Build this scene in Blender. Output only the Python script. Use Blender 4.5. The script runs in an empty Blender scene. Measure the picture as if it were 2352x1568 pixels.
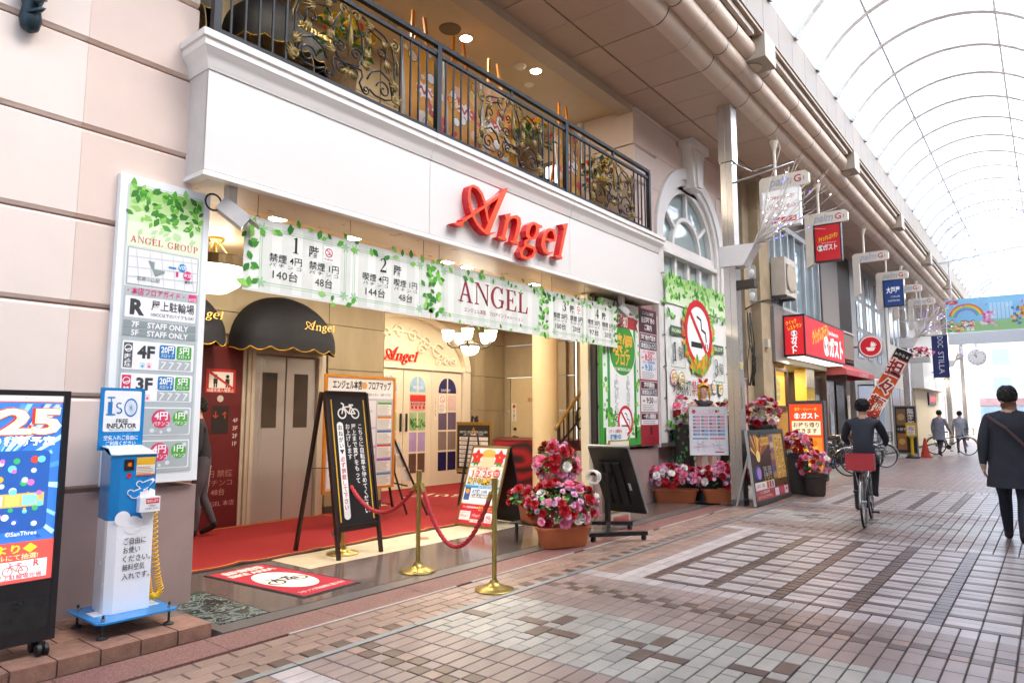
import bpy, bmesh, math, random
from mathutils import Vector, Matrix
random.seed(7)
R = math.radians
PI = math.pi
scene = bpy.context.scene
COL = scene.collection

# ------------------------------------------------------------------ camera
# world: arcade runs along +Y, street on the +X side of the hall, metres
CAM_H, PITCH, YAW, LENS = 1.5, R(6.22), R(38.2), 24.0
cam = bpy.data.cameras.new('camera')
cam.lens = LENS; cam.sensor_width = 36; cam.clip_start = 0.05; cam.clip_end = 900
cam_ob = bpy.data.objects.new('camera', cam)
cam_ob.location = (0, 0, CAM_H)
cam_ob.rotation_euler = (PI/2 + PITCH, 0, YAW)
COL.objects.link(cam_ob)
scene.camera = cam_ob

# ------------------------------------------------------------------ light
SUN_EL, SUN_AZ = R(54), R(66)          # azimuth measured from +Y towards +X
w = bpy.data.worlds.new('World'); scene.world = w; w.use_nodes = True
nt = w.node_tree; nt.nodes.clear()
sky = nt.nodes.new('ShaderNodeTexSky'); sky.sky_type = 'NISHITA'; sky.sun_disc = False
sky.sun_elevation = SUN_EL; sky.sun_rotation = SUN_AZ
sky.air_density = 1.0; sky.dust_density = 3.0; sky.ozone_density = 1.0
bg = nt.nodes.new('ShaderNodeBackground'); bg.inputs['Strength'].default_value = 0.15
out = nt.nodes.new('ShaderNodeOutputWorld')
nt.links.new(sky.outputs[0], bg.inputs[0]); nt.links.new(bg.outputs[0], out.inputs[0])
sun = bpy.data.lights.new('sun', 'SUN'); sun.energy = 1.0; sun.angle = R(40); sun.color = (1, 0.955, 0.90)
sun_ob = bpy.data.objects.new('sun', sun)
sun_ob.rotation_euler = (PI/2 - SUN_EL, 0, PI - SUN_AZ)
COL.objects.link(sun_ob)

vs = scene.view_settings
scene.display_settings.display_device = 'sRGB'
vs.view_transform = 'Standard'; vs.look = 'None'; vs.gamma = 1.0; vs.use_curve_mapping = False
vs.exposure = 2.64
scene.render.engine = 'CYCLES'
scene.cycles.use_denoising = True
scene.cycles.max_bounces = 10; scene.cycles.diffuse_bounces = 6; scene.cycles.glossy_bounces = 3
scene.cycles.transmission_bounces = 6; scene.cycles.transparent_max_bounces = 16
scene.cycles.sample_clamp_indirect = 6.0
scene.cycles.caustics_reflective = False; scene.cycles.caustics_refractive = False

# pixel (in a 2352 x 1568 copy of the photograph) -> point on the plane axis = value
def at(px, py, axis, val):
    f = 1568.0; cp, sp, cy, sy = math.cos(PITCH), math.sin(PITCH), math.cos(YAW), math.sin(YAW)
    fw = Vector((-sy*cp, cy*cp, sp)); rt = Vector((cy, sy, 0)); up = rt.cross(fw)
    r = fw*f + rt*(px-1176) - up*(py-784)
    i = 'xyz'.index(axis); o = Vector((0, 0, CAM_H))
    return o + r*((val-o[i])/r[i])
def nat(x, y, axis, val):             # the same from 4096-wide photograph pixels
    return at(x*.574219, y*.574219, axis, val)

# ------------------------------------------------------------------ materials
def lin(h):
    h = h.lstrip('#'); h = h if len(h) == 6 else ''.join(q+q for q in h); c = [int(h[i:i+2], 16)/255 for i in (0, 2, 4)]
    return [x/12.92 if x <= .04045 else ((x+.055)/1.055)**2.4 for x in c]
MATS = {}
def pm(hexc, rough=.5, metal=0.0, var=.05, scale=6.0, bump=0.0, bscale=60.0, spec=.5, rnd=0.0, isl=0.0, coat=0.0, stretch=None):
    """procedural surface: base colour with soft noise variation, optional relief and per-piece variation"""
    key = (hexc, rough, metal, var, scale, bump, bscale, spec, rnd, isl, coat, stretch)
    if key in MATS: return MATS[key]
    m = bpy.data.materials.new('surface_%s_%d' % (hexc.lstrip('#'), len(MATS))); m.use_nodes = True
    t = m.node_tree; b = t.nodes['Principled BSDF']
    c = lin(hexc)
    b.inputs['Roughness'].default_value = rough; b.inputs['Metallic'].default_value = metal
    b.inputs['Specular IOR Level'].default_value = spec
    b.inputs['Coat Weight'].default_value = coat
    tc = t.nodes.new('ShaderNodeNewGeometry'); src = tc.outputs['Position']
    if stretch:
        mp = t.nodes.new('ShaderNodeMapping'); mp.inputs['Scale'].default_value = stretch
        t.links.new(src, mp.inputs['Vector']); src = mp.outputs['Vector']
    hs = None
    if var > 0:
        n = t.nodes.new('ShaderNodeTexNoise'); n.inputs['Scale'].default_value = scale
        n.inputs['Detail'].default_value = 5.0; n.inputs['Roughness'].default_value = .6
        t.links.new(src, n.inputs['Vector'])
        mr = t.nodes.new('ShaderNodeMapRange'); mr.inputs['From Min'].default_value = .25; mr.inputs['From Max'].default_value = .75
        mr.inputs['To Min'].default_value = 1-var*1.6; mr.inputs['To Max'].default_value = 1+var*.8
        t.links.new(n.outputs['Fac'], mr.inputs['Value'])
        hs = t.nodes.new('ShaderNodeHueSaturation'); hs.inputs['Color'].default_value = (*c, 1)
        t.links.new(mr.outputs[0], hs.inputs['Value'])
        t.links.new(hs.outputs['Color'], b.inputs['Base Color'])
        rr = t.nodes.new('ShaderNodeMapRange'); rr.inputs['To Min'].default_value = max(.02, rough-.08); rr.inputs['To Max'].default_value = min(1, rough+.08)
        t.links.new(n.outputs['Fac'], rr.inputs['Value']); t.links.new(rr.outputs[0], b.inputs['Roughness'])
    else:
        b.inputs['Base Color'].default_value = (*c, 1)
    if (rnd or isl):
        if not hs:
            hs = t.nodes.new('ShaderNodeHueSaturation'); hs.inputs['Color'].default_value = (*c, 1)
            t.links.new(hs.outputs['Color'], b.inputs['Base Color'])
        h2 = t.nodes.new('ShaderNodeHueSaturation')
        t.links.new(hs.outputs['Color'], h2.inputs['Color'])
        mr2 = t.nodes.new('ShaderNodeMapRange'); a = rnd or isl
        mr2.inputs['To Min'].default_value = 1-a; mr2.inputs['To Max'].default_value = 1+a
        if rnd:
            oi = t.nodes.new('ShaderNodeObjectInfo'); t.links.new(oi.outputs['Random'], mr2.inputs['Value'])
        else:
            g = t.nodes.new('ShaderNodeNewGeometry'); t.links.new(g.outputs['Random Per Island'], mr2.inputs['Value'])
        t.links.new(mr2.outputs[0], h2.inputs['Value'])
        t.links.new(h2.outputs['Color'], b.inputs['Base Color'])
    if bump > 0:
        n2 = t.nodes.new('ShaderNodeTexNoise'); n2.inputs['Scale'].default_value = bscale; n2.inputs['Detail'].default_value = 4
        t.links.new(src, n2.inputs['Vector'])
        bp = t.nodes.new('ShaderNodeBump'); bp.inputs['Strength'].default_value = bump; bp.inputs['Distance'].default_value = .01
        t.links.new(n2.outputs['Fac'], bp.inputs['Height']); t.links.new(bp.outputs[0], b.inputs['Normal'])
    MATS[key] = m
    return m
def em(hexc, strength):
    key = ('em', hexc, strength)
    if key in MATS: return MATS[key]
    m = bpy.data.materials.new('lit_%s_%d' % (hexc.lstrip('#'), len(MATS))); m.use_nodes = True
    b = m.node_tree.nodes['Principled BSDF']; c = lin(hexc)
    b.inputs['Base Color'].default_value = (*c, 1); b.inputs['Emission Color'].default_value = (*c, 1)
    b.inputs['Emission Strength'].default_value = strength; b.inputs['Roughness'].default_value = .4
    MATS[key] = m
    return m
def speck(hexa, hexb, scale=120, rough=.35, hexc=None, bump=0, thr=.5, soft=.12):
    """granite-like grain of two or three stone colours"""
    key = ('sp', hexa, hexb, scale, rough, hexc, bump, thr)
    if key in MATS: return MATS[key]
    m = bpy.data.materials.new('stone_%s_%d' % (hexa.lstrip('#'), len(MATS))); m.use_nodes = True
    t = m.node_tree; b = t.nodes['Principled BSDF']; b.inputs['Roughness'].default_value = rough
    tc = t.nodes.new('ShaderNodeTexCoord')
    n = t.nodes.new('ShaderNodeTexNoise'); n.inputs['Scale'].default_value = scale; n.inputs['Detail'].default_value = 6
    n.inputs['Roughness'].default_value = .75
    t.links.new(tc.outputs['Object'], n.inputs['Vector'])
    cr = t.nodes.new('ShaderNodeValToRGB'); e = cr.color_ramp.elements
    e[0].position = thr-soft; e[0].color = (*lin(hexa), 1); e[1].position = thr+soft; e[1].color = (*lin(hexb), 1)
    if hexc:
        q = cr.color_ramp.elements.new(thr); q.color = (*lin(hexc), 1)
    t.links.new(n.outputs['Fac'], cr.inputs[0]); t.links.new(cr.outputs[0], b.inputs['Base Color'])
    if bump:
        bp = t.nodes.new('ShaderNodeBump'); bp.inputs['Strength'].default_value = bump; bp.inputs['Distance'].default_value = .006
        t.links.new(n.outputs['Fac'], bp.inputs['Height']); t.links.new(bp.outputs[0], b.inputs['Normal'])
    MATS[key] = m
    return m
def glass(hexc='#cfdcdc', alpha=.55, rough=.05):
    key = ('gl', hexc, alpha, rough)
    if key in MATS: return MATS[key]
    m = bpy.data.materials.new('glass_%d' % len(MATS)); m.use_nodes = True
    t = m.node_tree; b = t.nodes['Principled BSDF']; b.inputs['Base Color'].default_value = (*lin(hexc), 1)
    b.inputs['Roughness'].default_value = rough; b.inputs['Alpha'].default_value = alpha; b.inputs['Specular IOR Level'].default_value = .9
    MATS[key] = m
    return m

# ------------------------------------------------------------------ mesh builder
class MB:
    def __init__(s): s.v = []; s.f = []; s.m = []
    def add(s, vs, fs, m=0):
        o = len(s.v); s.v += [tuple(p) for p in vs]; s.f += [tuple(i+o for i in f) for f in fs]; s.m += [m]*len(fs)
        return s
    def box(s, x0, y0, z0, x1, y1, z1, m=0):
        if x0 > x1: x0, x1 = x1, x0
        if y0 > y1: y0, y1 = y1, y0
        if z0 > z1: z0, z1 = z1, z0
        return s.add([(x0,y0,z0),(x1,y0,z0),(x1,y1,z0),(x0,y1,z0),(x0,y0,z1),(x1,y0,z1),(x1,y1,z1),(x0,y1,z1)],
              [(0,3,2,1),(4,5,6,7),(0,1,5,4),(1,2,6,5),(2,3,7,6),(3,0,4,7)], m)
    def obox(s, c, u, v, n, a, b, d, m=0):
        """oriented box, centre c, half sizes a b d along unit vectors u v n"""
        c = Vector(c); u = Vector(u)*a; v = Vector(v)*b; n = Vector(n)*d
        P = [c-u-v-n, c+u-v-n, c+u+v-n, c-u+v-n, c-u-v+n, c+u-v+n, c+u+v+n, c-u+v+n]
        return s.add(P, [(0,3,2,1),(4,5,6,7),(0,1,5,4),(1,2,6,5),(2,3,7,6),(3,0,4,7)], m)
    def bar(s, p, q, w, h=None, m=0, up=(0,0,1)):
        p = Vector(p); q = Vector(q); d = (q-p); L = d.length
        if L < 1e-6: return s
        d.normalize(); up = Vector(up)
        if abs(d.dot(up)) > .98: up = Vector((1,0,0))
        u = d.cross(up).normalized(); v = u.cross(d)
        return s.obox((p+q)/2, d, u, v, L/2, w/2, (h or w)/2, m)
    def tube(s, pts, r, n=8, m=0, cap=True, closed=False):
        pts = [Vector(p) for p in pts]; k = len(pts)
        rs = r if isinstance(r, (list, tuple)) else [r]*k
        ring = []; prev = None
        for i, p in enumerate(pts):
            a = pts[i-1] if (i > 0 or closed) else p; b = pts[(i+1) % k] if (i < k-1 or closed) else p
            d = (b-a)
            d = d.normalized() if d.length > 1e-9 else Vector((0,0,1))
            if prev is None:
                h = Vector((0,0,1)) if abs(d.z) < .9 else Vector((1,0,0))
                u = d.cross(h).normalized()
            else:
                u = prev - d*prev.dot(d)
                u = u.normalized() if u.length > 1e-6 else d.orthogonal().normalized()
            prev = u; v = d.cross(u)
            ring.append([p + (u*math.cos(2*PI*j/n)+v*math.sin(2*PI*j/n))*rs[i] for j in range(n)])
        vs = [q for rg in ring for q in rg]; fs = []
        for i in range(k if closed else k-1):
            i2 = (i+1) % k
            for j in range(n):
                fs.append((i*n+j, i*n+(j+1) % n, i2*n+(j+1) % n, i2*n+j))
        if cap and not closed:
            fs.append(tuple(range(n-1, -1, -1))); fs.append(tuple((k-1)*n+j for j in range(n)))
        return s.add(vs, fs, m)
    def cyl(s, p, q, r, r2=None, n=12, m=0): return s.tube([p, q], [r, r if r2 is None else r2], n, m)
    def lathe(s, c, prof, n=20, m=0, sx=1, sy=1):
        c = Vector(c); vs = []; fs = []; k = len(prof)
        for (r, z) in prof:
            for j in range(n):
                a = 2*PI*j/n; vs.append((c.x+r*math.cos(a)*sx, c.y+r*math.sin(a)*sy, c.z+z))
        for i in range(k-1):
            for j in range(n): fs.append((i*n+j, i*n+(j+1) % n, (i+1)*n+(j+1) % n, (i+1)*n+j))
        if prof[0][0] > 1e-4: fs.append(tuple(range(n-1, -1, -1)))
        if prof[-1][0] > 1e-4: fs.append(tuple((k-1)*n+j for j in range(n)))
        return s.add(vs, fs, m)
    def sweep(s, prof, path, m=0, closed=True):
        """profile [(a,b)] swept along path of (origin, A, B) frames"""
        k = len(prof); vs = []; fs = []
        for (o, A, B) in path:
            o = Vector(o); A = Vector(A); B = Vector(B)
            vs += [o+A*a+B*b for a, b in prof]
        for i in range(len(path)-1):
            for j in range(k if closed else k-1):
                fs.append((i*k+j, i*k+(j+1) % k, (i+1)*k+(j+1) % k, (i+1)*k+j))
        if closed:
            fs.append(tuple(range(k-1, -1, -1))); fs.append(tuple((len(path)-1)*k+j for j in range(k)))
        return s.add(vs, fs, m)
    def prism(s, poly, o, U, V, n, d0, d1, m=0, mside=None):
        """2-D polygon in the frame o,U,V pushed from d0 to d1 along n"""
        o = Vector(o); U = Vector(U); V = Vector(V); n = Vector(n); k = len(poly)
        a = [o+U*p[0]+V*p[1]+n*d0 for p in poly]; b = [o+U*p[0]+V*p[1]+n*d1 for p in poly]
        s.add(a+b, [tuple(range(k-1, -1, -1)), tuple(range(k, 2*k))], m)
        o2 = len(s.v)-2*k; ms = m if mside is None else mside
        for j in range(k):
            s.f.append((o2+j, o2+(j+1) % k, o2+k+(j+1) % k, o2+k+j)); s.m.append(ms)
        return s
    def mesh(s, name, mats, smooth=False):
        me = bpy.data.meshes.new(name); me.from_pydata(s.v, [], s.f)
        for mt in (mats if isinstance(mats, (list, tuple)) else [mats]): me.materials.append(mt)
        if s.m and max(s.m) > 0: me.polygons.foreach_set('material_index', s.m)
        me.update()
        bm = bmesh.new(); bm.from_mesh(me); bmesh.ops.recalc_face_normals(bm, faces=bm.faces); bm.to_mesh(me); bm.free()
        if smooth:
            me.polygons.foreach_set('use_smooth', [True]*len(me.polygons))
            if smooth is not True: me.set_sharp_from_angle(angle=R(smooth))
        return me
def wmat(o): return ((wmat(o.parent) @ o.matrix_parent_inverse) if o.parent else Matrix.Identity(4)) @ o.matrix_basis
def link(name, me, parent=None, world=True):
    o = bpy.data.objects.new(name, me); COL.objects.link(o)
    if parent is not None:
        o.parent = parent
        if world: o.matrix_parent_inverse = wmat(parent).inverted()
    return o
def obj(name, mb, mats, parent=None, smooth=False, world=True):
    return link(name, mb.mesh(name, mats, smooth), parent, world)
def tag(o, label=None, cat=None, group=None, kind=None):
    if label: o['label'] = label
    if cat: o['category'] = cat
    if group: o['group'] = group
    if kind: o['kind'] = kind
    return o
def thing(name, label, cat, loc=(0,0,0), rz=0, group=None):
    o = bpy.data.objects.new(name, None); COL.objects.link(o)
    o.location = loc; o.rotation_euler = (0,0,rz); o.empty_display_size = .1
    return tag(o, label, cat, group)
def copy_tree(o, loc=None, rz=None, label=None, parent=None):
    c = o.copy(); COL.objects.link(c)
    if parent is not None: c.parent = parent
    if loc is not None: c.location = loc
    if rz is not None: c.rotation_euler = (0,0,rz)
    if label: c['label'] = label
    for ch in list(o.children): copy_tree(ch, parent=c)
    return c

# ------------------------------------------------------------------ lettering
_fcu = bpy.data.curves.new('lettering', 'FONT'); _fcu.resolution_u = 2
_fob = bpy.data.objects.new('lettering', _fcu); _fsc = bpy.data.scenes.new('lettering'); _fsc.collection.objects.link(_fob)
_TX = {}
def glyphs(sx, bold=0.0):
    k = (sx, bold)
    if k not in _TX:
        _fcu.body = sx; _fcu.offset = bold
        _fsc.view_layers[0].update(); dg = _fsc.view_layers[0].depsgraph
        me = bpy.data.meshes.new_from_object(_fob.evaluated_get(dg))
        V = [(v.co.x, v.co.y) for v in me.vertices]; F = [tuple(p.vertices) for p in me.polygons]
        bpy.data.meshes.remove(me)
        if not V: V = [(0,0)]
        _TX[k] = (V, F, min(p[0] for p in V), max(p[0] for p in V))
    return _TX[k]
class Board:
    """a flat printed sheet: origin o (lower left), u right, v up, n towards the viewer; layers 1.2 mm apart"""
    STEP = .0012
    def __init__(s, o, U, V, rough=.45, lit=0.0):
        s.o = Vector(o); s.U = Vector(U).normalized(); s.V = Vector(V).normalized(); s.n = s.U.cross(s.V)
        s.mb = MB(); s.mats = []; s.ix = {}; s.rough = rough; s.lit = lit
    def mi(s, c):
        if c not in s.ix:
            s.ix[c] = len(s.mats); s.mats.append(em(c, s.lit) if s.lit else pm(c, s.rough, var=.02, scale=3))
        return s.ix[c]
    def pt(s, u, v, l): return s.o + s.U*u + s.V*v + s.n*(l*s.STEP)
    def poly(s, pts, c, l=1):
        s.mb.add([s.pt(u, v, l) for u, v in pts], [tuple(range(len(pts)))], s.mi(c)); return s
    def rect(s, u0, v0, u1, v1, c, l=1, r=0):
        if r:
            P = []
            for cu, cv, a0 in ((u1-r, v1-r, 0), (u0+r, v1-r, 90), (u0+r, v0+r, 180), (u1-r, v0+r, 270)):
                P += [(cu+r*math.cos(R(a0+k*22.5)), cv+r*math.sin(R(a0+k*22.5))) for k in range(5)]
            return s.poly(P, c, l)
        return s.poly([(u0,v0),(u1,v0),(u1,v1),(u0,v1)], c, l)
    def circ(s, u, v, r, c, l=1, n=24, sy=1): return s.poly([(u+r*math.cos(2*PI*k/n), v+r*sy*math.sin(2*PI*k/n)) for k in range(n)], c, l)
    def ring(s, u, v, r, w, c, l=1, n=32, sy=1, a0=0, a1=360):
        N_ = n; full = abs(a1-a0) >= 360
        A = [R(a0+(a1-a0)*k/N_) for k in range(N_+1)]
        P = [s.pt(u+(r)*math.cos(a), v+(r)*sy*math.sin(a), l) for a in A] + [s.pt(u+(r-w)*math.cos(a), v+(r-w)*sy*math.sin(a), l) for a in A]
        s.mb.add(P, [(k, k+1, N_+2+k, N_+1+k) for k in range(N_)], s.mi(c)); return s
    def line(s, pts, w, c, l=1):
        for i in range(len(pts)-1):
            a = Vector((*pts[i], 0)); b = Vector((*pts[i+1], 0)); d = (b-a)
            if d.length < 1e-6: continue
            d.normalize(); q = Vector((-d.y, d.x, 0))*w/2; e = d*w*.3
            s.poly([((a-e+q).x, (a-e+q).y), ((a-e-q).x, (a-e-q).y), ((b+e-q).x, (b+e-q).y), ((b+e+q).x, (b+e+q).y)], c, l + .02*i)
        return s
    def frame(s, u0, v0, u1, v1, w, c, l=1):
        s.rect(u0, v0, u1, v0+w, c, l); s.rect(u0, v1-w, u1, v1, c, l)
        s.rect(u0, v0+w, u0+w, v1-w, c, l); return s.rect(u1-w, v0+w, u1, v1-w, c, l)
    def text(s, t, u, v, h, c, l=2, al='C', bold=.012, w=None, rot=0, shear=0, sx=1):
        """one line, cap height about .72 h; w = fit to this width"""
        V, F, x0, x1 = glyphs(t, bold)
        k = h; kx = k*sx
        if w: kx = w/max(1e-6, x1-x0)
        off = -x0 if al == 'L' else (-(x0+x1)/2 if al == 'C' else -x1)
        ca, sa = math.cos(R(rot)), math.sin(R(rot)); P = []
        for x, y in V:
            a = (x+off)*kx + y*k*shear; b = (y-.35)*k
            P.append(s.pt(u+a*ca-b*sa, v+a*sa+b*ca, l))
        s.mb.add(P, F, s.mi(c)); return s
    def vtext(s, t, u, vtop, h, c, l=2, bold=.012, pitch=None, shear=0):
        p = pitch or h
        for i, ch in enumerate(t):
            if ch != ' ':
                if ch == 'ー': s.text(ch, u, vtop-(i+.5)*p, h, c, l, 'C', bold, rot=-90)
                else: s.text(ch, u, vtop-(i+.5)*p, h, c, l, 'C', bold)
        return s
    def leaf(s, u, v, L, ang, c, l=2, wd=.5):
        P = []
        for t, x in ((0, 0), (.2, .55), (.45, 1), (.75, .6), (1, 0), (.75, -.6), (.45, -1), (.2, -.55)):
            a = t*L; b = x*L*wd*.5; P.append((u+a*math.cos(ang)-b*math.sin(ang), v+a*math.sin(ang)+b*math.cos(ang)))
        return s.poly(P, c, l)
    def serif(s, t, u, v, h, c, l=2, gap=.12, al='C', wx=1.0):
        tw = sum(SERIF_W[ch]*h*wx+gap*h for ch in t)-gap*h
        x = u-tw/2 if al == 'C' else u
        for ch in t:
            for k, P in enumerate(SERIF[ch]): s.poly([(x+p[0]*h*wx, v+p[1]*h) for p in P], c, l+.04*k)
            x += SERIF_W[ch]*h*wx+gap*h
        return s
    def lines(s, u0, u1, v1, v0, n, c, l=2, th=.35, ragged=.3):
        """rows of print too small to read, as short dashes"""
        p = (v1-v0)/n
        for i in range(n):
            x = u0; e = u1-(u1-u0)*random.random()*ragged; yv = v1-(i+.5)*p
            while x < e:
                d = p*random.uniform(.5, .9); s.rect(x, yv-p*th*.5, min(e, x+d), yv+p*th*.5, c, l); x += d+p*.18
        return s
    def build(s, name, parent=None): return obj(name, s.mb, s.mats, parent)
# a small hand-cut serif alphabet (unit height)
def _arc(cx, cy, rx, ry, a0, a1, n=10): return [(cx+rx*math.cos(R(a0+(a1-a0)*k/n)), cy+ry*math.sin(R(a0+(a1-a0)*k/n))) for k in range(n+1)]
def _band(o, i): return o + i[::-1]
SERIF_W = {'A': .86, 'N': .9, 'G': .86, 'E': .74, 'L': .70, 'R': .82, 'O': .86, 'U': .86, 'P': .7, ' ': .4, '1': .45, '2': .6, '3': .58, '4': .64}
SERIF = {
 'A': [[(.0,.0),(.30,.0),(.30,.04),(.2,.05),(.44,.82),(.40,1.0),(.36,.88),(.11,.05),(.0,.04)], [(.36,.98),(.48,.98),(.78,.06),(.86,.04),(.86,0),(.54,0),(.54,.04),(.62,.06),(.41,.8)], [(.2,.3),(.6,.3),(.59,.36),(.22,.36)]],
 'N': [[(.0,.0),(.26,.0),(.26,.04),(.16,.06),(.16,.92),(.1,.92),(.1,.06),(.0,.04)], [(0,.96),(0,1),(.24,1),(.76,.24),(.76,0),(.8,0),(.8,.02),(.15,.92)], [(.66,.96),(.66,1),(.9,1),(.9,.96),(.82,.94),(.82,0),(.75,.06),(.75,.94)]],
 'G': [_band(_arc(.44,.5,.44,.52,50,345,18), _arc(.46,.5,.29,.46,52,340,18)), [(.5,.42),(.86,.42),(.86,.38),(.79,.36),(.79,.06),(.66,.04),(.66,.36),(.5,.38)], [(.68,.72),(.78,.72),(.78,1.0),(.73,1.0),(.62,.86)]],
 'E': [[(0,0),(.7,0),(.74,.28),(.69,.28),(.6,.05),(.26,.05),(.26,.95),(.56,.95),(.64,.76),(.69,.76),(.67,1),(0,1),(0,.96),(.09,.94),(.09,.06),(0,.04)], [(.25,.47),(.42,.47),(.47,.36),(.51,.36),(.51,.66),(.47,.66),(.42,.53),(.25,.53)]],
 'L': [[(0,0),(.66,0),(.7,.34),(.65,.34),(.55,.05),(.26,.05),(.26,.94),(.36,.96),(.36,1),(0,1),(0,.96),(.09,.94),(.09,.06),(0,.04)]],
 'R': [[(0,0),(.34,0),(.34,.04),(.26,.06),(.26,.94),(.3,1),(0,1),(0,.96),(.09,.94),(.09,.06),(0,.04)], _band([(.25,1)]+_arc(.38,.75,.32,.25,90,-90,10)+[(.25,.5)], [(.25,.95)]+_arc(.37,.75,.17,.2,90,-90,10)+[(.25,.55)]), [(.36,.5),(.5,.5),(.74,.06),(.82,.04),(.82,0),(.6,0)]],
 'O': [_band(_arc(.43,.5,.43,.52,0,360,24), _arc(.43,.5,.27,.46,0,360,24))],
 'U': [_band([(.1,.96)]+_arc(.42,.34,.32,.36,180,360,12)+[(.74,.96)], [(.26,.96)]+_arc(.45,.34,.22,.29,180,360,12)+[(.69,.96)]), [(0,.96),(.36,.96),(.36,1),(0,1)], [(.6,.96),(.86,.96),(.86,1),(.6,1)]],
 'P': [[(0,0),(.36,0),(.36,.04),(.26,.06),(.26,.94),(.3,1),(0,1),(0,.96),(.09,.94),(.09,.06),(0,.04)], _band([(.25,1)]+_arc(.38,.73,.32,.27,90,-90,10)+[(.25,.46)], [(.25,.95)]+_arc(.37,.73,.17,.22,90,-90,10)+[(.25,.51)])],
 ' ': [],
 '1': [[(.04,0),(.42,0),(.42,.04),(.32,.06),(.32,1),(.25,1),(.06,.9),(.06,.86),(.16,.88),(.16,.06),(.04,.04)]],
 '2': [_band(_arc(.28,.72,.27,.28,165,-40,10)+[(.16,.16),(.56,.16),(.6,.3),(.56,.3)], _arc(.26,.72,.14,.22,165,-40,10)+[(.0,.03),(.0,0),(.57,0),(.58,.1)])],
 '3': [_band(_arc(.26,.74,.25,.26,165,-80,10), _arc(.24,.74,.12,.21,165,-80,10)), _band(_arc(.26,.28,.3,.28,95,-165,12), _arc(.24,.28,.15,.23,95,-165,12))],
 '4': [[(.36,0),(.52,0),(.52,1),(.44,1),(.0,.3),(.0,.24),(.64,.24),(.64,.32),(.08,.32),(.36,.78)]],
}
def no_smoking(b, u, v, r, l=3, red='#d2202a', ink='#222222', bgc='#ffffff'):
    b.circ(u, v, r, bgc, l); b.rect(u-.55*r, v-.42*r, u+.25*r, v-.26*r, ink, l+1)
    for k in (.34, .46, .58): b.rect(u+k*r, v-.42*r, u+(k+.06)*r, v-.26*r, ink, l+1)
    b.line([(u+.55*r, v-.2*r), (u+.5*r, v+.06*r), (u+.22*r, v+.14*r), (u+.18*r, v+.42*r), (u-.08*r, v+.5*r)], .07*r, ink, l+1)
    b.ring(u, v, r, .2*r, red, l+2)
    k = .68*r; b.line([(u-k, v+k), (u+k, v-k)], .15*r, red, l+3)
def bicycle_icon(b, u, v, s, c, l=3, w=.05):
    W = s*w
    for du in (-.3, .3): b.ring(u+du*s, v-.12*s, .2*s, W, c, l)
    b.line([(u-.3*s, v-.12*s), (u-.2*s, v+.22*s), (u-.3*s, v+.27*s)], W, c, l+.2)
    b.line([(u-.22*s, v+.12*s), (u+.12*s, v+.14*s), (u+.02*s, v-.12*s), (u-.22*s, v+.12*s)], W, c, l+.4)
    b.line([(u+.02*s, v-.12*s), (u+.3*s, v-.12*s), (u+.12*s, v+.14*s), (u+.14*s, v+.2*s)], W, c, l+.6)
    b.line([(u+.05*s, v+.2*s), (u+.22*s, v+.2*s)], W*1.2, c, l+.8)
def pseudo(b, u, v, h, c, l, n=6):
    """a character too blurred to read: a few crossing strokes"""
    for k in range(n):
        x, y = u+random.uniform(-.3, .3)*h, v+random.uniform(-.34, .34)*h
        if k % 2: b.rect(max(u-.42*h, x-.3*h), y-.045*h, min(u+.42*h, x+.3*h), y+.045*h, c, l+k*.03)
        else: b.rect(x-.045*h, max(v-.42*h, y-.25*h), x+.045*h, min(v+.42*h, y+.25*h), c, l+k*.03)
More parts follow.
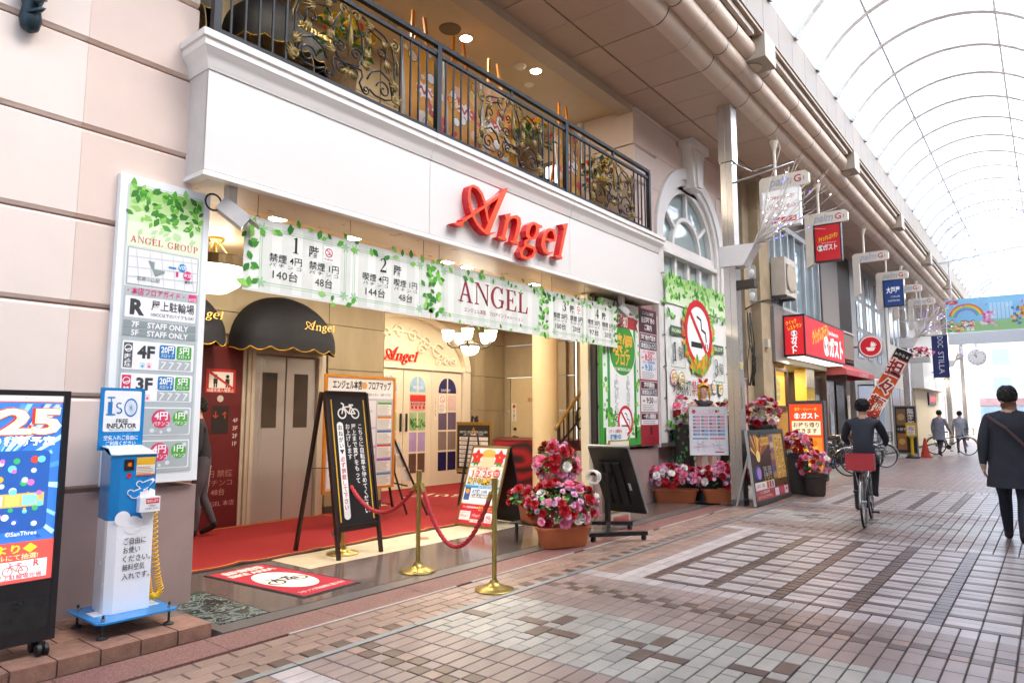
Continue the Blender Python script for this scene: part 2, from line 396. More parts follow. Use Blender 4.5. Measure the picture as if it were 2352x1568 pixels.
# the script logo: outlines in photograph pixels of the big sign, turned into metres on its face
def _logo():
    def T(x, y):
        p = nat(1760+x/4.1268, 700+y/4.1268, 'x', -5.16); return (p.y-6.9, p.z-3.86)
    def stroke(pts, ws):
        L = []; Rr = []
        for i, (x, y) in enumerate(pts):
            a = pts[max(0, i-1)]; c = pts[min(len(pts)-1, i+1)]; dx, dy = c[0]-a[0], c[1]-a[1]; d = math.hypot(dx, dy) or 1
            w_ = (ws[i] if isinstance(ws, list) else ws)/2
            L.append((x-dy/d*w_, y+dx/d*w_)); Rr.append((x+dy/d*w_, y-dx/d*w_))
        return L+Rr[::-1]
    S = []
    S.append([(215,793),(345,770),(400,735),(420,752),(372,792),(392,845),(378,852),(300,830)])
    S.append(stroke([(380,755),(560,640),(800,475),(1000,330),(1090,240)], 44))
    S.append([(1128,208),(1040,262),(985,345),(740,915),(820,962),(945,640)])
    S.append(stroke([(820,830),(790,740),(765,600),(735,440),(690,310),(620,215),(550,178),(505,198),(484,270),(482,400),(505,540),(550,680),(620,810),(700,905),(770,955),(840,970),(932,940)], [14,26,34,36,38,38,38,38,38,38,38,38,40,44,48,36,4]))
    S.append([(1068,650),(1168,630),(1160,690),(1080,1015),(1108,1075),(1100,1092),(955,1032),(955,1020),(1028,1008),(1092,720)])
    S.append(stroke([(1140,735),(1200,695),(1260,690),(1300,725),(1308,800),(1290,900),(1245,1085)], [20,40,60,68,64,62,60]))
    S.append([(1160,1088),(1225,1072),(1272,1080),(1302,1140),(1292,1156),(1155,1100)])
    S.append(stroke([(1600,815),(1540,795),(1480,840),(1445,930),(1450,1010),(1500,1055),(1560,1040),(1605,960),(1615,870),(1592,810)], [40,44,54,60,54,44,46,56,54,40]))
    S.append([(1590,795),(1695,845),(1685,872),(1635,868)])
    S.append(stroke([(1480,1055),(1410,1095),(1405,1145),(1480,1175),(1555,1205),(1570,1270),(1520,1350),(1440,1378),(1360,1345),(1340,1270),(1385,1195),(1420,1170)], [22,40,44,46,50,42,40,40,46,46,36,20]))
    S.append(stroke([(1740,1052),(1830,1080),(1890,1085),(1905,1010),(1880,920),(1820,895),(1755,945),(1710,1050),(1700,1160),(1735,1255),(1800,1300),(1878,1270)], [30,36,36,40,50,36,50,60,62,58,44,6]))
    S.append([(2008,812),(2112,795),(2106,830),(2000,1325),(2022,1372),(2016,1390),(1898,1336),(1905,1328),(1962,1322),(2048,890),(2030,842)])
    return [[T(x, y) for x, y in P] for P in S]
LOGO = _logo()       # units: metres, about 1.9 wide, centred near 0,0
def logo_print(b, u, v, width, c, l=3):
    k = width/1.95
    for i, P in enumerate(LOGO): b.poly([(u+p[0]*k, v+p[1]*k) for p in P], c, l+.05*i)
# ================================================================== SETTING
XW = -5.56            # facade plane
YF, VY = (0,1,0), (0,0,1)
# ---- ground
def plane(name, x0, y0, x1, y1, z, mat, parent=None, kind='structure'):
    o = obj(name, MB().add([(x0,y0,z),(x1,y0,z),(x1,y1,z),(x0,y1,z)], [(0,1,2,3)]), mat, parent)
    return tag(o, kind=kind) if parent is None else o
def paving_mat():
    """far paving: rows of small tiles, too far to tell apart"""
    m = bpy.data.materials.new('far_paving'); m.use_nodes = True; t = m.node_tree; b = t.nodes['Principled BSDF']
    b.inputs['Roughness'].default_value = .38
    tc = t.nodes.new('ShaderNodeTexCoord'); mp = t.nodes.new('ShaderNodeMapping'); mp.inputs['Rotation'].default_value = (0,0,PI/2)
    br = t.nodes.new('ShaderNodeTexBrick'); br.offset = .5
    br.inputs['Scale'].default_value = 1; br.inputs['Brick Width'].default_value = .228; br.inputs['Row Height'].default_value = .114; br.inputs['Mortar Size'].default_value = .007
    br.inputs['Color1'].default_value = (*lin('#a8948d'), 1); br.inputs['Color2'].default_value = (*lin('#8f776d'), 1); br.inputs['Mortar'].default_value = (*lin('#55504c'), 1)
    t.links.new(tc.outputs['Object'], mp.inputs['Vector']); t.links.new(mp.outputs[0], br.inputs['Vector'])
    n = t.nodes.new('ShaderNodeTexNoise'); n.inputs['Scale'].default_value = .35
    mx = t.nodes.new('ShaderNodeMix'); mx.data_type = 'RGBA'; mx.blend_type = 'MULTIPLY'; mx.inputs['Factor'].default_value = .3
    t.links.new(tc.outputs['Object'], n.inputs['Vector']); t.links.new(br.outputs['Color'], mx.inputs[6]); t.links.new(n.outputs['Color'], mx.inputs[7])
    t.links.new(mx.outputs[2], b.inputs['Base Color'])
    return m
ground = plane('ground', -250, -120, 250, 420, -.06, pm('#8d8781', .8))
street = plane('street', -4.26, -14, 4.2, 150, -.012, pm('#5b5652', .8, var=.2, scale=9, bump=.3))
far_pav = plane('street_paving', -4.24, 16.5, 4.2, 150, -.004, paving_mat())
TW, TL = .114, .228
RG = .32
TC = {'peach': ['#9a8071'], 'pink': ['#948178'], 'pale': ['#b9afab'], 'white': ['#a8a49a'], 'brown': ['#604c41'], 'grey': ['#7c7573']}
def tmat(k, isl=False):
    return pm(TC[k][0], RG, var=.20, scale=2.6, bump=.12, bscale=130, rnd=0 if isl else .11, isl=.11 if isl else 0)
tiles = []            # (x0,y0,x1,y1,kind)
P0 = 4.16; PER = 6.86; XD = -3.69
j = .0048
def street_tiles():
    cols = int((4.1-XD)/TW)
    for k in range(-1, 3):
        c = P0 + k*PER
        def band(d0, d1, kind, rows):
            for sgn in (-1, 1):
                a, b2 = (c+d0, c+d1) if sgn > 0 else (c-d1, c-d0)
                h = (b2-a)/rows
                for r in range(rows):
                    for i in range(cols):
                        tiles.append((XD+i*TW, a+r*h, XD+(i+1)*TW, a+(r+1)*h, kind))
        # white band with pinwheel motifs: rows of .18
        h = 1.08/10
        skip = {}
        for i in range(cols):
            q = i % 7
            for r in range(10):
                y0 = c-.54+r*h
                kind = 'white'
                if q == 4 and r == 5: kind = 'brown'
                if q == 5 and r == 5: kind = 'brown'
                if q == 6 and r in (6, 7): kind = 'brown'
                if q == 6 and r in (3, 4): kind = 'brown'
                if q == 0 and r == 4: kind = 'brown'
                if q == 1 and r == 4: kind = 'brown'
                skip[(i, r)] = kind
        done = set()
        for i in range(cols):
            for r in range(10):
                if (i, r) in done: continue
                kd = skip[(i, r)]; x0 = XD+i*TW; y0 = c-.54+r*h
                if kd == 'brown' and skip.get((i+1, r)) == 'brown' and i % 7 in (4, 0):
                    done.add((i+1, r)); tiles.append((x0, y0, x0+2*TW, y0+h, 'brown')); continue
                if r+1 < 10 and skip[(i, r+1)] == kd and (i, r+1) not in done and (r % 2 == (i % 2) or kd == 'brown'):
                    done.add((i, r+1)); tiles.append((x0, y0, x0+TW, y0+2*h, kd)); continue
                if r+1 < 10 and skip[(i, r+1)] == kd and (i, r+1) not in done and r > 0:
                    done.add((i, r+1)); tiles.append((x0, y0, x0+TW, y0+2*h, kd)); continue
                tiles.append((x0, y0, x0+TW, y0+h, kd))
        band(.54, 1.0, 'pink', 2)
        for sgn in (-1, 1):
            for r in range(2):
                a = c + sgn*(1.0+.11*(r+.5)) - .055
                for i in range(cols):
                    tiles.append((XD+i*TW, a, XD+(i+1)*TW, a+.11, 'brown' if (i+r) % 2 == 0 else ('pink' if i % 3 else 'peach')))
        band(1.22, 1.56, 'pink', 2)
        band(1.56, 1.77, 'pale', 1)
        # panel with brown lattice: 31 rows from c+1.77 to c+5.09
        rows = 31; h = (PER-3.54)/rows; y0 = c+1.77
        for i in range(0, 5): 
            for r in range(0, rows, 2):
                tiles.append((XD+i*TW, y0+r*h, XD+(i+1)*TW, min(y0+(r+2)*h, y0+rows*h), 'peach' if i < 2 else ('pink' if i < 3 else 'pale')))
        i = 5; n = 0
        while i+5 <= cols:
            for r in range(rows):
                x0 = XD+i*TW; g_, q_ = divmod(r, 3); ya = y0+g_*3*h+(0, .25, .625)[q_]*3*h; yb = y0+g_*3*h+(.25, .625, 1)[q_]*3*h
                if r == rows-1: yb = y0+rows*h
                tiles.append((x0, ya, x0+TW, yb, 'grey' if n == 4 else 'brown'))
                kd = 'brown' if q_ == 0 else 'pale'
                tiles.append((x0+TW, ya, x0+3*TW, yb, kd)); tiles.append((x0+3*TW, ya, x0+5*TW, yb, kd))
            i += 5; n += 1
        while i < cols:
            for r in range(0, rows-1, 2): tiles.append((XD+i*TW, y0+r*h, XD+(i+1)*TW, y0+(r+2)*h, 'pale'))
            i += 1
    # footway side of the drain: four courses of peach bricks
    for i in range(4):
        y = .9 - (i % 2)*.114; x1 = -3.755-i*.12
        while y < 16.4:
            if i == 0:
                blk = ((y-P0) % PER); dk = (int((y+50)/.114) % 2 == 0) and not (abs(((y-P0+PER/2) % PER)-PER/2) < .6)
                tiles.append((x1-.12, y, x1, y+.114, 'brown' if dk else 'peach')); y += .114
            else:
                tiles.append((x1-.12, y, x1, y+.238, 'peach')); y += .238
street_tiles()
def scr(x, y, z):
    d = Vector((x, y, z-CAM_H)); cp, sp, cy, sy = math.cos(PITCH), math.sin(PITCH), math.cos(YAW), math.sin(YAW)
    fw = Vector((-sy*cp, cy*cp, sp)); rt = Vector((cy, sy, 0)); up = rt.cross(fw); q = d.dot(fw)
    if q < .2: return None
    return 1176+1568*d.dot(rt)/q, 784-1568*d.dot(up)/q
def tarea(t):
    P = [scr(t[a], t[b], 0) for a, b in ((0,1),(2,1),(2,3),(0,3))]
    if any(p is None for p in P): return 0
    cx = sum(p[0] for p in P)/4; cyy = sum(p[1] for p in P)/4
    if not (0 < cx < 2352 and 0 < cyy < 1568): return 0
    return abs(sum(P[i][0]*P[(i+1) % 4][1]-P[(i+1) % 4][0]*P[i][1] for i in range(4)))/2
tiles = [t for t in tiles if t[3] < 16.5 and t[1] > .6]
tiles.sort(key=tarea, reverse=True)
pav = thing('paving', None, None); tag(pav, kind='structure')
tmesh = {}
def tile_mb(mb, x0, y0, x1, y1, m):
    g = j; z = random.uniform(-.0012, .0012); zb = -.011; e = .004
    a = [(x0+g,y0+g,zb),(x1-g,y0+g,zb),(x1-g,y1-g,zb),(x0+g,y1-g,zb),(x0+g,y0+g,z-.003),(x1-g,y0+g,z-.003),(x1-g,y1-g,z-.003),(x0+g,y1-g,z-.003),
         (x0+g+e,y0+g+e,z),(x1-g-e,y0+g+e,z),(x1-g-e,y1-g-e,z),(x0+g+e,y1-g-e,z)]
    mb.add(a, [(0,1,5,4),(1,2,6,5),(2,3,7,6),(3,0,4,7),(4,5,9,8),(5,6,10,9),(6,7,11,10),(7,4,8,11),(8,9,10,11)], m)
for t in tiles[:300]:
    x0, y0, x1, y1, k = t; key = (round(x1-x0, 3), round(y1-y0, 3), k)
    if key not in tmesh:
        mb = MB(); tile_mb(mb, -(x1-x0)/2, -(y1-y0)/2, (x1-x0)/2, (y1-y0)/2, 0); tmesh[key] = mb.mesh('tile', tmat(k))
    o = link('tile', tmesh[key], pav, world=False); o.location = ((x0+x1)/2, (y0+y1)/2, random.uniform(-.001, .001))
mb = MB(); ks = list(TC)
for t in tiles[300:]: tile_mb(mb, *t[:4], ks.index(t[4]))
tag(obj('tile_field', mb, [tmat(k, True) for k in ks], pav), kind='stuff')
# steel slot drain cover, in lengths
drain = thing('drain_channel', None, None); tag(drain, kind='structure')
y = .6
while y < 40:
    L = 1.0
    obj('drain_cover', MB().box(-3.752, y+.004, -.012, -3.694, y+L-.004, .003), pm('#8d9397', .45, .5, var=.1, scale=20), drain); y += L
# washed pink granite kerb
kerb = thing('kerb', None, None); tag(kerb, kind='structure')
gp = speck('#5f3e38', '#96706a', 90, .6, '#78534b', bump=.35)
y = -2.0
while y < 11.2:
    obj('kerb_stone', MB().box(-4.60, y+.003, -.05, -4.262, y+.893, .004), gp, kerb); y += .896
mbp = MB(); y = 2.9
while y < 12: mbp.box(-4.262, y+.01, -.02, -4.236, y+1.7, .006); y += 1.9
obj('kerb_edge', mbp, pm('#b3a8a2', .6, var=.15), kerb)
# polished granite threshold slabs, marble and cream tiles, hall floor
thr = thing('threshold', None, None); tag(thr, kind='structure')
gr = speck('#453c39', '#7f716a', 150, .12, '#61554f')
grd = speck('#4a4744', '#7d7772', 170, .3, '#625d59')
for y0, y1 in ((3.10, 4.62), (4.62, 6.15), (6.15, 7.7), (7.7, 9.25), (9.25, 11.2)):
    obj('granite_slab', MB().box(-5.80, y0+.001, -.05, -4.78, y1-.001, .016), gr, thr)
obj('granite_slab', MB().box(-6.50, 2.90, -.05, -5.802, 4.18, .016), gr, thr)
for y0, y1 in ((2.62, 4.2), (4.2, 5.8), (5.8, 7.4), (7.4, 9.0), (9.0, 11.2)):
    obj('edge_slab', MB().box(-4.778, y0+.001, -.05, -4.602, y1-.001, .013), grd, thr)
def marble(a, b, sc):
    m = bpy.data.materials.new('green_marble'); m.use_nodes = True; t = m.node_tree; q = t.nodes['Principled BSDF']; q.inputs['Roughness'].default_value = .2
    tc = t.nodes.new('ShaderNodeTexCoord'); n = t.nodes.new('ShaderNodeTexNoise'); n.inputs['Scale'].default_value = sc; n.inputs['Detail'].default_value = 8; n.inputs['Distortion'].default_value = 1.6; n.inputs['Roughness'].default_value = .7
    cr = t.nodes.new('ShaderNodeValToRGB'); e = cr.color_ramp.elements; e[0].position = .46; e[0].color = (*lin(a), 1); e[1].position = .56; e[1].color = (*lin(a), 1)
    x = e.new(.51); x.color = (*lin(b), 1)
    t.links.new(tc.outputs['Object'], n.inputs['Vector']); t.links.new(n.outputs['Fac'], cr.inputs[0]); t.links.new(cr.outputs[0], q.inputs['Base Color'])
    return m
gm = marble('#2b3531', '#8b9a92', 7)
obj('green_marble_slab', MB().box(-6.10, 2.70, -.05, -4.80, 3.098, .015), gm, thr)
obj('edge_slab', MB().box(-5.6, 2.62, -.05, -4.78, 2.698, .013), grd, thr)
ct = pm('#d9c9a8', .22, var=.08, scale=5, rnd=.04)
for i, y0 in enumerate([4.18+.62*k for k in range(11)]):
    obj('cream_tile', MB().box(-6.50, y0+.002, -.05, -5.802, y0+.618, .016), ct, thr)
for y0 in [4.8+.62*2*k for k in range(4)]:
    c = Vector((-6.15, y0, .0)); r = .11
    obj('brown_inset', MB().add([(c.x-r,c.y,.0185),(c.x,c.y-r,.0185),(c.x+r,c.y,.0185),(c.x,c.y+r,.0185)], [(0,1,2,3)]), pm('#9a6a4c', .3), thr)
obj('hall_floor', MB().box(-12, 2.4, -.05, -6.502, 14, .012), pm('#cbb894', .25, var=.08, scale=3), thr)
# brick platform by the left pier
step = thing('brick_step', 'low brown brick step along the pink wall under the air pump', 'step', (-5, 2, 0))
bm1 = pm('#8f6a58', .75, var=.22, scale=14, bump=.4, bscale=50, rnd=.10)
y = 2.57; i = 0
while y > -1.2:
    L = .235
    obj('brick', MB().box(-4.66, y-L+.006, -.01, -4.735, y-.004, .082), bm1, step)
    for kx in range(3):
        o2 = .117*(kx % 2)
        obj('brick', MB().box(-4.741-kx*.28, y-L+.006-o2, .03, -4.741-kx*.28-.273, y-.004-o2, .080), bm1, step)
    y -= L
obj('mortar_bed', MB().box(-4.672, -1.3, -.02, XW, 2.555, .072), pm('#6c625a', .9), step)

# ================================================================== ARCADE ROOF
XB = -3.34; XM = -1.35                 # beam line and centre of the vault
roof = thing('arcade_roof', 'glazed barrel vault roof over the shopping street with tan soffits', 'arcade roof', (XM, 20, 7))
Y0, Y1 = -4.0, 52.0
tan = pm('#b79f8c', .55, var=.05, scale=2, rnd=.03)
tan2 = pm('#d0bba6', .5, var=.05, scale=2, rnd=.03)
seam = pm('#4b433d', .7)
pale = pm('#a39684', .5, var=.08, scale=1.2, rnd=.03)
gut = pm('#837868', .5, var=.08, scale=1.2, rnd=.04)
SEAM0 = 8.53-1.65*7
def mirror(x, side): return x if side < 0 else 2*XM-x
def soffit_side(side):
    k = 0; y = SEAM0
    while y < Y1-1:
        yn = y+1.65
        # flat panels, half pitch, in two widths
        halves = ((0, .5), (.5, 1)) if side < 0 else ((0, 1),)
        for h0, h1 in halves:
            a = y+h0*1.65+(.012 if h0 == 0 else .004); b = y+h1*1.65-(.012 if h1 == 1 else .004)
            obj('soffit_panel', MB().box(mirror(-5.60, side), a, 7.062, mirror(-5.02, side), b, 7.09), tan, roof)
            obj('soffit_panel', MB().box(mirror(-4.985, side), a, 7.05, mirror(-4.115, side), b, 7.09), tan, roof)
            for t_, (ax, az, bx, bz) in enumerate(((-4.12, 7.05, -3.88, 7.28), (-3.90, 7.27, -3.73, 7.50), (-3.75, 7.49, -3.57, 7.73))):
                if t_ == 0: P = [(ax, az)]+[(ax+(bx-ax)*math.sin(R(q)), az+(bz-az)*(1-math.cos(R(q)))) for q in range(10, 91, 10)]
                else:
                    mx_, mz_ = (ax+bx)/2+.02, (az+bz)/2; r_ = .5*math.hypot(bx-ax, bz-az); a0 = math.degrees(math.atan2(az-mz_, ax-mx_))
                    P = [(mx_+r_*1.05*math.cos(R(a0+q)), mz_+r_*1.05*math.sin(R(a0+q))) for q in range(0, 181, 20)]
                mbt = MB(); K = len(P)
                mbt.add([(mirror(px, side), a, pz) for px, pz in P]+[(mirror(px, side), b, pz) for px, pz in P], [(q, q+1, K+q+1, K+q) for q in range(K-1)])
                obj('soffit_tube', mbt, tan2, roof, smooth=True)
        y = yn
    obj('soffit_backing', MB().box(mirror(-5.60, side), Y0, 7.091, mirror(-4.10, side), Y1, 7.13), seam, roof)
    mbk = MB(); 
    vs = [(-4.09, 7.09), (-3.84, 7.32), (-3.66, 7.56), (-3.52, 7.80)]
    K = len(vs); mbk.add([(mirror(a, side), Y0, b) for a, b in vs]+[(mirror(a, side), Y1, b) for a, b in vs], [(q, q+1, K+q+1, K+q) for q in range(K-1)])
    obj('tube_backing', mbk, seam, roof)
    # slot with lamp batten, beam and fascia panels
    obj('beam', MB().box(mirror(-3.56, side), Y0, 7.80, mirror(XB-.02, side), Y1, 8.56), pm('#a8947f', .6), roof)
    y = SEAM0
    while y < Y1-1:
        obj('gutter_panel', MB().box(mirror(XB-.03, side), y+.006, 7.86, mirror(XB, side), y+.819, 8.57), gut, roof); y += .825
    # boxes with round lamps at every column
    yb = 11.0-6.55*2
    while yb < Y1-2:
        if not (side > 0 and yb < -6):
            bx_ = obj('lamp_box', MB().box(mirror(-3.95, side), yb, 7.42, mirror(XB+.012, side), yb+.56, 7.858), pale, roof)
            obj('lamp_ring', MB().lathe((mirror(-3.66, side), yb+.28, 7.40), [(.12,.019),(.17,.019),(.175,.005),(.12,.0)], 24), pm('#c9b79f', .5), bx_)
            obj('lamp_lens', MB().lathe((mirror(-3.66, side), yb+.28, 7.405), [(0,.0),(.12,.004),(.12,.014)], 24), pm('#d8d6d6', .2, spec=.8), bx_)
            obj('light_batten', MB().box(mirror(-3.50, side), yb+.75, 7.70, mirror(-3.42, side), yb+6.3, 7.79), pm('#b8ab9a', .5), roof)
        yb += 6.55
soffit_side(-1); soffit_side(1)
# vault
HW = XM-XB; RISE = 1.18; RV = (HW*HW+RISE*RISE)/(2*RISE); ZC = 8.55+RISE-RV; A0 = math.asin(HW/RV)
def vpt(t, y, dr=0): a = -A0+2*A0*t; return (XM+(RV+dr)*math.sin(a), y, ZC+(RV+dr)*math.cos(a))
def vault_mat():
    m = bpy.data.materials.new('translucent_roof_sheet'); m.use_nodes = True; t = m.node_tree; t.nodes.clear()
    o = t.nodes.new('ShaderNodeOutputMaterial'); tr = t.nodes.new('ShaderNodeBsdfTransparent'); tl = t.nodes.new('ShaderNodeBsdfTranslucent')
    tr.inputs['Color'].default_value = (.90, .92, .94, 1); tl.inputs['Color'].default_value = (.93, .945, .96, 1)
    mx = t.nodes.new('ShaderNodeMixShader'); mx.inputs[0].default_value = .55
    t.links.new(tr.outputs[0], mx.inputs[1]); t.links.new(tl.outputs[0], mx.inputs[2]); t.links.new(mx.outputs[0], o.inputs['Surface'])
    return m
vm = vault_mat(); ribm = pm('#dbd6cd', .5, var=.03)
ribs = []; y = 12.85-1.535*10; i = 0
while y < Y1:
    ribs.append(y); i += 1; y += 1.535
NS = 18
for i in range(len(ribs)-1):
    a, b = ribs[i]+.07, ribs[i+1]-.07
    for (s0, s1) in ((0, .33), (.33, .67), (.67, 1)):
        mbv = MB(); n = 6
        vs = [vpt(s0+(s1-s0)*q/n, a) for q in range(n+1)]+[vpt(s0+(s1-s0)*q/n, b) for q in range(n+1)]
        mbv.add(vs, [(q, q+1, n+2+q, n+1+q) for q in range(n)])
        obj('roof_sheet', mbv, vm, roof, smooth=True)
for y in ribs:
    mbr = MB()
    path = []
    for q in range(NS+1):
        t = q/NS; a = -A0+2*A0*t; path.append((vpt(t, y), (0,1,0), (math.sin(a), 0, math.cos(a))))
    mbr.sweep([(-.075,-.06),(.075,-.06),(.075,.03),(-.075,.03)], path)
    obj('rib', mbr, ribm, roof)
for t in (.28, .715):
    x, _, z = vpt(t, 0, -.03); obj('purlin', MB().box(x-.022, Y0, z-.03, x+.022, Y1, z+.02), pm('#e0e0de', .5), roof)
# lace-like decoration frames hung under the vault
for yd in (30.5, 47.0):
    mbd = MB()
    for kk in range(5):
        dz = -.12-.13*kk
        mbd.tube([vpt(.08+.84*q/24, yd+.25*kk, dz) for q in range(25)], .014, 5)
    for q in range(1, 24):
        t = .08+.84*q/24
        mbd.tube([vpt(t, yd, -.1), vpt(t, yd+1.0, -.66)], .01, 4); mbd.tube([vpt(t, yd+1.0, -.1), vpt(t, yd, -.66)], .008, 4)
    o = obj('hanging_lattice', mbd, pm('#9a9da0', .4, .6))
    tag(o, 'silver wire lattice arch hung under the glazed vault' if yd < 40 else 'farthest silver wire lattice arch under the vault', 'decoration', 'wire lattice arches')

# ---- stainless columns
def column(y, lab, side=-1):
    x = -4.27 if side < 0 else 2*XM+4.27
    c = thing('steel_column', lab, 'column', (x, y+.12, 0), group='stainless arcade columns')
    st = pm('#d0ccc7', .25, .8, var=.08, scale=3, stretch=(1,1,.15)); 
    obj('shaft', MB().box(x-.105, y+.0, 0, x-.005, y+.24, 5.98).box(x+.005, y+.0, 0, x+.105, y+.24, 5.98).box(x-.02, y+.012, 0, x+.02, y+.228, 5.98), st, c)
    obj('upper_sleeve', MB().box(x-.125, y-.015, 5.99, x-.004, y+.255, 7.06).box(x+.004, y-.015, 5.99, x+.125, y+.255, 7.06).box(x-.02, y, 5.985, x+.02, y+.24, 7.05), st, c)
    obj('base_sleeve', MB().box(x-.112, y-.007, 0, x+.112, y+.247, .10), pm('#6d6a68', .5, .4), c)
    return c
labs = [(11.58, 'stainless column beside the poster stand and rose planters'), (29.6, 'second stainless column, behind the noodle banner'), (43.0, 'third stainless column near the wall lamps'), (51.2, 'farthest stainless column near the bright end')]
cols_ = [column(y_, l_) for y_, l_ in labs]
for y_, l_ in ((11.58, 'nearest stainless column of the right-hand row'), (16.5, 'second stainless column of the right-hand row'), (29.6, 'third stainless column of the right-hand row')): column(y_, l_, 1)
c0 = cols_[0]
obj('sticker', MB().box(-4.164+.0, 11.62, 2.30, -4.1625, 11.76, 2.42), pm('#d9c77a', .5), c0)
obj('notice_strip', MB().box(-4.1635, 11.66, 1.62, -4.162, 11.70, 1.98), pm('#8a8a3a', .5), c0)

obj('light_stop_roof', MB().box(-12, -9, 7.135, -4.2, 50, 7.3), pm('#8a857f', .8), roof); obj('light_stop_roof', MB().box(2*XM+4.2, -9, 7.135, 2*XM+12, 50, 7.3), pm('#8a857f', .8), roof)  # unseen roof slabs, added to stop daylight leaking past the soffits
# ================================================================== THE HALL
hall = thing('pachinko_hall', 'pink rendered pachinko hall with white fascia, open entrance and balcony', 'building', (XW, 6.5, 0))
pink = pm('#dfcbbe', .7, var=.045, scale=1.6, bump=.08, bscale=90, rnd=.012)
pink2 = pm('#e6d8ce', .7, var=.04, scale=1.6, bump=.08, bscale=90, rnd=.012)
brown = pm('#a08a85', .7, var=.08, scale=3, bump=.25, bscale=120)
groove = pm('#b79a90', .8, var=.15, scale=4)
white = pm('#e0deda', .35, var=.012, scale=1.5)
whitet = pm('#e4e1db', .4, var=.015, scale=2)
beige = pm('#aa9a7b', .45, var=.10, scale=3.5, stretch=(1,1,.35), rnd=.02)
cream = pm('#dfd3b6', .5, var=.02)
ZG = [.965, 1.635, 2.305, 2.955, 3.65, 4.325, 5.0, 5.67, 6.34, 7.01, 7.7]
def course(x, y0, y1, z0, z1, mat, par, nrm=1, t=.34):
    """one rendered course: face with a chamfer to the groove above and below"""
    c = .035
    pr = [(x-t, z0+.012), (x-.03, z0+.012), (x, z0+.035), (x, z1-.028), (x-.03, z1-.005), (x-t, z1-.005)]
    mb = MB(); k = len(pr)
    mb.add([(a, y0, b) for a, b in pr]+[(a, y1, b) for a, b in pr], [tuple(range(k))]+[tuple(k+q for q in range(k))]+[(q, (q+1) % k, k+(q+1) % k, k+q) for q in range(k)])
    return obj('wall_course', mb, mat, par)
# left pier: two bays of courses with a slight change of tone at the coat joint
for i in range(len(ZG)-1):
    z0, z1 = ZG[i], ZG[i+1]
    e = 2.865 if z1 < 3.6 else 2.70
    course(XW, -9, 1.868, z0, z1, pink2, hall); course(XW, 1.87, e, z0, z1, pink, hall)
obj('wall_core', MB().box(XW-.33, -9, 0, XW-.045, 2.68, 7.05), groove, hall)
obj('plinth', MB().box(XW-.33, -9, 0, XW+.004, 2.87, .945), brown, hall)
# right part with the arched window, y 9.3 .. 14.6
AY, AZ, AR = 12.97, 4.83, 1.62
for i in range(len(ZG)-1):
    z0, z1 = ZG[i], ZG[i+1]
    if z1 < 3.6: course(XW-.02, 9.30, 11.26, z0, z1, pink, hall)
    if z1 < AZ+.2:
        course(XW, 14.55, 14.95, z0, z1, pink, hall)
        if z0 > 3.6: course(XW, 10.66, 11.36, z0, z1, pink, hall)
    else:
        h = max(0, z0-AZ); d = math.sqrt(max(0, AR*AR-h*h)) if h < AR else 0
        if d > 0:
            course(XW, 10.66, AY-d, z0, z1, pink, hall); course(XW, AY+d, 14.95, z0, z1, pink, hall)
        else: course(XW, 10.66, 14.95, z0, z1, pink, hall)
obj('wall_core', MB().box(XW-.6, 10.68, 0, XW-.30, 14.93, 3.0).box(XW-.33, 10.68, AZ+1.2, XW-.05, 14.93, 7.05).box(XW-.33, 10.68, 3.0, XW-.05, 11.5, 7.05).box(XW-.33, 14.4, 0, XW-.05, 14.93, 7.05), groove, hall)
obj('plinth', MB().box(XW-.45, 9.30, 0, XW+.004, 11.27, .945), brown, hall)
obj('plinth', MB().box(XW-.45, 11.27, 0, XW-.10, 14.95, .945).box(XW-.35, 14.55, 0, XW+.004, 14.95, .945), brown, hall)
obj('window_ledge', MB().box(XW-.2, 11.35, .95, XW+.05, 14.5, 1.02), pm('#6f6460', .6), hall)
obj('pilaster', MB().box(XW-.2, 11.27, .95, XW+.03, 11.40, 3.3).box(XW-.2, 11.262, 2.55, XW+.04, 11.41, 2.60), whitet, hall)
# arched window: moulded archivolt, keystone, radiating bars
aw = obj('arch_window', MB().box(XW-.20, AY-1.2, 1.02, XW-.16, AY+1.2, AZ), glass('#b8c6c4', 1.0, .04), hall)
mb = MB(); P = []
for q in range(25):
    a = PI*q/24; P.append((math.cos(a)*1.22, math.sin(a)*1.22))
mb.prism(P, (XW-.18, AY, AZ), (0,1,0), (0,0,1), (1,0,0), -.02, .02)
obj('pane', mb, glass('#9fb0b0', 1.0, .04), aw)
def archring(r0, r1, d0, d1, mat, nm, z0=1.0):
    path = [((XW, AY-1, z0), None)]
    pr = [(r0, d0), (r1, d0), (r1, d1), (r0, d1)]
    mb = MB(); fr = [((XW, AY, z0), (0,-1,0), (1,0,0))]
    fr += [((XW, AY, AZ), (0,-math.cos(PI*q/28),math.sin(PI*q/28)), (1,0,0)) for q in range(29)]
    fr += [((XW, AY, z0), (0,1,0), (1,0,0))]
    mb.sweep(pr, fr); return obj(nm, mb, mat, aw, smooth=40)
archring(1.44, 1.66, -.18, .06, whitet, 'archivolt', 1.02); archring(1.32, 1.45, -.18, .02, whitet, 'inner_moulding', 1.02); archring(1.18, 1.33, -.18, -.05, whitet, 'window_frame', 1.02)
archring(1.60, 2.12, -.10, -.006, pink, 'spandrel', AZ); archring(.62, .70, -.18, -.08, whitet, 'inner_ring', AZ-.01)
mb = MB()
for a in (35, 90, 145):
    c, s_ = math.cos(R(a)), math.sin(R(a)); mb.bar((XW-.11, AY+.68*c, AZ+.68*s_), (XW-.11, AY+1.2*c, AZ+1.2*s_), .075, .07, up=(1,0,0))
mb.box(XW-.16, AY-1.2, AZ-.16, XW-.04, AY+1.2, AZ+.02)
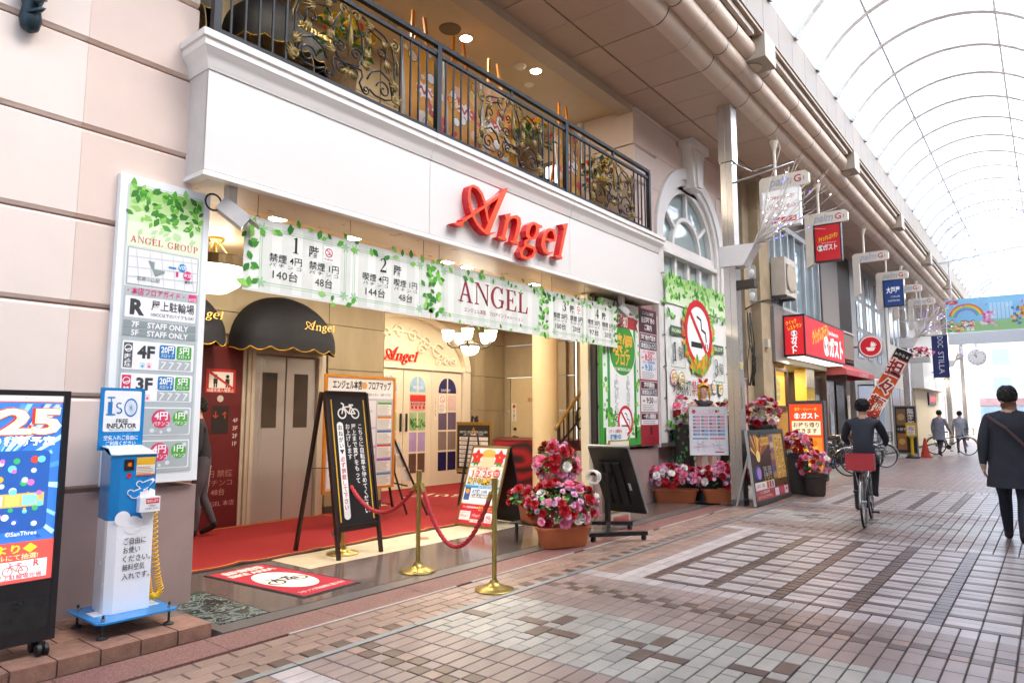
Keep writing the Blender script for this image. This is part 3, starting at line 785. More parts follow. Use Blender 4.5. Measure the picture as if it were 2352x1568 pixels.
for k in (-.6, 0, .6): mb.box(XW-.15, AY+k-.05, 1.02, XW-.07, AY+k+.05, AZ-.15)
obj('glazing_bar', mb, whitet, aw)
obj('transom', MB().box(XW-.17, AY-1.36, AZ-.24, XW+.02, AY+1.36, AZ-.162), whitet, aw)
ky = 12.97
mb = MB(); mb.prism([(-.20,0),(.20,0),(.34,.8),(-.34,.8)], (XW, ky, 6.08), (0,1,0), (0,0,1), (1,0,0), -.1, .20)
mb.prism([(-.10,.04),(.10,.04),(.17,.78),(-.17,.78)], (XW, ky, 6.08), (0,1,0), (0,0,1), (1,0,0), .2, .24)
mb.box(XW-.1, ky-.40, 6.88, XW+.28, ky+.40, 7.05)
obj('keystone', mb, whitet, aw)

# ---- white fascia
FX = -5.26; FA, FB = 2.655, 10.84
fas = obj('fascia', MB().box(FX-.30, FA, 3.475, FX-.012, FB, 4.33), pm('#cfcac3', .6), hall)
for a, b in ((FA, 5.205), (5.213, 8.02), (8.028, FB)):
    obj('fascia_panel', MB().box(FX-.02, a, 3.49, FX, b, 4.335), white, fas)
def mould(pr, z0, name, y0, y1, x, mat, par):
    """moulding with returned ends: profile (out, up)"""
    mb = MB()
    fr = [((XW-.02, y0, z0), (0,-1,0), (0,0,1)), ((x, y0, z0), (1,-1,0), (0,0,1)), ((x, y1, z0), (1,1,0), (0,0,1)), ((XW-.02, y1, z0), (0,1,0), (0,0,1))]
    mb.sweep(pr, fr); return obj(name, mb, mat, par, smooth=35)
crown = [(-.05,0),(.012,0),(.016,.02),(.022,.03),(.028,.07),(.045,.11),(.075,.145),(.08,.155),(.085,.16),(.085,.215),(.092,.22),(.105,.225),(.105,.285),(-.05,.29)]
for a, b in ((FA, 5.206), (5.212, 8.021), (8.027, FB)):
    mb = MB()
    fr = [((FX, a, 4.336), (1,(-1 if a == FA else 0),0), (0,0,1)), ((FX, b, 4.336), (1,(1 if b == FB else 0),0), (0,0,1))]
    if a == FA: fr = [((XW-.02, a, 4.336), (0,-1,0), (0,0,1))]+fr
    if b == FB: fr = fr+[((XW-.02, b, 4.336), (0,1,0), (0,0,1))]
    mb.sweep(crown, fr); obj('cornice', mb, whitet, fas, smooth=30)
mould([(-.06,0),(.018,0),(.018,.028),(.006,.032),(.002,.05),(-.06,.05)], 3.435, 'lower_ledge', FA, FB, FX, whitet, fas)
obj('soffit_board', MB().box(XW-.35, FA+.02, 3.452, FX-.02, FB-.02, 3.474), pm('#c9beb0', .3, spec=.7), fas)
obj('fascia_return', MB().box(XW-.02, FA+.001, 3.487, FX-.012, FA+.02, 4.336).box(XW-.02, FB-.02, 3.487, FX-.012, FB-.001, 4.336), white, fas)
obj('balcony_slab', MB().box(XW-.02, 2.70, 3.98, FX-.01, 10.78, 4.60), pm('#b9a88c', .6), hall)

# ---- big red letters with lamp dots
def led_mat():
    m = bpy.data.materials.new('red_lamp_dots'); m.use_nodes = True; t = m.node_tree; b = t.nodes['Principled BSDF']
    tc = t.nodes.new('ShaderNodeTexCoord'); mp = t.nodes.new('ShaderNodeMapping'); mp.inputs['Scale'].default_value = (1, 90, 90)
    vo = t.nodes.new('ShaderNodeTexVoronoi'); vo.inputs['Scale'].default_value = 1; vo.inputs['Randomness'].default_value = .12
    t.links.new(tc.outputs['Object'], mp.inputs['Vector']); t.links.new(mp.outputs[0], vo.inputs['Vector'])
    cr = t.nodes.new('ShaderNodeValToRGB'); e = cr.color_ramp.elements; e[0].position = .18; e[0].color = (1.0, .16, .03, 1); e[1].position = .46; e[1].color = (.30, .006, .004, 1)
    t.links.new(vo.outputs['Distance'], cr.inputs[0]); t.links.new(cr.outputs[0], b.inputs['Base Color']); t.links.new(cr.outputs[0], b.inputs['Emission Color'])
    b.inputs['Emission Strength'].default_value = .30; b.inputs['Roughness'].default_value = .35
    return m
LED = led_mat(); redside = pm('#d3202b', .25, var=.03)
def red_letters(name, label, x, yc, zc, k, depth):
    t = thing(name, label, 'sign', (x, yc, zc))
    groups = {'A': range(0, 4), 'n': range(4, 7), 'g': range(7, 10), 'e': (10,), 'l': (11,)}
    for ch, idx in groups.items():
        mb = MB()
        for q in idx:
            mb.prism([(p[0]*k, p[1]*k) for p in LOGO[q]], (x, yc, zc), (0,1,0), (0,0,1), (1,0,0), .004, depth+.0006*(q % 4), 0, 1)
        obj('letter', mb, [LED, redside], t)
    return t
red_letters('fascia_letters', 'big red light-dotted script letters on the white fascia', FX, 6.9, 3.86, 1.0, .10)

# ---- balcony railing
iron = pm('#22262b', .4, .5, var=.06, scale=20)
gold = pm('#8a7546', .4, .55, var=.25, scale=25, bump=.3, bscale=70)
RX = -5.35
rail = obj('railing', MB().box(RX-.03, 2.72, 5.775, RX+.03, 10.72, 5.825).box(RX-.02, 2.72, 5.655, RX+.02, 10.72, 5.695).box(RX-.02, 2.72, 4.725, RX+.02, 10.72, 4.765), iron, hall)
for yp in (2.74, 5.405, 8.07, 10.70):
    obj('rail_post', MB().box(RX-.033, yp-.033, 4.62, RX+.033, yp+.033, 5.774), iron, rail)
bal = MB().box(-.009, -.009, 0, .009, .009, .888).mesh('baluster', iron)
for b0 in (2.74, 5.405, 8.07):
    for d in (.133, .266, .4, .533, 2.237, 2.36, 2.49):
        o = link('baluster', bal, rail); o.location = (RX, b0+d, 4.766)
    for d in (.67, 2.09):
        obj('baluster', MB().box(RX-.011, b0+d-.011, 4.766, RX+.011, b0+d+.011, 5.654), iron, rail)
    for d in (1.38,): obj('rail_foot', MB().box(RX-.02, b0+d-.03, 4.62, RX+.02, b0+d+.03, 4.724).box(RX-.015, b0+d-.02, 5.696, RX+.015, b0+d+.02, 5.774), iron, rail)
    for d in (0.0,): pass
def spiral(c, r0, turns, a0, cw=1, n=26, r1=.012):
    return [(c[0]+(r0+(r1-r0)*q/n)*math.cos(a0+cw*turns*2*PI*q/n), c[1]+(r0+(r1-r0)*q/n)*math.sin(a0+cw*turns*2*PI*q/n)) for q in range(n+1)]
def scroll_panel(b0):
    c0_ = b0+1.38; W = .70; z0, z1 = 4.77, 5.65; zm = (z0+z1)/2
    ir = MB(); gol = {1: MB(), -1: MB(), 0: MB()}
    def T(mb, pts, r, sgn, n=6, dx=0): mb.tube([(RX+dx, c0_+sgn*p[0], z0+p[1]) for p in pts], r, n)
    H = z1-z0
    for s_ in (1, -1):
        go = gol[s_]
        # lyre in the middle
        T(ir, [(.02,.22),(.14,.30),(.19,.46),(.17,.62),(.10,.76),(.05,.84)], .011, s_)
        T(ir, spiral((.10,.40), .07, 1.25, PI*.1, 1), .009, s_); T(ir, spiral((.07,.60), .055, 1.2, -PI*.5, -1), .009, s_)
        T(ir, spiral((.08,.18), .06, 1.3, PI*.6, -1), .009, s_)
        # bracket below and base line scrolls
        T(ir, [(.0,.26),(.17,.26),(.19,.20),(.15,.12),(.20,.04)], .011, s_)
        T(ir, spiral((.235,.075), .055, 1.4, PI*.9, 1), .009, s_)
        T(ir, [(.28,.10),(.36,.06),(.50,.06),(.60,.10),(.62,.30),(.62,.52),(.58,.66),(.47,.76),(.30,.80),(.16,.84)], .010, s_)
        # big C scroll
        T(ir, [(.60,.12),(.55,.30),(.42,.36),(.30,.30),(.25,.20)], .011, s_)
        T(ir, spiral((.47,.16), .10, 1.3, PI*.95, -1), .010, s_)
        T(ir, [(.17,.62),(.28,.74),(.42,.70),(.50,.58),(.52,.46)], .010, s_)
        T(ir, spiral((.43,.55), .08, 1.1, -PI*.3, 1), .009, s_)
        # gilded leaves: fans of short lobes along the stems
        def leafy(cx_, cz_, ang, L, n=5):
            for q in range(n):
                a = ang+(q-(n-1)/2)*.30; l_ = L*(1.1-.16*abs(q-(n-1)/2))
                p0 = (cx_, cz_); p1 = (cx_+l_*.5*math.cos(a), cz_+l_*.5*math.sin(a)); p2 = (cx_+l_*math.cos(a+.25), cz_+l_*math.sin(a+.25))
                go.tube([(RX+.012, c0_+s_*p0[0], z0+p0[1]), (RX+.022, c0_+s_*p1[0], z0+p1[1]), (RX+.014, c0_+s_*p2[0], z0+p2[1])], [.011, .018, .004], 5)
        leafy(.19,.42, .7, .13); leafy(.17,.34, -.4, .12); leafy(.30,.74, 2.4, .12); leafy(.42,.70, 5.4, .15, 4); leafy(.63,.20, 1.9, .14); leafy(.60,.08, .3, .13)
        leafy(.22,.55, 1.2, .13, 4); leafy(.50,.50, 4.6, .14, 4)
        T(go, spiral((.60,.70), .075, 1.4, PI*.5, -1), .013, s_, dx=.012); T(go, [(.62,.62),(.66,.50),(.65,.40)], .012, s_, dx=.012)
        T(go, spiral((.62,.10), .065, 1.2, -PI*.5, 1), .013, s_, dx=.012)
        T(go, spiral((.08,.80), .06, 1.3, PI, -1), .011, s_, dx=.012)
    go = gol[0]
    go.tube([(RX+.014, c0_, z0+.36), (RX+.03, c0_, z0+.48), (RX+.03, c0_, z0+.60), (RX+.014, c0_, z0+.82)], [.006, .034, .026, .012], 6)
    for q in range(5): go.tube([(RX+.01, c0_, z0+.20), (RX+.025, c0_+(q-2)*.045, z0+.14), (RX+.012, c0_+(q-2)*.05, z0+.09+.02*abs(q-2))], [.015, .022, .006], 5)
    obj('iron_scroll', ir, iron, rail, smooth=True)
    for g_ in gol.values(): tag(obj('gilded_leaf', g_, gold, rail, smooth=True), kind='stuff')
for b0 in (2.74, 5.405, 8.07): scroll_panel(b0)

# ---- balcony room
BX, BF = -7.8, 3.92
obj('balcony_floor', MB().box(-9.0, 2.70, 3.70, -5.58, 10.62, BF), pm('#8f8168', .6), hall)
up = obj('balcony_room', MB().box(BX-.2, 2.5, BF+.001, BX, 10.9, 7.05), beige, hall)
for a, b in ((BF+.02, 4.70), (4.71, 5.5), (5.51, 6.3), (6.31, 6.99)):
    for ya, yb in ((2.7, 3.9), (3.92, 4.6), (4.62, 6.6), (6.62, 8.6), (8.62, 9.3)): obj('wall_panel', MB().box(BX, ya, a, BX+.025, yb, b), beige, up)
for i in range(5, 10):
    z0, z1 = ZG[i], min(ZG[i+1], 7.04)
    if z1 > z0: obj('return_course', MB().box(XW-1.3, 10.58, max(z0, 4.3)+.015, XW-.001, 10.655, z1-.01), pink, up)
obj('side_wall', MB().box(BX, 10.66, BF, XW-.34, 10.75, 7.05), pm('#d8bfa4', .6, var=.05), up)
obj('side_wall', MB().box(BX, 2.52, BF, XW-.34, 2.68, 7.05), pm('#d2b79a', .6, var=.05), up)
obj('ceiling', MB().box(BX-.2, 2.6, 7.0, -5.62, 10.7, 7.04), pm('#cdb592', .6, var=.03), up)
obj('ceiling_trim', MB().box(-5.86, 2.7, 6.93, -5.57, 10.6, 6.998).box(-5.66, 2.7, 6.999, -5.57, 10.6, 7.06), pm('#b9a791', .5), up)
def downlight(x, y, z, r=.09, on=True, par=None, e=14):
    d = obj('downlight', MB().lathe((x, y, z-.012), [(r*1.18,0),(r*1.22,.008),(r*1.18,.0118)], 20), pm('#efe7d6', .4), par)
    obj('lamp', MB().lathe((x, y, z-.016), [(0,0),(r,.001),(r,.0035)], 20), em('#fff1d2', e) if on else pm('#e8e2d0', .4), d)
def spot(x, y, z, power, col=(1,.9,.74), size=.25, name='lamp_light'):
    l = bpy.data.lights.new(name, 'AREA'); l.energy = power; l.color = col; l.shape = 'DISK'; l.size = size
    o = bpy.data.objects.new(name, l); o.location = (x, y, z); COL.objects.link(o); return o
for (x, y) in ((-6.38, 7.02), (-6.14, 8.42), (-6.8, 5.4), (-7.3, 8.9), (-6.6, 4.2)):
    downlight(x, y, 7.0, .085, True, up, 12); spot(x, y, 6.97, 3.0, size=.16)
for (x, y) in ((-6.75, 7.35), (-6.5, 8.72)): downlight(x, y, 7.0, .07, False, up)
obj('ceiling_speaker', MB().lathe((-6.40, 6.70, 6.985), [(0,0),(.15,0),(.16,.014)], 24), pm('#6f6350', .7), up)
obj('smoke_detector', MB().lathe((-6.25, 8.15, 6.95), [(.0,0),(.06,.005),(.09,.03),(.1,.049)], 18), pm('#e0d6c4', .5), up)
obj('smoke_detector', MB().lathe((-6.9, 6.1, 6.95), [(.0,0),(.06,.005),(.09,.03),(.1,.049)], 18), pm('#a99570', .5), up)
wd = obj('stair_window', MB().box(-7.7, 10.62, 5.2, -6.75, 10.658, 6.45), pm('#6d6048', .6), up)
obj('pane', MB().box(-7.5, 10.605, 5.5, -6.98, 10.619, 6.35), em('#eef6ff', .5), wd)
mb = MB()
for k in range(6): mb.bar((-7.7+.2*k, 10.5, 4.75), (-7.7+.2*k, 10.5, 6.2-.12*k), .025)
mb.bar((-7.75, 10.5, 6.26), (-6.6, 10.5, 5.56), .045); mb.bar((-7.75, 10.5, 5.9), (-6.6, 10.5, 5.1), .03)
obj('stair_rail', mb, iron, up)
obj('door_jamb', MB().box(-6.70, 10.50, BF, -6.60, 10.60, 6.99), whitet, up)
for ya, yb in ((4.25, 5.25), (2.75, 3.7)):
    ed = obj('lift_door', MB().box(BX+.026, ya, BF+.01, BX+.04, yb, 5.95), pm('#8f7f78', .3, .6), up)
    obj('architrave', MB().box(BX+.026, ya-.16, BF, BX+.09, ya, 6.1).box(BX+.026, yb, BF, BX+.09, yb+.16, 6.1).box(BX+.026, ya, 5.95, BX+.09, yb, 6.1), whitet, ed)
obj('red_notice', MB().box(BX+.03, 3.95, 4.3, BX+.05, 4.08, 5.0), pm('#b32b25', .5), up)

# ---- entrance interior
ins = obj('elevator_wall', MB().box(-9.2, 2.5, .012, -8.86, 7.70, 3.6), pm('#a8946e', .6), hall)
for za, zb in ((.13, .82), (.83, 1.52), (1.53, 2.22), (2.23, 2.92), (2.93, 3.55)):
    for ya, yb in ((2.6, 3.28), (6.56, 7.68)): obj('wall_panel', MB().box(-8.861, ya, za, -8.80, yb, zb), beige, ins)
    if za > 2.5: obj('wall_panel', MB().box(-8.861, 3.29, za, -8.80, 6.55, zb), beige, ins)
    elif za > 2.2: obj('wall_panel', MB().box(-8.861, 3.29, 2.62, -8.80, 6.55, zb), beige, ins)
    mb = MB(); mb.prism([(-8.80,7.69),(-9.10,7.93),(-9.3,7.93),(-9.3,7.69)], (0,0,za), (1,0,0), (0,1,0), (0,0,1), 0, zb-za); obj('corner_panel', mb, beige, ins)
obj('skirting', MB().box(-8.80, 6.56, .012, -8.785, 7.68, .13), pm('#4c443c', .5), ins)
def elevator(y0, y1, par):
    steel = pm('#c3bdba', .3, .5, var=.05, scale=3, stretch=(1,1,.05)); fr = pm('#cbbfae', .35, .2, var=.03)
    e = obj('elevator', MB().box(-8.86, y0, .012, -8.845, y1, 2.36), pm('#4b443f', .5), par)
    for a, b in ((y0, (y0+y1)/2-.012), ((y0+y1)/2+.012, y1)):
        d = obj('door_leaf', MB().box(-8.842, a, .02, -8.815, b, 2.355), steel, e)
        m_ = (a+b)/2; obj('door_window', MB().box(-8.816, m_-.12, 1.33, -8.812, m_+.12, 2.12), pm('#4a4038', .08, spec=.8), d)
    for w_, d_ in ((.16, -.75), (.10, -.70), (.05, -.66)):
        x = -8.80+(.16-w_)*.45
        obj('architrave', MB().box(-8.86, y0-w_-.02, .013, x, y0-w_+.03, 2.38+w_).box(-8.86, y1+w_-.03, .013, x, y1+w_+.02, 2.38+w_).box(-8.86, y0-w_+.03, 2.36+w_-.03, x, y1+w_-.03, 2.38+w_), fr, e)
    return e
elevator(5.32, 6.34, ins); elevator(3.42, 4.34, ins)
obj('red_panel', MB().box(-8.85, 4.52, .012, -8.815, 5.14, 2.48), pm('#64171b', .5, var=.08), ins)
b = Board((-8.813, 4.52, .012), YF, VY)
b.rect(.10, 1.80, .52, 2.12, '#c22a26', 1); b.rect(.14, 1.86, .48, 2.08, '#efe9e2', 2)
for u in (.23, .40):
    b.circ(u, 2.02, .026, '#26201e', 3); b.rect(u-.03, 1.92, u+.03, 1.99, '#26201e', 3); b.rect(u-.025, 1.87, u-.005, 1.92, '#26201e', 3); b.rect(u+.005, 1.87, u+.025, 1.92, '#26201e', 3)
b.line([(.15, 2.07), (.47, 1.87)], .03, '#c22a26', 4); b.text('18歳未満入場禁止', .31, 1.83, .05, '#efe9e2', 2, w=.38)
b.circ(.31, 1.72, .045, '#cfc8bf', 2); b.rect(.20, 1.25, .44, 1.62, '#2b2422', 1); b.text('↓ ↑', .32, 1.5, .12, '#d64b35', 2)
for i, s_ in enumerate(('4F', '3F', '2F', '1F')): b.text(s_, .54, 1.43-.105*i, .08, '#d8cbc2', 2)
b.text('1円 禁煙', .33, .72, .10, '#a86f68', 2, w=.4); b.text('パチンコ', .33, .60, .09, '#a86f68', 2, w=.4); b.text('48台', .33, .48, .10, '#b98078', 2); b.text('ANGEL 本店', .34, .33, .08, '#b98078', 2, w=.46)
b.build('printed_face', ins)
# awnings
def awning(y0, y1, par, z0=2.42, z1=3.12, xw=-8.80, d=.62, logo=True):
    navy = pm('#0b0d18', .75, var=.08, scale=12, bump=.1, bscale=200); yc = (y0+y1)/2; a = (y1-y0)/2; h = z1-z0
    mb = MB(); n = 22; rows = 8; vs = []
    # quarter dome: half-ellipse on the wall swept outward
    for i in range(rows+1):
        ph = R(90*i/rows)
        for q in range(n+1):
            th = PI*q/n
            yy = yc-a*math.cos(th); zz_ = z0+h*math.sin(th)*math.cos(ph); xx = xw+.01+d*math.sin(th)**.5*math.sin(ph)
            vs.append((xx, yy, zz_))
    fs = [(i*(n+1)+q, i*(n+1)+q+1, (i+1)*(n+1)+q+1, (i+1)*(n+1)+q) for i in range(rows) for q in range(n)]
    mb.add(vs, fs)
    aw_ = obj('awning', mb, navy, par, smooth=True)
    mb2 = MB(); mp_ = MB(); pts = []; sc = 7
    for q in range(n*4+1):
        th = PI*q/(n*4); yy = yc-a*math.cos(th); xx = xw+.012+d*math.sin(th)**.5
        dr = .10+.055*abs(math.sin(PI*sc*q/(n*4)))
        pts.append((xx, yy, z0, dr))
    mb2.add([(x, y, z) for x, y, z, r in pts]+[(x+.006, y, z-r) for x, y, z, r in pts], [(q, q+1, len(pts)+q+1, len(pts)+q) for q in range(len(pts)-1)])
    obj('valance', mb2, navy, aw_)
    mp_.tube([(x+.008, y, z-r) for x, y, z, r in pts], .006, 4); obj('piping', mp_, pm('#d8a92e', .5), aw_)
    if logo:
        bb = Board((xw+d*.96+.015, yc+a*.28, z0+.2), YF, (-.42,0,1)); logo_print(bb, .12, .02, .46, '#e3b62c', 1); bb.build('printed_logo', aw_)
awning(4.90, 6.44, ins, 2.54, 3.22); awning(3.2, 4.70, ins, 2.54, 3.22)
awning(4.05, 5.42, up, 6.22, 6.9, BX+.026, .62); awning(2.7, 3.86, up, 6.22, 6.9, BX+.026, .62, False)
# entrance doors with arched relief above
dw = obj('entrance_doors', MB().box(-10.75, 7.9, .012, -10.62, 12.0, 3.6), cream, hall)
doorm = pm('#e6dbc4', .45, var=.02); gls = ['#c9d7e6', '#d7b9a9', '#c4b5cf', '#bba7d0', '#b8a99c']
for i, (a, b2) in enumerate(((8.95, 9.74), (9.76, 10.56), (10.62, 11.52))):
    d = obj('door_leaf', MB().box(-10.60, a, .02, -10.54, b2, 2.46), doorm, dw)
    cols2 = (a+.17, (a+b2)/2-.02, (a+b2)/2+.02, b2-.17)
    rows2 = [(.32, .72), (.76, 1.16), (1.20, 1.58), (1.62, 1.96)]
    for r, (z0, z1) in enumerate(rows2):
        for q in (0, 1):
            ya, yb = (cols2[0], cols2[1]) if q == 0 else (cols2[2], cols2[3])
            c_ = {0: '#6a5148' if i < 2 else '#2b2a55', 1: '#b59fd0' if i < 2 else '#8f7f78', 2: '#aac79a' if i < 2 else '#6e5f7a', 3: '#e8c9c2'}[r]
            obj('pane', MB().box(-10.548, ya, z0, -10.536, yb, z1), pm(c_, .12, var=.12, scale=4), d)
    for q in (0, 1):
        ya, yb = (cols2[0], cols2[1]) if q == 0 else (cols2[2], cols2[3]); r_ = (yb-ya)
        P = [(ya, 2.0), (yb, 2.0)]+([(yb-r_+r_*math.cos(t), 2.0+.05+.28*math.sin(t)) for t in [PI/2*k/6 for k in range(7)]] if q == 1 else [(ya+r_-r_*math.cos(t), 2.05+.28*math.sin(t)) for t in [PI/2-PI/2*k/6 for k in range(7)]])
        mb = MB(); mb.prism([(p[0], p[1]) for p in P], (-10.54, 0, 0), (0,1,0), (0,0,1), (1,0,0), -.006, .004); obj('pane', mb, pm('#9fc6e6' if i < 2 else '#3a3a6e', .12, var=.2, scale=5), d)
    for yy in ((b2-.07,) if i == 0 else (a+.07,) if i == 1 else ()): obj('handle', MB().box(-10.53, yy-.018, 1.18, -10.50, yy+.018, 1.55), pm('#2a2826', .4), d)
b = Board((-10.533, 8.95, 0), YF, VY)
b.rect(.99, 1.80, 1.44, 1.94, '#cf3a34', 2); b.text('◆店内禁止事項◆', 1.215, 1.75, .07, '#7a3b3b', 3, w=.42); b.rect(.99, 1.62, 1.44, 1.78, '#e3a8a8', 2)
for k in range(4): b.circ(1.05+.11*k, 1.68, .035, '#c23a34', 3)
b.text('SUNTORY', 2.06, 2.06, .08, '#dfe3ea', 3, w=.3); b.text('MEGUMI', 1.22, 2.1, .1, '#e9f3ff', 3, w=.3)
b.rect(1.84, 1.56, 2.06, 1.95, '#f1ece2', 3); no_smoking(b, 1.95, 1.86, .075, 4); b.lines(1.86, 2.04, 1.76, 1.58, 6, '#a77', 4)
b.rect(1.70, 1.42, 1.78, 1.94, '#efe6d8', 3); b.vtext('十八才未満の方の入場お断り', 1.74, 1.94, .036, '#a3222a', 4); b.circ(1.74, 2.05, .06, '#e7d9d2', 3)
for k in range(40): b.leaf(1.0+random.random()*.42, 1.22+random.random()*.2, .07, random.uniform(.3, 2.8), random.choice(['#3f8a2e', '#57a63a', '#2f6d25']), 3+k*.01)
b.build('printed_face', dw)
obj('door_frame', MB().box(-10.62, 8.80, 2.48, -10.50, 11.62, 2.60).box(-10.62, 11.56, .012, -10.50, 11.80, 2.479).box(-10.62, 10.565, .02, -10.53, 10.615, 2.479), doorm, dw)
mb = MB(); rel = MB()
fr = [((-10.55, 9.9, 2.50), (0,-math.cos(PI*q/28)*1.0,math.sin(PI*q/28)*.62), (1,0,0)) for q in range(29)]
mb.sweep([(1.72,-.06),(1.90,-.06),(1.90,.06),(1.72,.06)], fr); obj('arch_moulding', mb, doorm, dw, smooth=40)
def rsp(c, r, tn, a0, cw, rad=.028): rel.tube([(-10.60, c[0]+p[0], c[1]+p[1]) for p in spiral((0,0), r, tn, a0, cw)], rad, 6)
for (yy, zz_, r, a0, cw) in ((9.25,3.15,.17,0,1),(9.65,3.25,.15,PI,-1),(10.05,3.20,.17,0,1),(10.45,3.05,.18,PI,-1),(10.8,2.9,.2,.5,1),(11.05,2.72,.12,PI,-1),(10.85,2.68,.1,0,1),(11.3,2.72,.11,PI,1),(9.0,2.95,.15,PI,-1),(10.3,2.92,.1,1,1)): rsp((yy, zz_), r, 1.4, a0, cw)
rel.tube([(-10.6, 9.0, 3.0), (-10.6, 9.5, 3.28), (-10.6, 10.1, 3.25), (-10.6, 10.6, 3.02), (-10.6, 11.0, 2.8), (-10.6, 11.4, 2.66)], .03, 6)
obj('plaster_relief', rel, doorm, dw, smooth=True)
red_letters('door_sign', 'small red lit script letters over the white entrance doors', -10.52, 9.72, 2.72, .42, .05)
# right inner walls, pump-room door, column, stairs
iw = obj('back_wall', MB().box(-10.9, 11.9, .012, -10.63, 13.3, 3.6), pm('#a8946e', .6), hall)
for za, zb in ((.02, .82), (.83, 1.62), (1.63, 2.42), (2.43, 3.2), (3.21, 3.56)):
    obj('pilaster_block', MB().box(-10.63, 11.86, za, -10.42, 12.20, zb), beige, iw)
    obj('wall_panel', MB().box(-10.63, 12.21, za, -10.55, 13.08, zb), beige, iw)
    obj('pilaster_block', MB().box(-9.02, 12.99, za, -8.66, 13.085, zb), beige, iw)
    if za < 2.0: obj('wall_panel', MB().box(-10.54, 13.09, za, -10.36, 13.15, zb), beige, iw)
    else: obj('wall_panel', MB().box(-10.54, 13.09, za, -9.03, 13.15, zb), beige, iw)
    obj('wall_panel', MB().box(-9.03, 13.09, za, -8.5, 13.15, zb), beige, iw)
pd = obj('pump_room_door', MB().box(-10.34, 13.10, .02, -9.04, 13.14, 2.42), pm('#d3bd92', .4, var=.03), iw)
obj('door_handle', MB().cyl((-10.20, 13.10, 1.19), (-10.20, 13.06, 1.19), .035).bar((-10.24, 13.05, 1.0), (-10.08, 13.05, 1.0), .03).cyl((-10.22, 13.10, 1.0), (-10.22, 13.05, 1.0), .03), pm('#5a4a36', .4, .6), pd)
b = Board((-10.34, 13.096, 0), (1,0,0), VY); b.text('消火ポンプ室', .78, 1.88, .11, '#a23a2c', 2, w=.55); b.rect(.03, 1.38, .17, 1.80, '#ece4d2', 2); b.circ(.10, 1.73, .045, '#b8372f', 3); b.vtext('立入禁止', .10, 1.66, .065, '#3a3a3a', 3); b.build('printed_face', pd)
obj('outer_wall', MB().box(-8.5, 13.2, .012, -5.9, 13.4, 3.6).box(-5.9, 9.4, .012, -5.85, 13.4, 3.6), pm('#bda67c', .6), iw)
colm = obj('round_column', MB().lathe((-7.62, 10.72, .012), [(.27,0),(.27,.08),(.25,.1),(.25,3.6)], 32), pm('#dcc79c', .4, var=.03), hall, smooth=40)
obj('inner_ceiling', MB().box(-10.9, 2.5, 3.58, XW-.32, 13.3, 3.66), pm('#e6d3ab', .5, var=.02), hall)
obj('inner_end_wall', MB().box(-9.2, 2.45, .012, XW-.32, 2.60, 3.6), pm('#c9b084', .5, var=.05), hall)
obj('pier_trim_and_gap_shade', MB().box(-5.84, 9.18, .012, -5.70, 9.30, 3.44), cream, hall); obj('pier_trim_and_gap_shade', MB().box(-5.69, 9.24, .945, -5.60, 9.30, 3.44), pm('#2b2622', .5), hall)  # the dark strip paints in the shade of the gap beside the trim
stt = obj('stairs', MB().box(-7.15, 10.8, .012, -5.95, 13.1, .02), pm('#bda67c', .6), hall)
for k in range(11):
    y_ = 10.30+.26*k
    obj('stair_tread', MB().box(-7.15, y_, .02, -5.92, y_+.26, .19*(k+1)), pm('#c9bb9d', .5, var=.08, scale=8), stt)
    obj('tread_nosing', MB().box(-7.14, y_-.02, .19*(k+1)+.001, -5.93, y_+.05, .19*(k+1)+.012), pm('#d8cdb4', .5), stt)
mb = MB(); hr = MB()
hr.tube([(-7.2, 10.45, 1.26), (-7.2, 10.55, 1.35), (-7.2, 13.0, 3.29)], .032, 10)
mb.bar((-7.2, 10.55, .97), (-7.2, 12.6, 2.3), .02, .035); mb.bar((-7.2, 10.55, .18), (-7.2, 10.55, 1.34), .045)
for k in range(1, 14):
    y_ = 10.55+.165*k; mb.bar((-7.2, y_, .45+.74*(y_-10.55)), (-7.2, y_, 1.33+.79*(y_-10.55)), .02)
mb.tube([(-7.2, 11.28+.13*math.cos(q*PI/10), 1.45+.20*math.sin(q*PI/10)) for q in range(20)], .02, 6, closed=True)
obj('stair_railing', mb, pm('#2c2620', .4, .5), stt); obj('handrail', hr, pm('#8a6a2f', .35), stt, smooth=True)
# entrance lighting: downlights in the fascia soffit, round shades and chandelier
for y_ in (4.0, 5.0, 6.6, 7.0, 8.6):
    downlight(-6.3, y_, 3.58, .09, True, hall, 10); spot(-6.3, y_, 3.54, 2.6, size=.18)
for (x, y_) in ((-7.4, 4.6), (-7.4, 6.6), (-9.6, 9.6), (-9.4, 11.4), (-6.9, 9.2)):
    downlight(x, y_, 3.58, .09, True, hall, 10); spot(x, y_, 3.54, 5.0, size=.18)
def bowl_lamp(x, y, z, lab):
    t = thing('bowl_pendant', lab, 'pendant lamp', (x, y, z))
    obj('shade', MB().lathe((x, y, z), [(0,-.30),(.15,-.285),(.28,-.20),(.36,-.06),(.37,0)], 32), em('#fff3da', .8), t, smooth=True)
    obj('band', MB().lathe((x, y, z), [(.375,-.01),(.385,0),(.385,.10),(.375,.11),(.36,.10)], 32), pm('#5c4c34', .4, .6), t)
    obj('stem', MB().cyl((x, y, z+.1), (x, y, 3.57), .02).lathe((x, y, 3.52), [(.06,0),(.10,.03),(.10,.055)], 16).bar((x, y, z+.36), (x+.3, y, z+.11), .012).bar((x, y, z+.36), (x-.3, y, z+.11), .012).bar((x, y, z+.36), (x, y-.3, z+.11), .012), pm('#a8873f', .3, .8), t)
    l = bpy.data.lights.new('lamp_light', 'POINT'); l.energy = 5; l.color = (1,.92,.77); l.shadow_soft_size = .2
    o = bpy.data.objects.new('lamp_light', l); o.location = (x, y, z+.22); COL.objects.link(o)
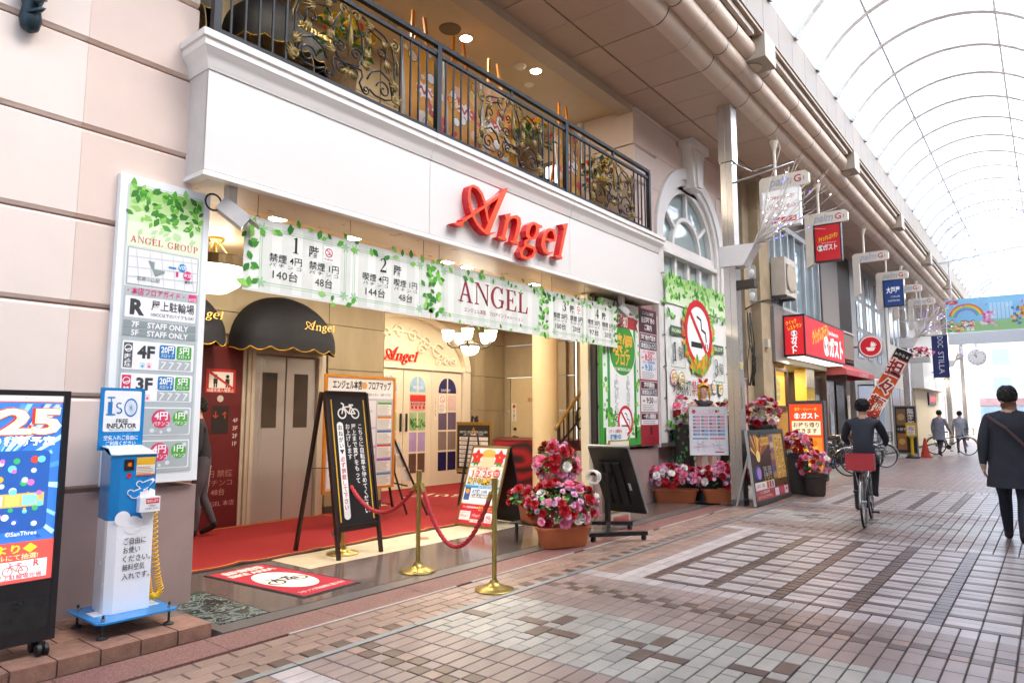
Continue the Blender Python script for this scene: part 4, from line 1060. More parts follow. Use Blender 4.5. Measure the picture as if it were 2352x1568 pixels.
bowl_lamp(-7.6, 4.02, 3.22, 'glowing bowl pendant lamp under the entrance ceiling by the lifts')
def chandelier(x, y, z):
    t = thing('chandelier', 'five-arm chandelier with frosted tulip shades before the entrance doors', 'chandelier', (x, y, z))
    br = pm('#4a4636', .4, .6, var=.1)
    obj('bowl', MB().lathe((x, y, z), [(0,-.17),(.08,-.16),(.15,-.10),(.18,0),(.17,.02)], 24), em('#fff0d6', .7), t, smooth=True)
    obj('hub', MB().lathe((x, y, z), [(.185,0),(.20,.02),(.12,.06),(.05,.10),(.03,.2)], 20), br, t, smooth=True)
    for k in range(5):
        a = 2*PI*k/5+.3; c, s_ = math.cos(a), math.sin(a)
        arm = obj('arm', MB().tube([(x+c*r_, y+s_*r_, z+h_) for r_, h_ in ((.1,.04),(.22,-.02),(.34,-.03),(.42,.03),(.42,.08))], .016, 6), br, t, smooth=True)
        obj('shade', MB().lathe((x+c*.42, y+s_*.42, z+.08), [(.03,0),(.06,.015),(.085,.06),(.095,.13),(.115,.2),(.11,.2),(.09,.13),(.0,.05)], 16), em('#fff4e0', 1.6), arm, smooth=True)
        spt = MB().bar((x+c*.1, y+s_*.1, z+.08), (x, y, z+.75), .008); obj('chain', spt, br, arm)
    obj('stem', MB().cyl((x, y, z+.2), (x, y, 3.575), .012), br, t)
    l = bpy.data.lights.new('lamp_light', 'POINT'); l.energy = 7; l.color = (1,.92,.77); l.shadow_soft_size = .25
    o = bpy.data.objects.new('lamp_light', l); o.location = (x, y, z+.45); COL.objects.link(o)
chandelier(-8.4, 9.42, 2.78)
# ================================================================== SIGNS ON THE HALL
GREENS = ['#3d8f2c', '#57ab35', '#7cc24a', '#2f7a2a', '#93cf63']
def foliage_print(b, u0, v0, u1, v1, n, L, l=3, top=True):
    for k in range(n):
        t = random.random()**1.7
        b.leaf(u0+random.random()*(u1-u0), v1-t*(v1-v0), L*random.uniform(.6, 1.2), random.uniform(0, 2*PI), random.choice(GREENS), l+k*.012, .55)
# floor guide board on the left pier
def guide():
    y0, y1, z0, z1, x = 2.135, 2.845, .985, 3.365, -5.50
    W, H = y1-y0, z1-z0
    t = thing('floor_guide_board', 'tall white floor guide board with map and leaf print on left pier', 'sign', (XW, (y0+y1)/2, z0))
    obj('panel', MB().box(XW+.001, y0, z0, x, y1, z1), pm('#eef2f1', .35, var=.015), t)
    b = Board((x, y0, z0), YF, VY); f = lambda q: H*(1-q)
    b.rect(.05, f(.972), W-.05, f(.026), '#cdd8d8', 1, .03)
    b.rect(.065, f(.965), W-.065, f(.03), '#f2f6ef', 2, .025)
    for k, c in enumerate(('#a9d67f', '#bfe09c', '#d4ebb9', '#e6f3d4')): b.rect(.065, f(.075+.04*k+.04), W-.065, f(.033+.04*k), c, 3+.1*k)
    random.seed(3)
    foliage_print(b, .09, f(.15), W-.09, f(.04), 90, .075, 4)
    for k in range(14): b.leaf(.1+random.random()*.5, f(.16+random.random()*.04), .07, random.random()*6, '#bfe3a6', 3.6+k*.01)
    b.serif('ANGEL GROUP', W/2, f(.222), .052, '#d8404a', 5, gap=.16)
    b.rect(.075, f(.362), W-.075, f(.238), '#aeb9ba', 4, .012); b.rect(.085, f(.358), W-.085, f(.242), '#eceeee', 5)
    for u in (.14, .24, .33, .42, .5, .57): b.line([(u, f(.245)), (u+.03, f(.355))], .006, '#cdd3d3', 6)
    for q in (.27, .305, .335): b.line([(.09, f(q)), (W-.09, f(q-.012))], .008, '#cdd3d3', 6.2)
    b.poly([(.23, f(.275)), (.28, f(.277)), (.28, f(.30)), (.36, f(.302)), (.36, f(.31)), (.29, f(.325))], '#8d9a9a', 7)
    b.rect(.39, f(.289), .45, f(.283), '#2f86c9', 7); b.circ(.50, f(.281), .033, '#2196cf', 8); b.text('V店', .50, f(.281), .04, '#ffffff', 9)
    b.rect(.45, f(.315), .47, f(.297), '#d73d7c', 7); b.circ(.545, f(.305), .036, '#e0387f', 8); b.text('本店', .545, f(.305), .036, '#ffffff', 9)
    b.text('武蔵小山駅', .24, f(.338), .035, '#8b9494', 8); b.text('■交番', .56, f(.328), .024, '#555f5f', 8)
    b.rect(.065, f(.965), W-.065, f(.366), '#b7c2c3', 3.4)
    b.text('・本店フロアガイド・', .31, f(.381), .062, '#e0447f', 6, w=.44); b.rect(.565, f(.393), .63, f(.369), '#e0387f', 5); b.text('617台', .597, f(.386), .032, '#ffffff', 7, w=.055)
    b.rect(.08, f(.467), W-.08, f(.398), '#f6f7f7', 5, .012); b.text('R', .17, f(.432), .16, '#3f4346', 6, bold=.05); b.text('屋上駐輪場', .445, f(.422), .085, '#34383b', 6, w=.34); b.text('100CC以下のバイクもOK!', .445, f(.452), .034, '#585d60', 6, w=.34)
    for q, s_ in ((.489, '7F    STAFF ONLY'), (.516, '5F    STAFF ONLY')):
        b.rect(.075, f(q+.012), W-.075, f(q-.012), '#8f9c9d', 5); b.text(s_, W/2, f(q), .062, '#f3f5f5', 6, bold=.03, w=.44)
    for q0, q1, fl, sm in ((.543, .635, '4F', '喫煙'), (.647, .738, '3F', '禁煙')):
        b.rect(.08, f(q1), W-.08, f(q0), '#f6f7f7', 5, .012); qm = (q0+q1)/2
        sc = '#5a6265' if sm == '喫煙' else '#dc3f5f'
        b.rect(.09, f(q1-.006), .155, f(q0+.006), sc, 6); b.ring(.1225, f(q0+.024), .028, .006, '#ffffff', 7); b.line([(.105, f(q0+.03)), (.14, f(q0+.026))], .008, '#ffffff', 7)
        b.vtext(sm, .1225, f(q0+.042), .05, '#ffffff', 7)
        b.text(fl, .255, f(qm-.012), .13, '#3f4346', 6, bold=.04)
        b.rect(.215, f(q1-.006), .25, f(q1-.024), '#cfe6f3', 6); b.rect(.265, f(q1-.006), .30, f(q1-.024), '#f6d3dd', 6)
        b.circ(.2325, f(q1-.012), .008, '#3d9ccf', 7); b.circ(.2825, f(q1-.012), .008, '#dc4f74', 7)
        b.rect(.355, f(q0+.052), .48, f(q0+.007), '#1f7fc0', 6, .014); b.text('20円', .4175, f(q0+.022), .065, '#ffffff', 7, bold=.03, w=.10); b.text('スロット', .4175, f(q0+.042), .034, '#ffffff', 7, w=.10)
        b.rect(.49, f(q0+.052), .61, f(q0+.007), '#4dab3e', 6, .014); b.text('5円', .55, f(q0+.022), .065, '#ffffff', 7, bold=.03, w=.08); b.text('スロット', .55, f(q0+.042), .034, '#ffffff', 7, w=.10)
        b.rect(.355, f(q1-.004), .61, f(q0+.055), '#b3bebf', 6)
        for k in range(4): b.text('7', .39+.062*k, f(q1-.018), .085, '#eef1f1', 7, rot=-8)
    for q0, q1 in ((.755, .847), (.862, .955)):
        b.rect(.08, f(q1), W-.08, f(q0), '#f6f7f7', 5, .012); b.rect(.09, f(q1-.004), W-.09, f(q0+.004), '#b3bebf', 6, .01); qm = (q0+q1)/2
        b.text('2F' if q0 < .8 else '1F', .19, f(qm), .12, '#3f4346', 7, bold=.04)
        b.circ(.395, f(qm-.008), .072, '#e0446b', 7); b.text('4円', .395, f(qm-.018), .07, '#ffffff', 8, bold=.03); b.text('パチンコ', .395, f(qm+.008), .038, '#ffffff', 8, w=.12)
        b.circ(.545, f(qm-.01), .06, '#5bb13f', 7.5); b.text('1円', .545, f(qm-.018), .06, '#ffffff', 8, bold=.03); b.text('パチンコ', .545, f(qm+.006), .032, '#ffffff', 8, w=.10)
        for u, d, r in ((.33, .03, .018), (.40, .035, .012), (.46, .028, .017), (.59, -.03, .016)): b.circ(u, f(qm+d), r, '#e6eaea', 8)
    b.build('printed_face', t)
guide()
# banner of three sheets under the fascia
def ivy(b, u, v, du, dv, n, L):
    for k in range(n):
        t = k/max(1, n-1); b.leaf(u+du*t+random.uniform(-.05, .05), v+dv*t+random.uniform(-.05, .05), L*random.uniform(.7, 1.2), random.uniform(0, 2*PI), random.choice(GREENS), 4+k*.02, .6)
def banner(y0, y1, kind, lab, x=-5.41, z0=2.585, z1=3.25):
    t = thing('hanging_banner', lab, 'banner', (x, (y0+y1)/2, z0), group='banners under the fascia')
    W, H = y1-y0, z1-z0
    mb = MB(); n = 14
    for s_, d in ((0, 0), (1, -.004)):
        pass
    vs = []; 
    for i in range(n+1):
        yy = y0+W*i/n
        vs += [(x+d-.006, yy, z0) for d in (0,)]+[(x-.006, yy, z1)]+[(x-.010, yy, z0), (x-.010, yy, z1)]
    fs = []
    for i in range(n):
        a = i*4; c = a+4
        fs += [(a, c, c+1, a+1), (a+2, a+3, c+3, c+2), (a, a+2, c+2, c), (a+1, c+1, c+3, a+3)]
    mb.add(vs, fs); obj('cloth', mb, pm('#dcdfd6', .8, var=.04, scale=4), t)
    b = Board((x-.006, y0, z0), YF, VY, .8)
    for k in range(int(W/.22)): b.rect(.05+.22*k, .02, .05+.22*k+.10, H-.02, '#e6e8e0', .6)
    g = '#9cc79a'
    def fr(u0, u1):
        b.frame(u0, .09, u1, H-.09, .006, g, 1.2); b.frame(u0-.02, .07, u1+.02, H-.07, .004, g, 1.2)
        for u, v in ((u0, .09), (u1, .09), (u0, H-.09), (u1, H-.09)):
            for a in range(6): b.leaf(u, v, .06, a*PI/3+.2, g, 1.4+a*.02, .35)
    ink = '#2f3432'
    if kind in ('12', '34'):
        f1, f2 = ('1', '2') if kind == '12' else ('3', '4')
        k1, k2 = ('禁煙', '喫煙')
        fr(.17, W/2-.06); fr(W/2+.06, W-.17)
        for fl, cu, km in ((f1, W*.27, k1), (f2, W*.735, k2)):
            b.serif(fl, cu-.10, H-.255, .15, ink, 3); b.text('階', cu+.10, H-.205, .115, ink, 3)
            if km == '禁煙':
                b.rect(cu+.21, H-.27, cu+.33, H-.12, '#f4f4f0', 2); no_smoking(b, cu+.27, H-.18, .044, 3); b.text('NO SMOKING', cu+.27, H-.245, .022, ink, 4, w=.10)
            if kind == '12': A, B_, n1, n2, pc = '4円', '1円', ('140' if fl == '1' else '144'), '48', 'パチンコ'
            else: A, B_, n1, n2, pc = '20円', '5円', ('100' if fl == '3' else '97'), '20', 'スロット'
            b.text(km+' '+A, cu-.2, H-.335, .085, ink, 3, bold=.004, w=.34); b.text(km+' '+B_, cu+.22, H-.335, .085, ink, 3, bold=.004, w=.34)
            b.text(' '.join(pc), cu-.2, H-.40, .04, ink, 3, bold=.0, w=.33); b.text(' '.join(pc), cu+.22, H-.40, .04, ink, 3, bold=.0, w=.33)
            b.text(n1+'台', cu-.2, H-.485, .10, ink, 3, bold=.0, w=.26); b.text(n2+'台', cu+.22, H-.485, .10, ink, 3, bold=.0, w=.2)
        ivy(b, .05, .05, 0, H-.1, 20 if kind == '12' else 6, .10); ivy(b, .05, H-.05, W-.1, 0, 26, .09); ivy(b, W-.07, .08, .03, H-.16, 16, .09); ivy(b, .8, .04, .4, 0, 5, .08)
    else:
        fr(.2, W-.2)
        b.serif('ANGEL', W/2, .265, .27, '#8d2a36', 3, gap=.13, wx=1.12); b.text('エンジェル本店　フロアインフォメーション', W/2, .175, .06, '#a8505c', 3, bold=.0, w=1.15)
        ivy(b, .06, .06, .03, H-.1, 22, .10); ivy(b, W-.09, .06, .03, H-.1, 24, .10); ivy(b, .1, H-.05, W-.2, 0, 22, .09); ivy(b, .3, .04, 1.6, 0, 8, .07)
    b.build('printed_face', t)
    mb = MB()
    for yy in ((y0+.12, y1-.12) if kind == 'A' else (y0+.12, y0+W/2, y1-.12)):
        mb.tube([(x-.008, yy+.02*math.cos(q*PI/6), z1-.005+.02*math.sin(q*PI/6)) for q in range(12)], .003, 4, closed=True); mb.cyl((x-.008, yy, z1+.015), (x-.008, yy, 3.452), .003, n=5)
    tag(obj('hook', mb, pm('#6d6a66', .4, .7), t), kind='stuff')
random.seed(11)
banner(3.12, 5.40, '12', 'leaf-bordered banner listing floors 1 and 2, leftmost of the three sheets')
banner(5.41, 7.66, 'A', 'middle leaf-bordered banner with one big dark red word')
banner(7.67, 9.62, '34', 'leaf-bordered banner listing floors 3 and 4, rightmost of the three sheets')
# green no-smoking floor sign and maroon timetable on right pier
def pier_signs():
    x = -5.50; y0, y1, z0, z1 = 9.29, 10.515, 1.02, 3.37
    t = thing('smoke_free_floor_sign', 'green and white smoke-free floor sign on the right entrance pier', 'sign', (XW, 9.9, 1))
    obj('panel', MB().box(XW-.018, y0, z0, x, y1, z1), pm('#3f9b3c', .4), t)
    W, H = y1-y0, z1-z0; b = Board((x, y0, z0), YF, VY)
    b.rect(0, 0, W, H, '#e9f0e6', 1); b.rect(0, 0, W, .30, '#3f9e3f', 2); b.rect(.14, .12, W-.13, H-.3, '#3fa04a', 2); b.rect(.22, .12, W-.21, H-.3, '#f4f5f2', 3)
    random.seed(5)
    for k in range(46):
        u = random.choice((random.uniform(.02, .12), random.uniform(W-.12, W-.02))); b.circ(u, random.uniform(.35, H-.1), random.uniform(.015, .05), random.choice(('#74b93f', '#5aa936', '#a5d372')), 2.5+k*.01)
    b.circ(W*.52, H-.78, .45, '#f2f4ef', 5); b.circ(W*.52, H-.78, .43, '#3f9b35', 6); b.text('禁煙', W*.52, H-.70, .34, '#e8b23c', 7, bold=.03); b.text('フロア', W*.52, H-.95, .24, '#e8b23c', 7, bold=.03, w=.5); b.text('NO SMORKING AREA', W*.52, H-1.11, .075, '#f4f6ee', 7, w=.6)
    b.rect(.12, H-.42, W-.18, H-.22, '#b32a2a', 8); b.poly([(W-.25, H-.36), (W-.04, H-.46), (W-.10, H-.34), (W-.03, H-.25), (W-.25, H-.22)], '#96201f', 7.5); b.text('地域初', W*.46, H-.32, .19, '#fbf7f0', 9, bold=.02, w=.5)
    for s_, u in (('1階パチンコフロア', W*.34), ('3階スロットフロア', W*.66)):
        b.vtext(s_, u, H-1.20, .125, '#2f8a33', 6, bold=.05, pitch=.108); b.vtext(s_, u, H-1.20, .125, '#ffffff', 7, bold=.008, pitch=.108)
    foliage_print(b, .12, .18, .45, .55, 40, .14, 4); foliage_print(b, W-.45, .15, W-.1, .42, 30, .12, 4)
    no_smoking(b, W*.56, .40, .25, 9)
    b.build('printed_face', t)
    y0, y1, z0, z1 = 10.525, 11.20, 1.0, 3.37
    t = thing('admission_timetable', 'maroon timetable board with 8:50, 9:30 and 9:50 on right pier', 'sign', (XW, 10.85, 1))
    obj('panel', MB().box(XW-.018, y0, z0, x, y1, z1), pm('#6d2530', .4), t)
    W, H = y1-y0, z1-z0; b = Board((x, y0, z0), YF, VY); wh = '#f1eeec'
    b.rect(0, 0, W, H, '#9e2230', 1); b.rect(.02, H-.42, W-.02, H-.02, '#4d2129', 2)
    b.text('エンジェル本店', W/2, H-.08, .07, wh, 3, w=.42); b.text('当日整理券の', W/2, H-.2, .11, wh, 3, w=.5, bold=.03); b.text('ご案内', W/2, H-.33, .11, wh, 3, w=.28, bold=.03)
    b.rect(.02, H-1.24, W-.02, H-.43, wh, 2); b.rect(.03, H-.58, W-.03, H-.44, '#4d2129', 3); b.text('整理券抽選配布', W/2, H-.51, .1, wh, 4, w=.54, bold=.03)
    b.rect(.03, H-.72, W-.03, H-.59, '#3a4249', 3); b.text('商店街側入り口', W/2, H-.655, .1, wh, 4, w=.54, bold=.03)
    b.text('パチンコ整理券配布', W/2, H-.765, .06, '#d8486a', 4, w=.48); b.text('AM', .10, H-.86, .06, '#d8486a', 4); b.text('8:50', .33, H-.85, .15, '#d8486a', 4, bold=.03, w=.28); b.text('より', .55, H-.87, .06, '#d8486a', 4)
    b.text('スロット整理券配布', W/2, H-.94, .06, '#3590cf', 4, w=.48); b.text('AM', .10, H-1.04, .06, '#3590cf', 4); b.text('9:30', .33, H-1.03, .15, '#3590cf', 4, bold=.03, w=.28); b.text('より', .55, H-1.05, .06, '#3590cf', 4)
    b.lines(.08, W-.08, H-1.10, H-1.23, 4, '#8a8585', 4)
    b.rect(.02, H-1.80, W-.02, H-1.27, wh, 2); b.rect(.03, H-1.40, W-.03, H-1.28, '#4d2129', 3); b.text('整列開始', W/2, H-1.34, .1, wh, 4, w=.4, bold=.03)
    b.rect(.03, H-1.52, W-.03, H-1.41, '#3a4249', 3); b.text('商店街側入り口', W/2, H-1.465, .09, wh, 4, w=.54, bold=.03); b.text('AM', .12, H-1.61, .06, '#4a2a2f', 4); b.text('9:50', .35, H-1.60, .14, '#4a2a2f', 4, bold=.03, w=.26); b.text('より', .56, H-1.62, .06, '#4a2a2f', 4)
    b.lines(.08, W-.08, H-1.67, H-1.79, 4, '#8a8585', 4)
    b.rect(.02, H-2.02, W-.02, H-1.82, wh, 2); b.rect(.03, H-1.93, W-.03, H-1.83, '#4d2129', 3); b.text('一般入場開始', W/2, H-1.88, .09, wh, 4, w=.46, bold=.03); b.lines(.08, W-.08, H-1.94, H-2.01, 2, '#8a8585', 4)
    b.rect(W*.52, H-2.19, W*.62, H-2.05, '#2b1a1c', 2); b.lines(.12, W-.1, H-2.22, H-2.36, 3, '#7c1a26', 2)
    b.build('printed_face', t)
pier_signs()
# cloth no-smoking banner in front of the arched window
def ns_banner():
    y0, y1, z0, z1, x = 11.52, 14.42, 1.25, 4.13, XW+.10
    t = thing('no_smoking_banner', 'large cloth banner with no-smoking ring over the arched window', 'banner', (x, 13, z0))
    W, H = y1-y0, z1-z0
    mb = MB(); n, m_ = 16, 12
    def wav(i, k): return .012*math.sin(i*1.1+k*.5)*(.3+.7*(1-k/m_))
    vs = [(x-.02+wav(i, k), y0+W*i/n, z0+H*k/m_) for k in range(m_+1) for i in range(n+1)]
    mb.add(vs, [(k*(n+1)+i, k*(n+1)+i+1, (k+1)*(n+1)+i+1, (k+1)*(n+1)+i) for k in range(m_) for i in range(n)]); obj('cloth', mb, pm('#e8ebe6', .8, var=.03, scale=2), t, smooth=True)
    b = Board((x, y0, z0), YF, VY, .8); random.seed(8); ink = '#3a4038'
    for k, c in enumerate(('#a6cf84', '#c3dfa9', '#d9ebc8')): b.rect(0, H-.18*(k+1), W, H-.18*k, c, 1)
    foliage_print(b, 0, H-.75, W, H-.03, 130, .17, 2)
    R_ = .68; cu, cv = W*.50, H-1.0
    no_smoking(b, cu, cv, R_, 6)
    for k in range(46):
        a = R(150+240*k/45) ; b.leaf(cu+(R_+.0)*math.cos(a), cv+R_*math.sin(a), .17, a+random.uniform(-1.4, 1.4), random.choice(['#4f9a34', '#7cb342', '#d8a323', '#c4572a', '#8bc34a']), 11+k*.02, .6)
    for k in range(40): b.leaf(cu+random.uniform(-.3, .35), cv-R_-random.uniform(-.14, .04), .2, random.random()*6.3, random.choice(['#5aa52e', '#8fc23f', '#e2a81e', '#d07a1e']), 12+k*.02, .6)
    for u0, u1, top, nm in ((.16, .78, H-.95, 'PACHINKO'), (W-.72, W-.14, H-1.15, 'SLOT')):
        b.rect(u0, top-.16, u1, top, '#4b6f45', 4); b.text(nm, (u0+u1)/2, top-.085, .10, '#e8efe0', 5, w=(u1-u0)*.8); b.frame(u0, top-.78, u1, top-.16, .012, '#4b6f45', 4)
        b.serif('1' if nm[0] == 'P' else '3', (u0+u1)/2-.14, top-.66, .36, ink, 5); b.text('階', (u0+u1)/2+.14, top-.50, .26, ink, 5, bold=.0)
    for u, v, s_, c in ((.26, H-1.92, '4円', '#cf3f7a'), (.60, H-1.95, '1円', '#8fae2a'), (W-.72, H-2.04, '20', '#3f6fb3'), (W-.38, H-2.06, '5円', '#4f9a3a')):
        b.circ(u, v, .15, '#f3f3ee', 4); b.ring(u, v, .15, .02, c, 5); b.text(s_, u, v, .2, '#e2b21c', 6, bold=.02, w=.24)
    b.text('地域初', .62, .78, .34, ink, 4, bold=.0, w=.8); b.text('禁煙フロア', 1.62, .78, .34, '#b8414a', 4, bold=.0, w=1.1); b.text('で', 2.42, .78, .34, ink, 4, bold=.0)
    foliage_print(b, .02, -.02, W-.02, .2, 40, .2, 3)
    b.build('printed_face', t)
    mb = MB()
    for k in range(6):
        for yy, s_ in ((y0, -1), (y1, 1)):
            zz_ = z0+H*k/5; mb.tube([(x-.015, yy, zz_), (x-.02, yy+s_*.06, zz_+.01), (x-.03, yy+s_*.1, zz_-.02)], .008, 5)
    tag(obj('tie', mb, pm('#55524e', .6), t), kind='stuff')
ns_banner()
# wall bracket (dark bronze) at the top left
t = thing('wall_ornament', 'dark bronze ornament hung high on the left pink wall', 'ornament', (XW, 1.35, 4.4))
mb = MB(); p = at(70, 45, 'x', XW+.06)
mb.lathe((p.x, p.y, p.z-.10), [(.01,0),(.055,.03),(.07,.10),(.055,.2),(.075,.26),(.075,.9)], 10)
for k in range(9): mb.tube([(p.x+.05, p.y-.04+.09*math.sin(k), p.z+.02+.06*k), (p.x+.10, p.y+.03*math.cos(k*2), p.z+.05+.06*k), (p.x+.06, p.y+.08*math.sin(k+1), p.z+.09+.06*k)], [.01,.022,.006], 5)
obj('lantern', mb, pm('#2c3f47', .45, .5, var=.2, scale=20), t, smooth=True)
# projector under the fascia and small spotlight at right
def projector(y, lab, s=1.0):
    t = thing('flood_lamp', lab, 'flood lamp', (-5.42, y, 3.3))
    obj('bracket', MB().box(-5.46, y-.04, 3.28, -5.38, y+.04, 3.452), pm('#cfcbc6', .5), t)
    c = Vector((-5.40, y+.02, 3.22)); d = Vector((.3, .62, -.5)).normalized(); u = d.cross(Vector((0,0,1))).normalized(); v = u.cross(d)
    obj('housing', MB().obox(c, d, u, v, .13*s, .06*s, .065*s), pm('#c4c1bd', .45, var=.06), t)
    obj('visor', MB().obox(c+d*.17*s+v*.05*s, d, u, v, .06*s, .06*s, .006), pm('#b5b2ae', .45), t)
    obj('cable', MB().tube([c-d*.12+Vector((0,-.07+.07*math.cos(q*PI/8), .07*math.sin(q*PI/8))) for q in range(15)], .009, 6), pm('#26262a', .5), t)
projector(2.98, 'grey flood lamp with looped cable beside the leaf banner, left end'); projector(9.78, 'small flood lamp above the green sign, right end of the fascia', .8)

# ================================================================== FURNITURE IN FRONT OF THE HALL
# red carpet (one sheet with yellow border)
carpet = thing('red_carpet', 'red entrance carpet with yellow border line before the lifts', 'carpet', (-8, 5, .015))
def carpet_sheet():
    red = pm('#8e0d10', .95, var=.10, scale=30, bump=.35, bscale=320); 
    mb = MB(); n = 60; y0, y1 = 2.93, 7.62
    def edge(i): return -6.49+.012*math.sin(i*.9)
    def lift(i): return .014*max(0, math.sin(i*.55+1.2))**6
    top = []; 
    for i in range(n+1):
        y = y0+(y1-y0)*i/n; top.append((edge(i), y, .030+lift(i)))
    vs = top+[(-6.75, p[1], .0275) for p in top]+[(-8.79, p[1], .0265) for p in top]+[(p[0], p[1], .0165) for p in top]
    k = n+1
    fs = [(q, q+1, k+q+1, k+q) for q in range(n)]+[(k+q, k+q+1, 2*k+q+1, 2*k+q) for q in range(n)]+[(q, 3*k+q, 3*k+q+1, q+1) for q in range(n)]
    mb.add(vs, fs); mb.add([(-8.79, 7.62, .0265), (-8.0, 7.62, .0265), (-8.0, 12.2, .0265), (-10.5, 12.2, .0265), (-10.5, 7.95, .0265), (-8.79, 7.95, .0265)], [(0,1,2,3,4,5)]); mb.add([(-8.0, 7.62, .0264), (-6.5, 7.62, .0264), (-8.0, 9.4, .0264)], [(0,1,2)])
    obj('pile', mb, red, carpet)
    yl = MB(); st_ = []
    for i in range(n+1): st_.append((edge(i)-.045, top[i][1], .0325+lift(i)*.9))
    yl.add([p for p in st_]+[(p[0]-.022, p[1], p[2]-.0005) for p in st_], [(q, q+1, k+q+1, k+q) for q in range(n)])
    for y_ in (5.0,): pass
    yl.box(-8.72, 4.7, .028, -8.70, 6.5, .030).box(-8.70, 6.48, .028, -8.2, 6.50, .030)
    obj('border_line', yl, pm('#d99a2b', .9, var=.1, scale=60), carpet)
    bk = MB(); bk.add([(p[0]+.012, p[1], p[2]-.004) for p in top]+[(p[0]-.004, p[1], p[2]+.0008) for p in top]+[(p[0]+.012, p[1], .0165) for p in top], [(q, q+1, k+q+1, k+q) for q in range(n)]+[(q, 2*k+q, 2*k+q+1, q+1) for q in range(n)])
    obj('rubber_edge', bk, pm('#2a2422', .8), carpet)
    b = Board((-8.9, 9.6, .028), (.6,.8,0), (-.8,.6,0), .95); logo_print(b, 0, 0, 1.5, '#d8c3a0', 1); b.build('woven_logo', carpet)
carpet_sheet()
# bike area mat
def mat_():
    t = thing('bike_area_mat', 'red BIKE AREA floor mat with bicycle symbol on granite threshold', 'mat', (-5.6, 3.8, .016))
    P = [at(720,1371,'z',.02), at(805,1337,'z',.02), at(645,1288,'z',.02), at(503,1318,'z',.02)]   # near, right, far, left
    U = (P[1]-P[0]); V = (P[3]-P[0]); W, H = .60, 1.36
    o = Vector((-4.94, 3.50, .0165)); U = Vector((-.085, 1, 0)).normalized(); V = Vector((-1, -.085, 0)).normalized()
    mb = MB(); mb.obox(o+U*.31+V*.68+Vector((0,0,.003)), U, V, (0,0,1), .315, .70, .004); obj('rubber_back', mb, pm('#2d2626', .8, bump=.2), t)
    b = Board(o+Vector((0,0,.0074)), U, V, .9)
    b.rect(.02, .01, .60, 1.35, '#ad2233', 1)
    b.text('自転車置場', .31, 1.23, .13, '#e3d6cd', 3, w=.42, bold=.05); b.text('BIKE AREA', .31, 1.09, .12, '#e3d6cd', 3, w=.48, bold=.05)
    b.circ(.31, .62, .22, '#e3dccb', 2, 32, 1.75); bicycle_icon(b, .31, .62, .40, '#2b2a2a', 3, .05)
    b.text('スタッフが駐輪場に運びます', .31, .12, .075, '#e3d6cd', 3, w=.5)
    b.build('printed_face', t)
mat_()
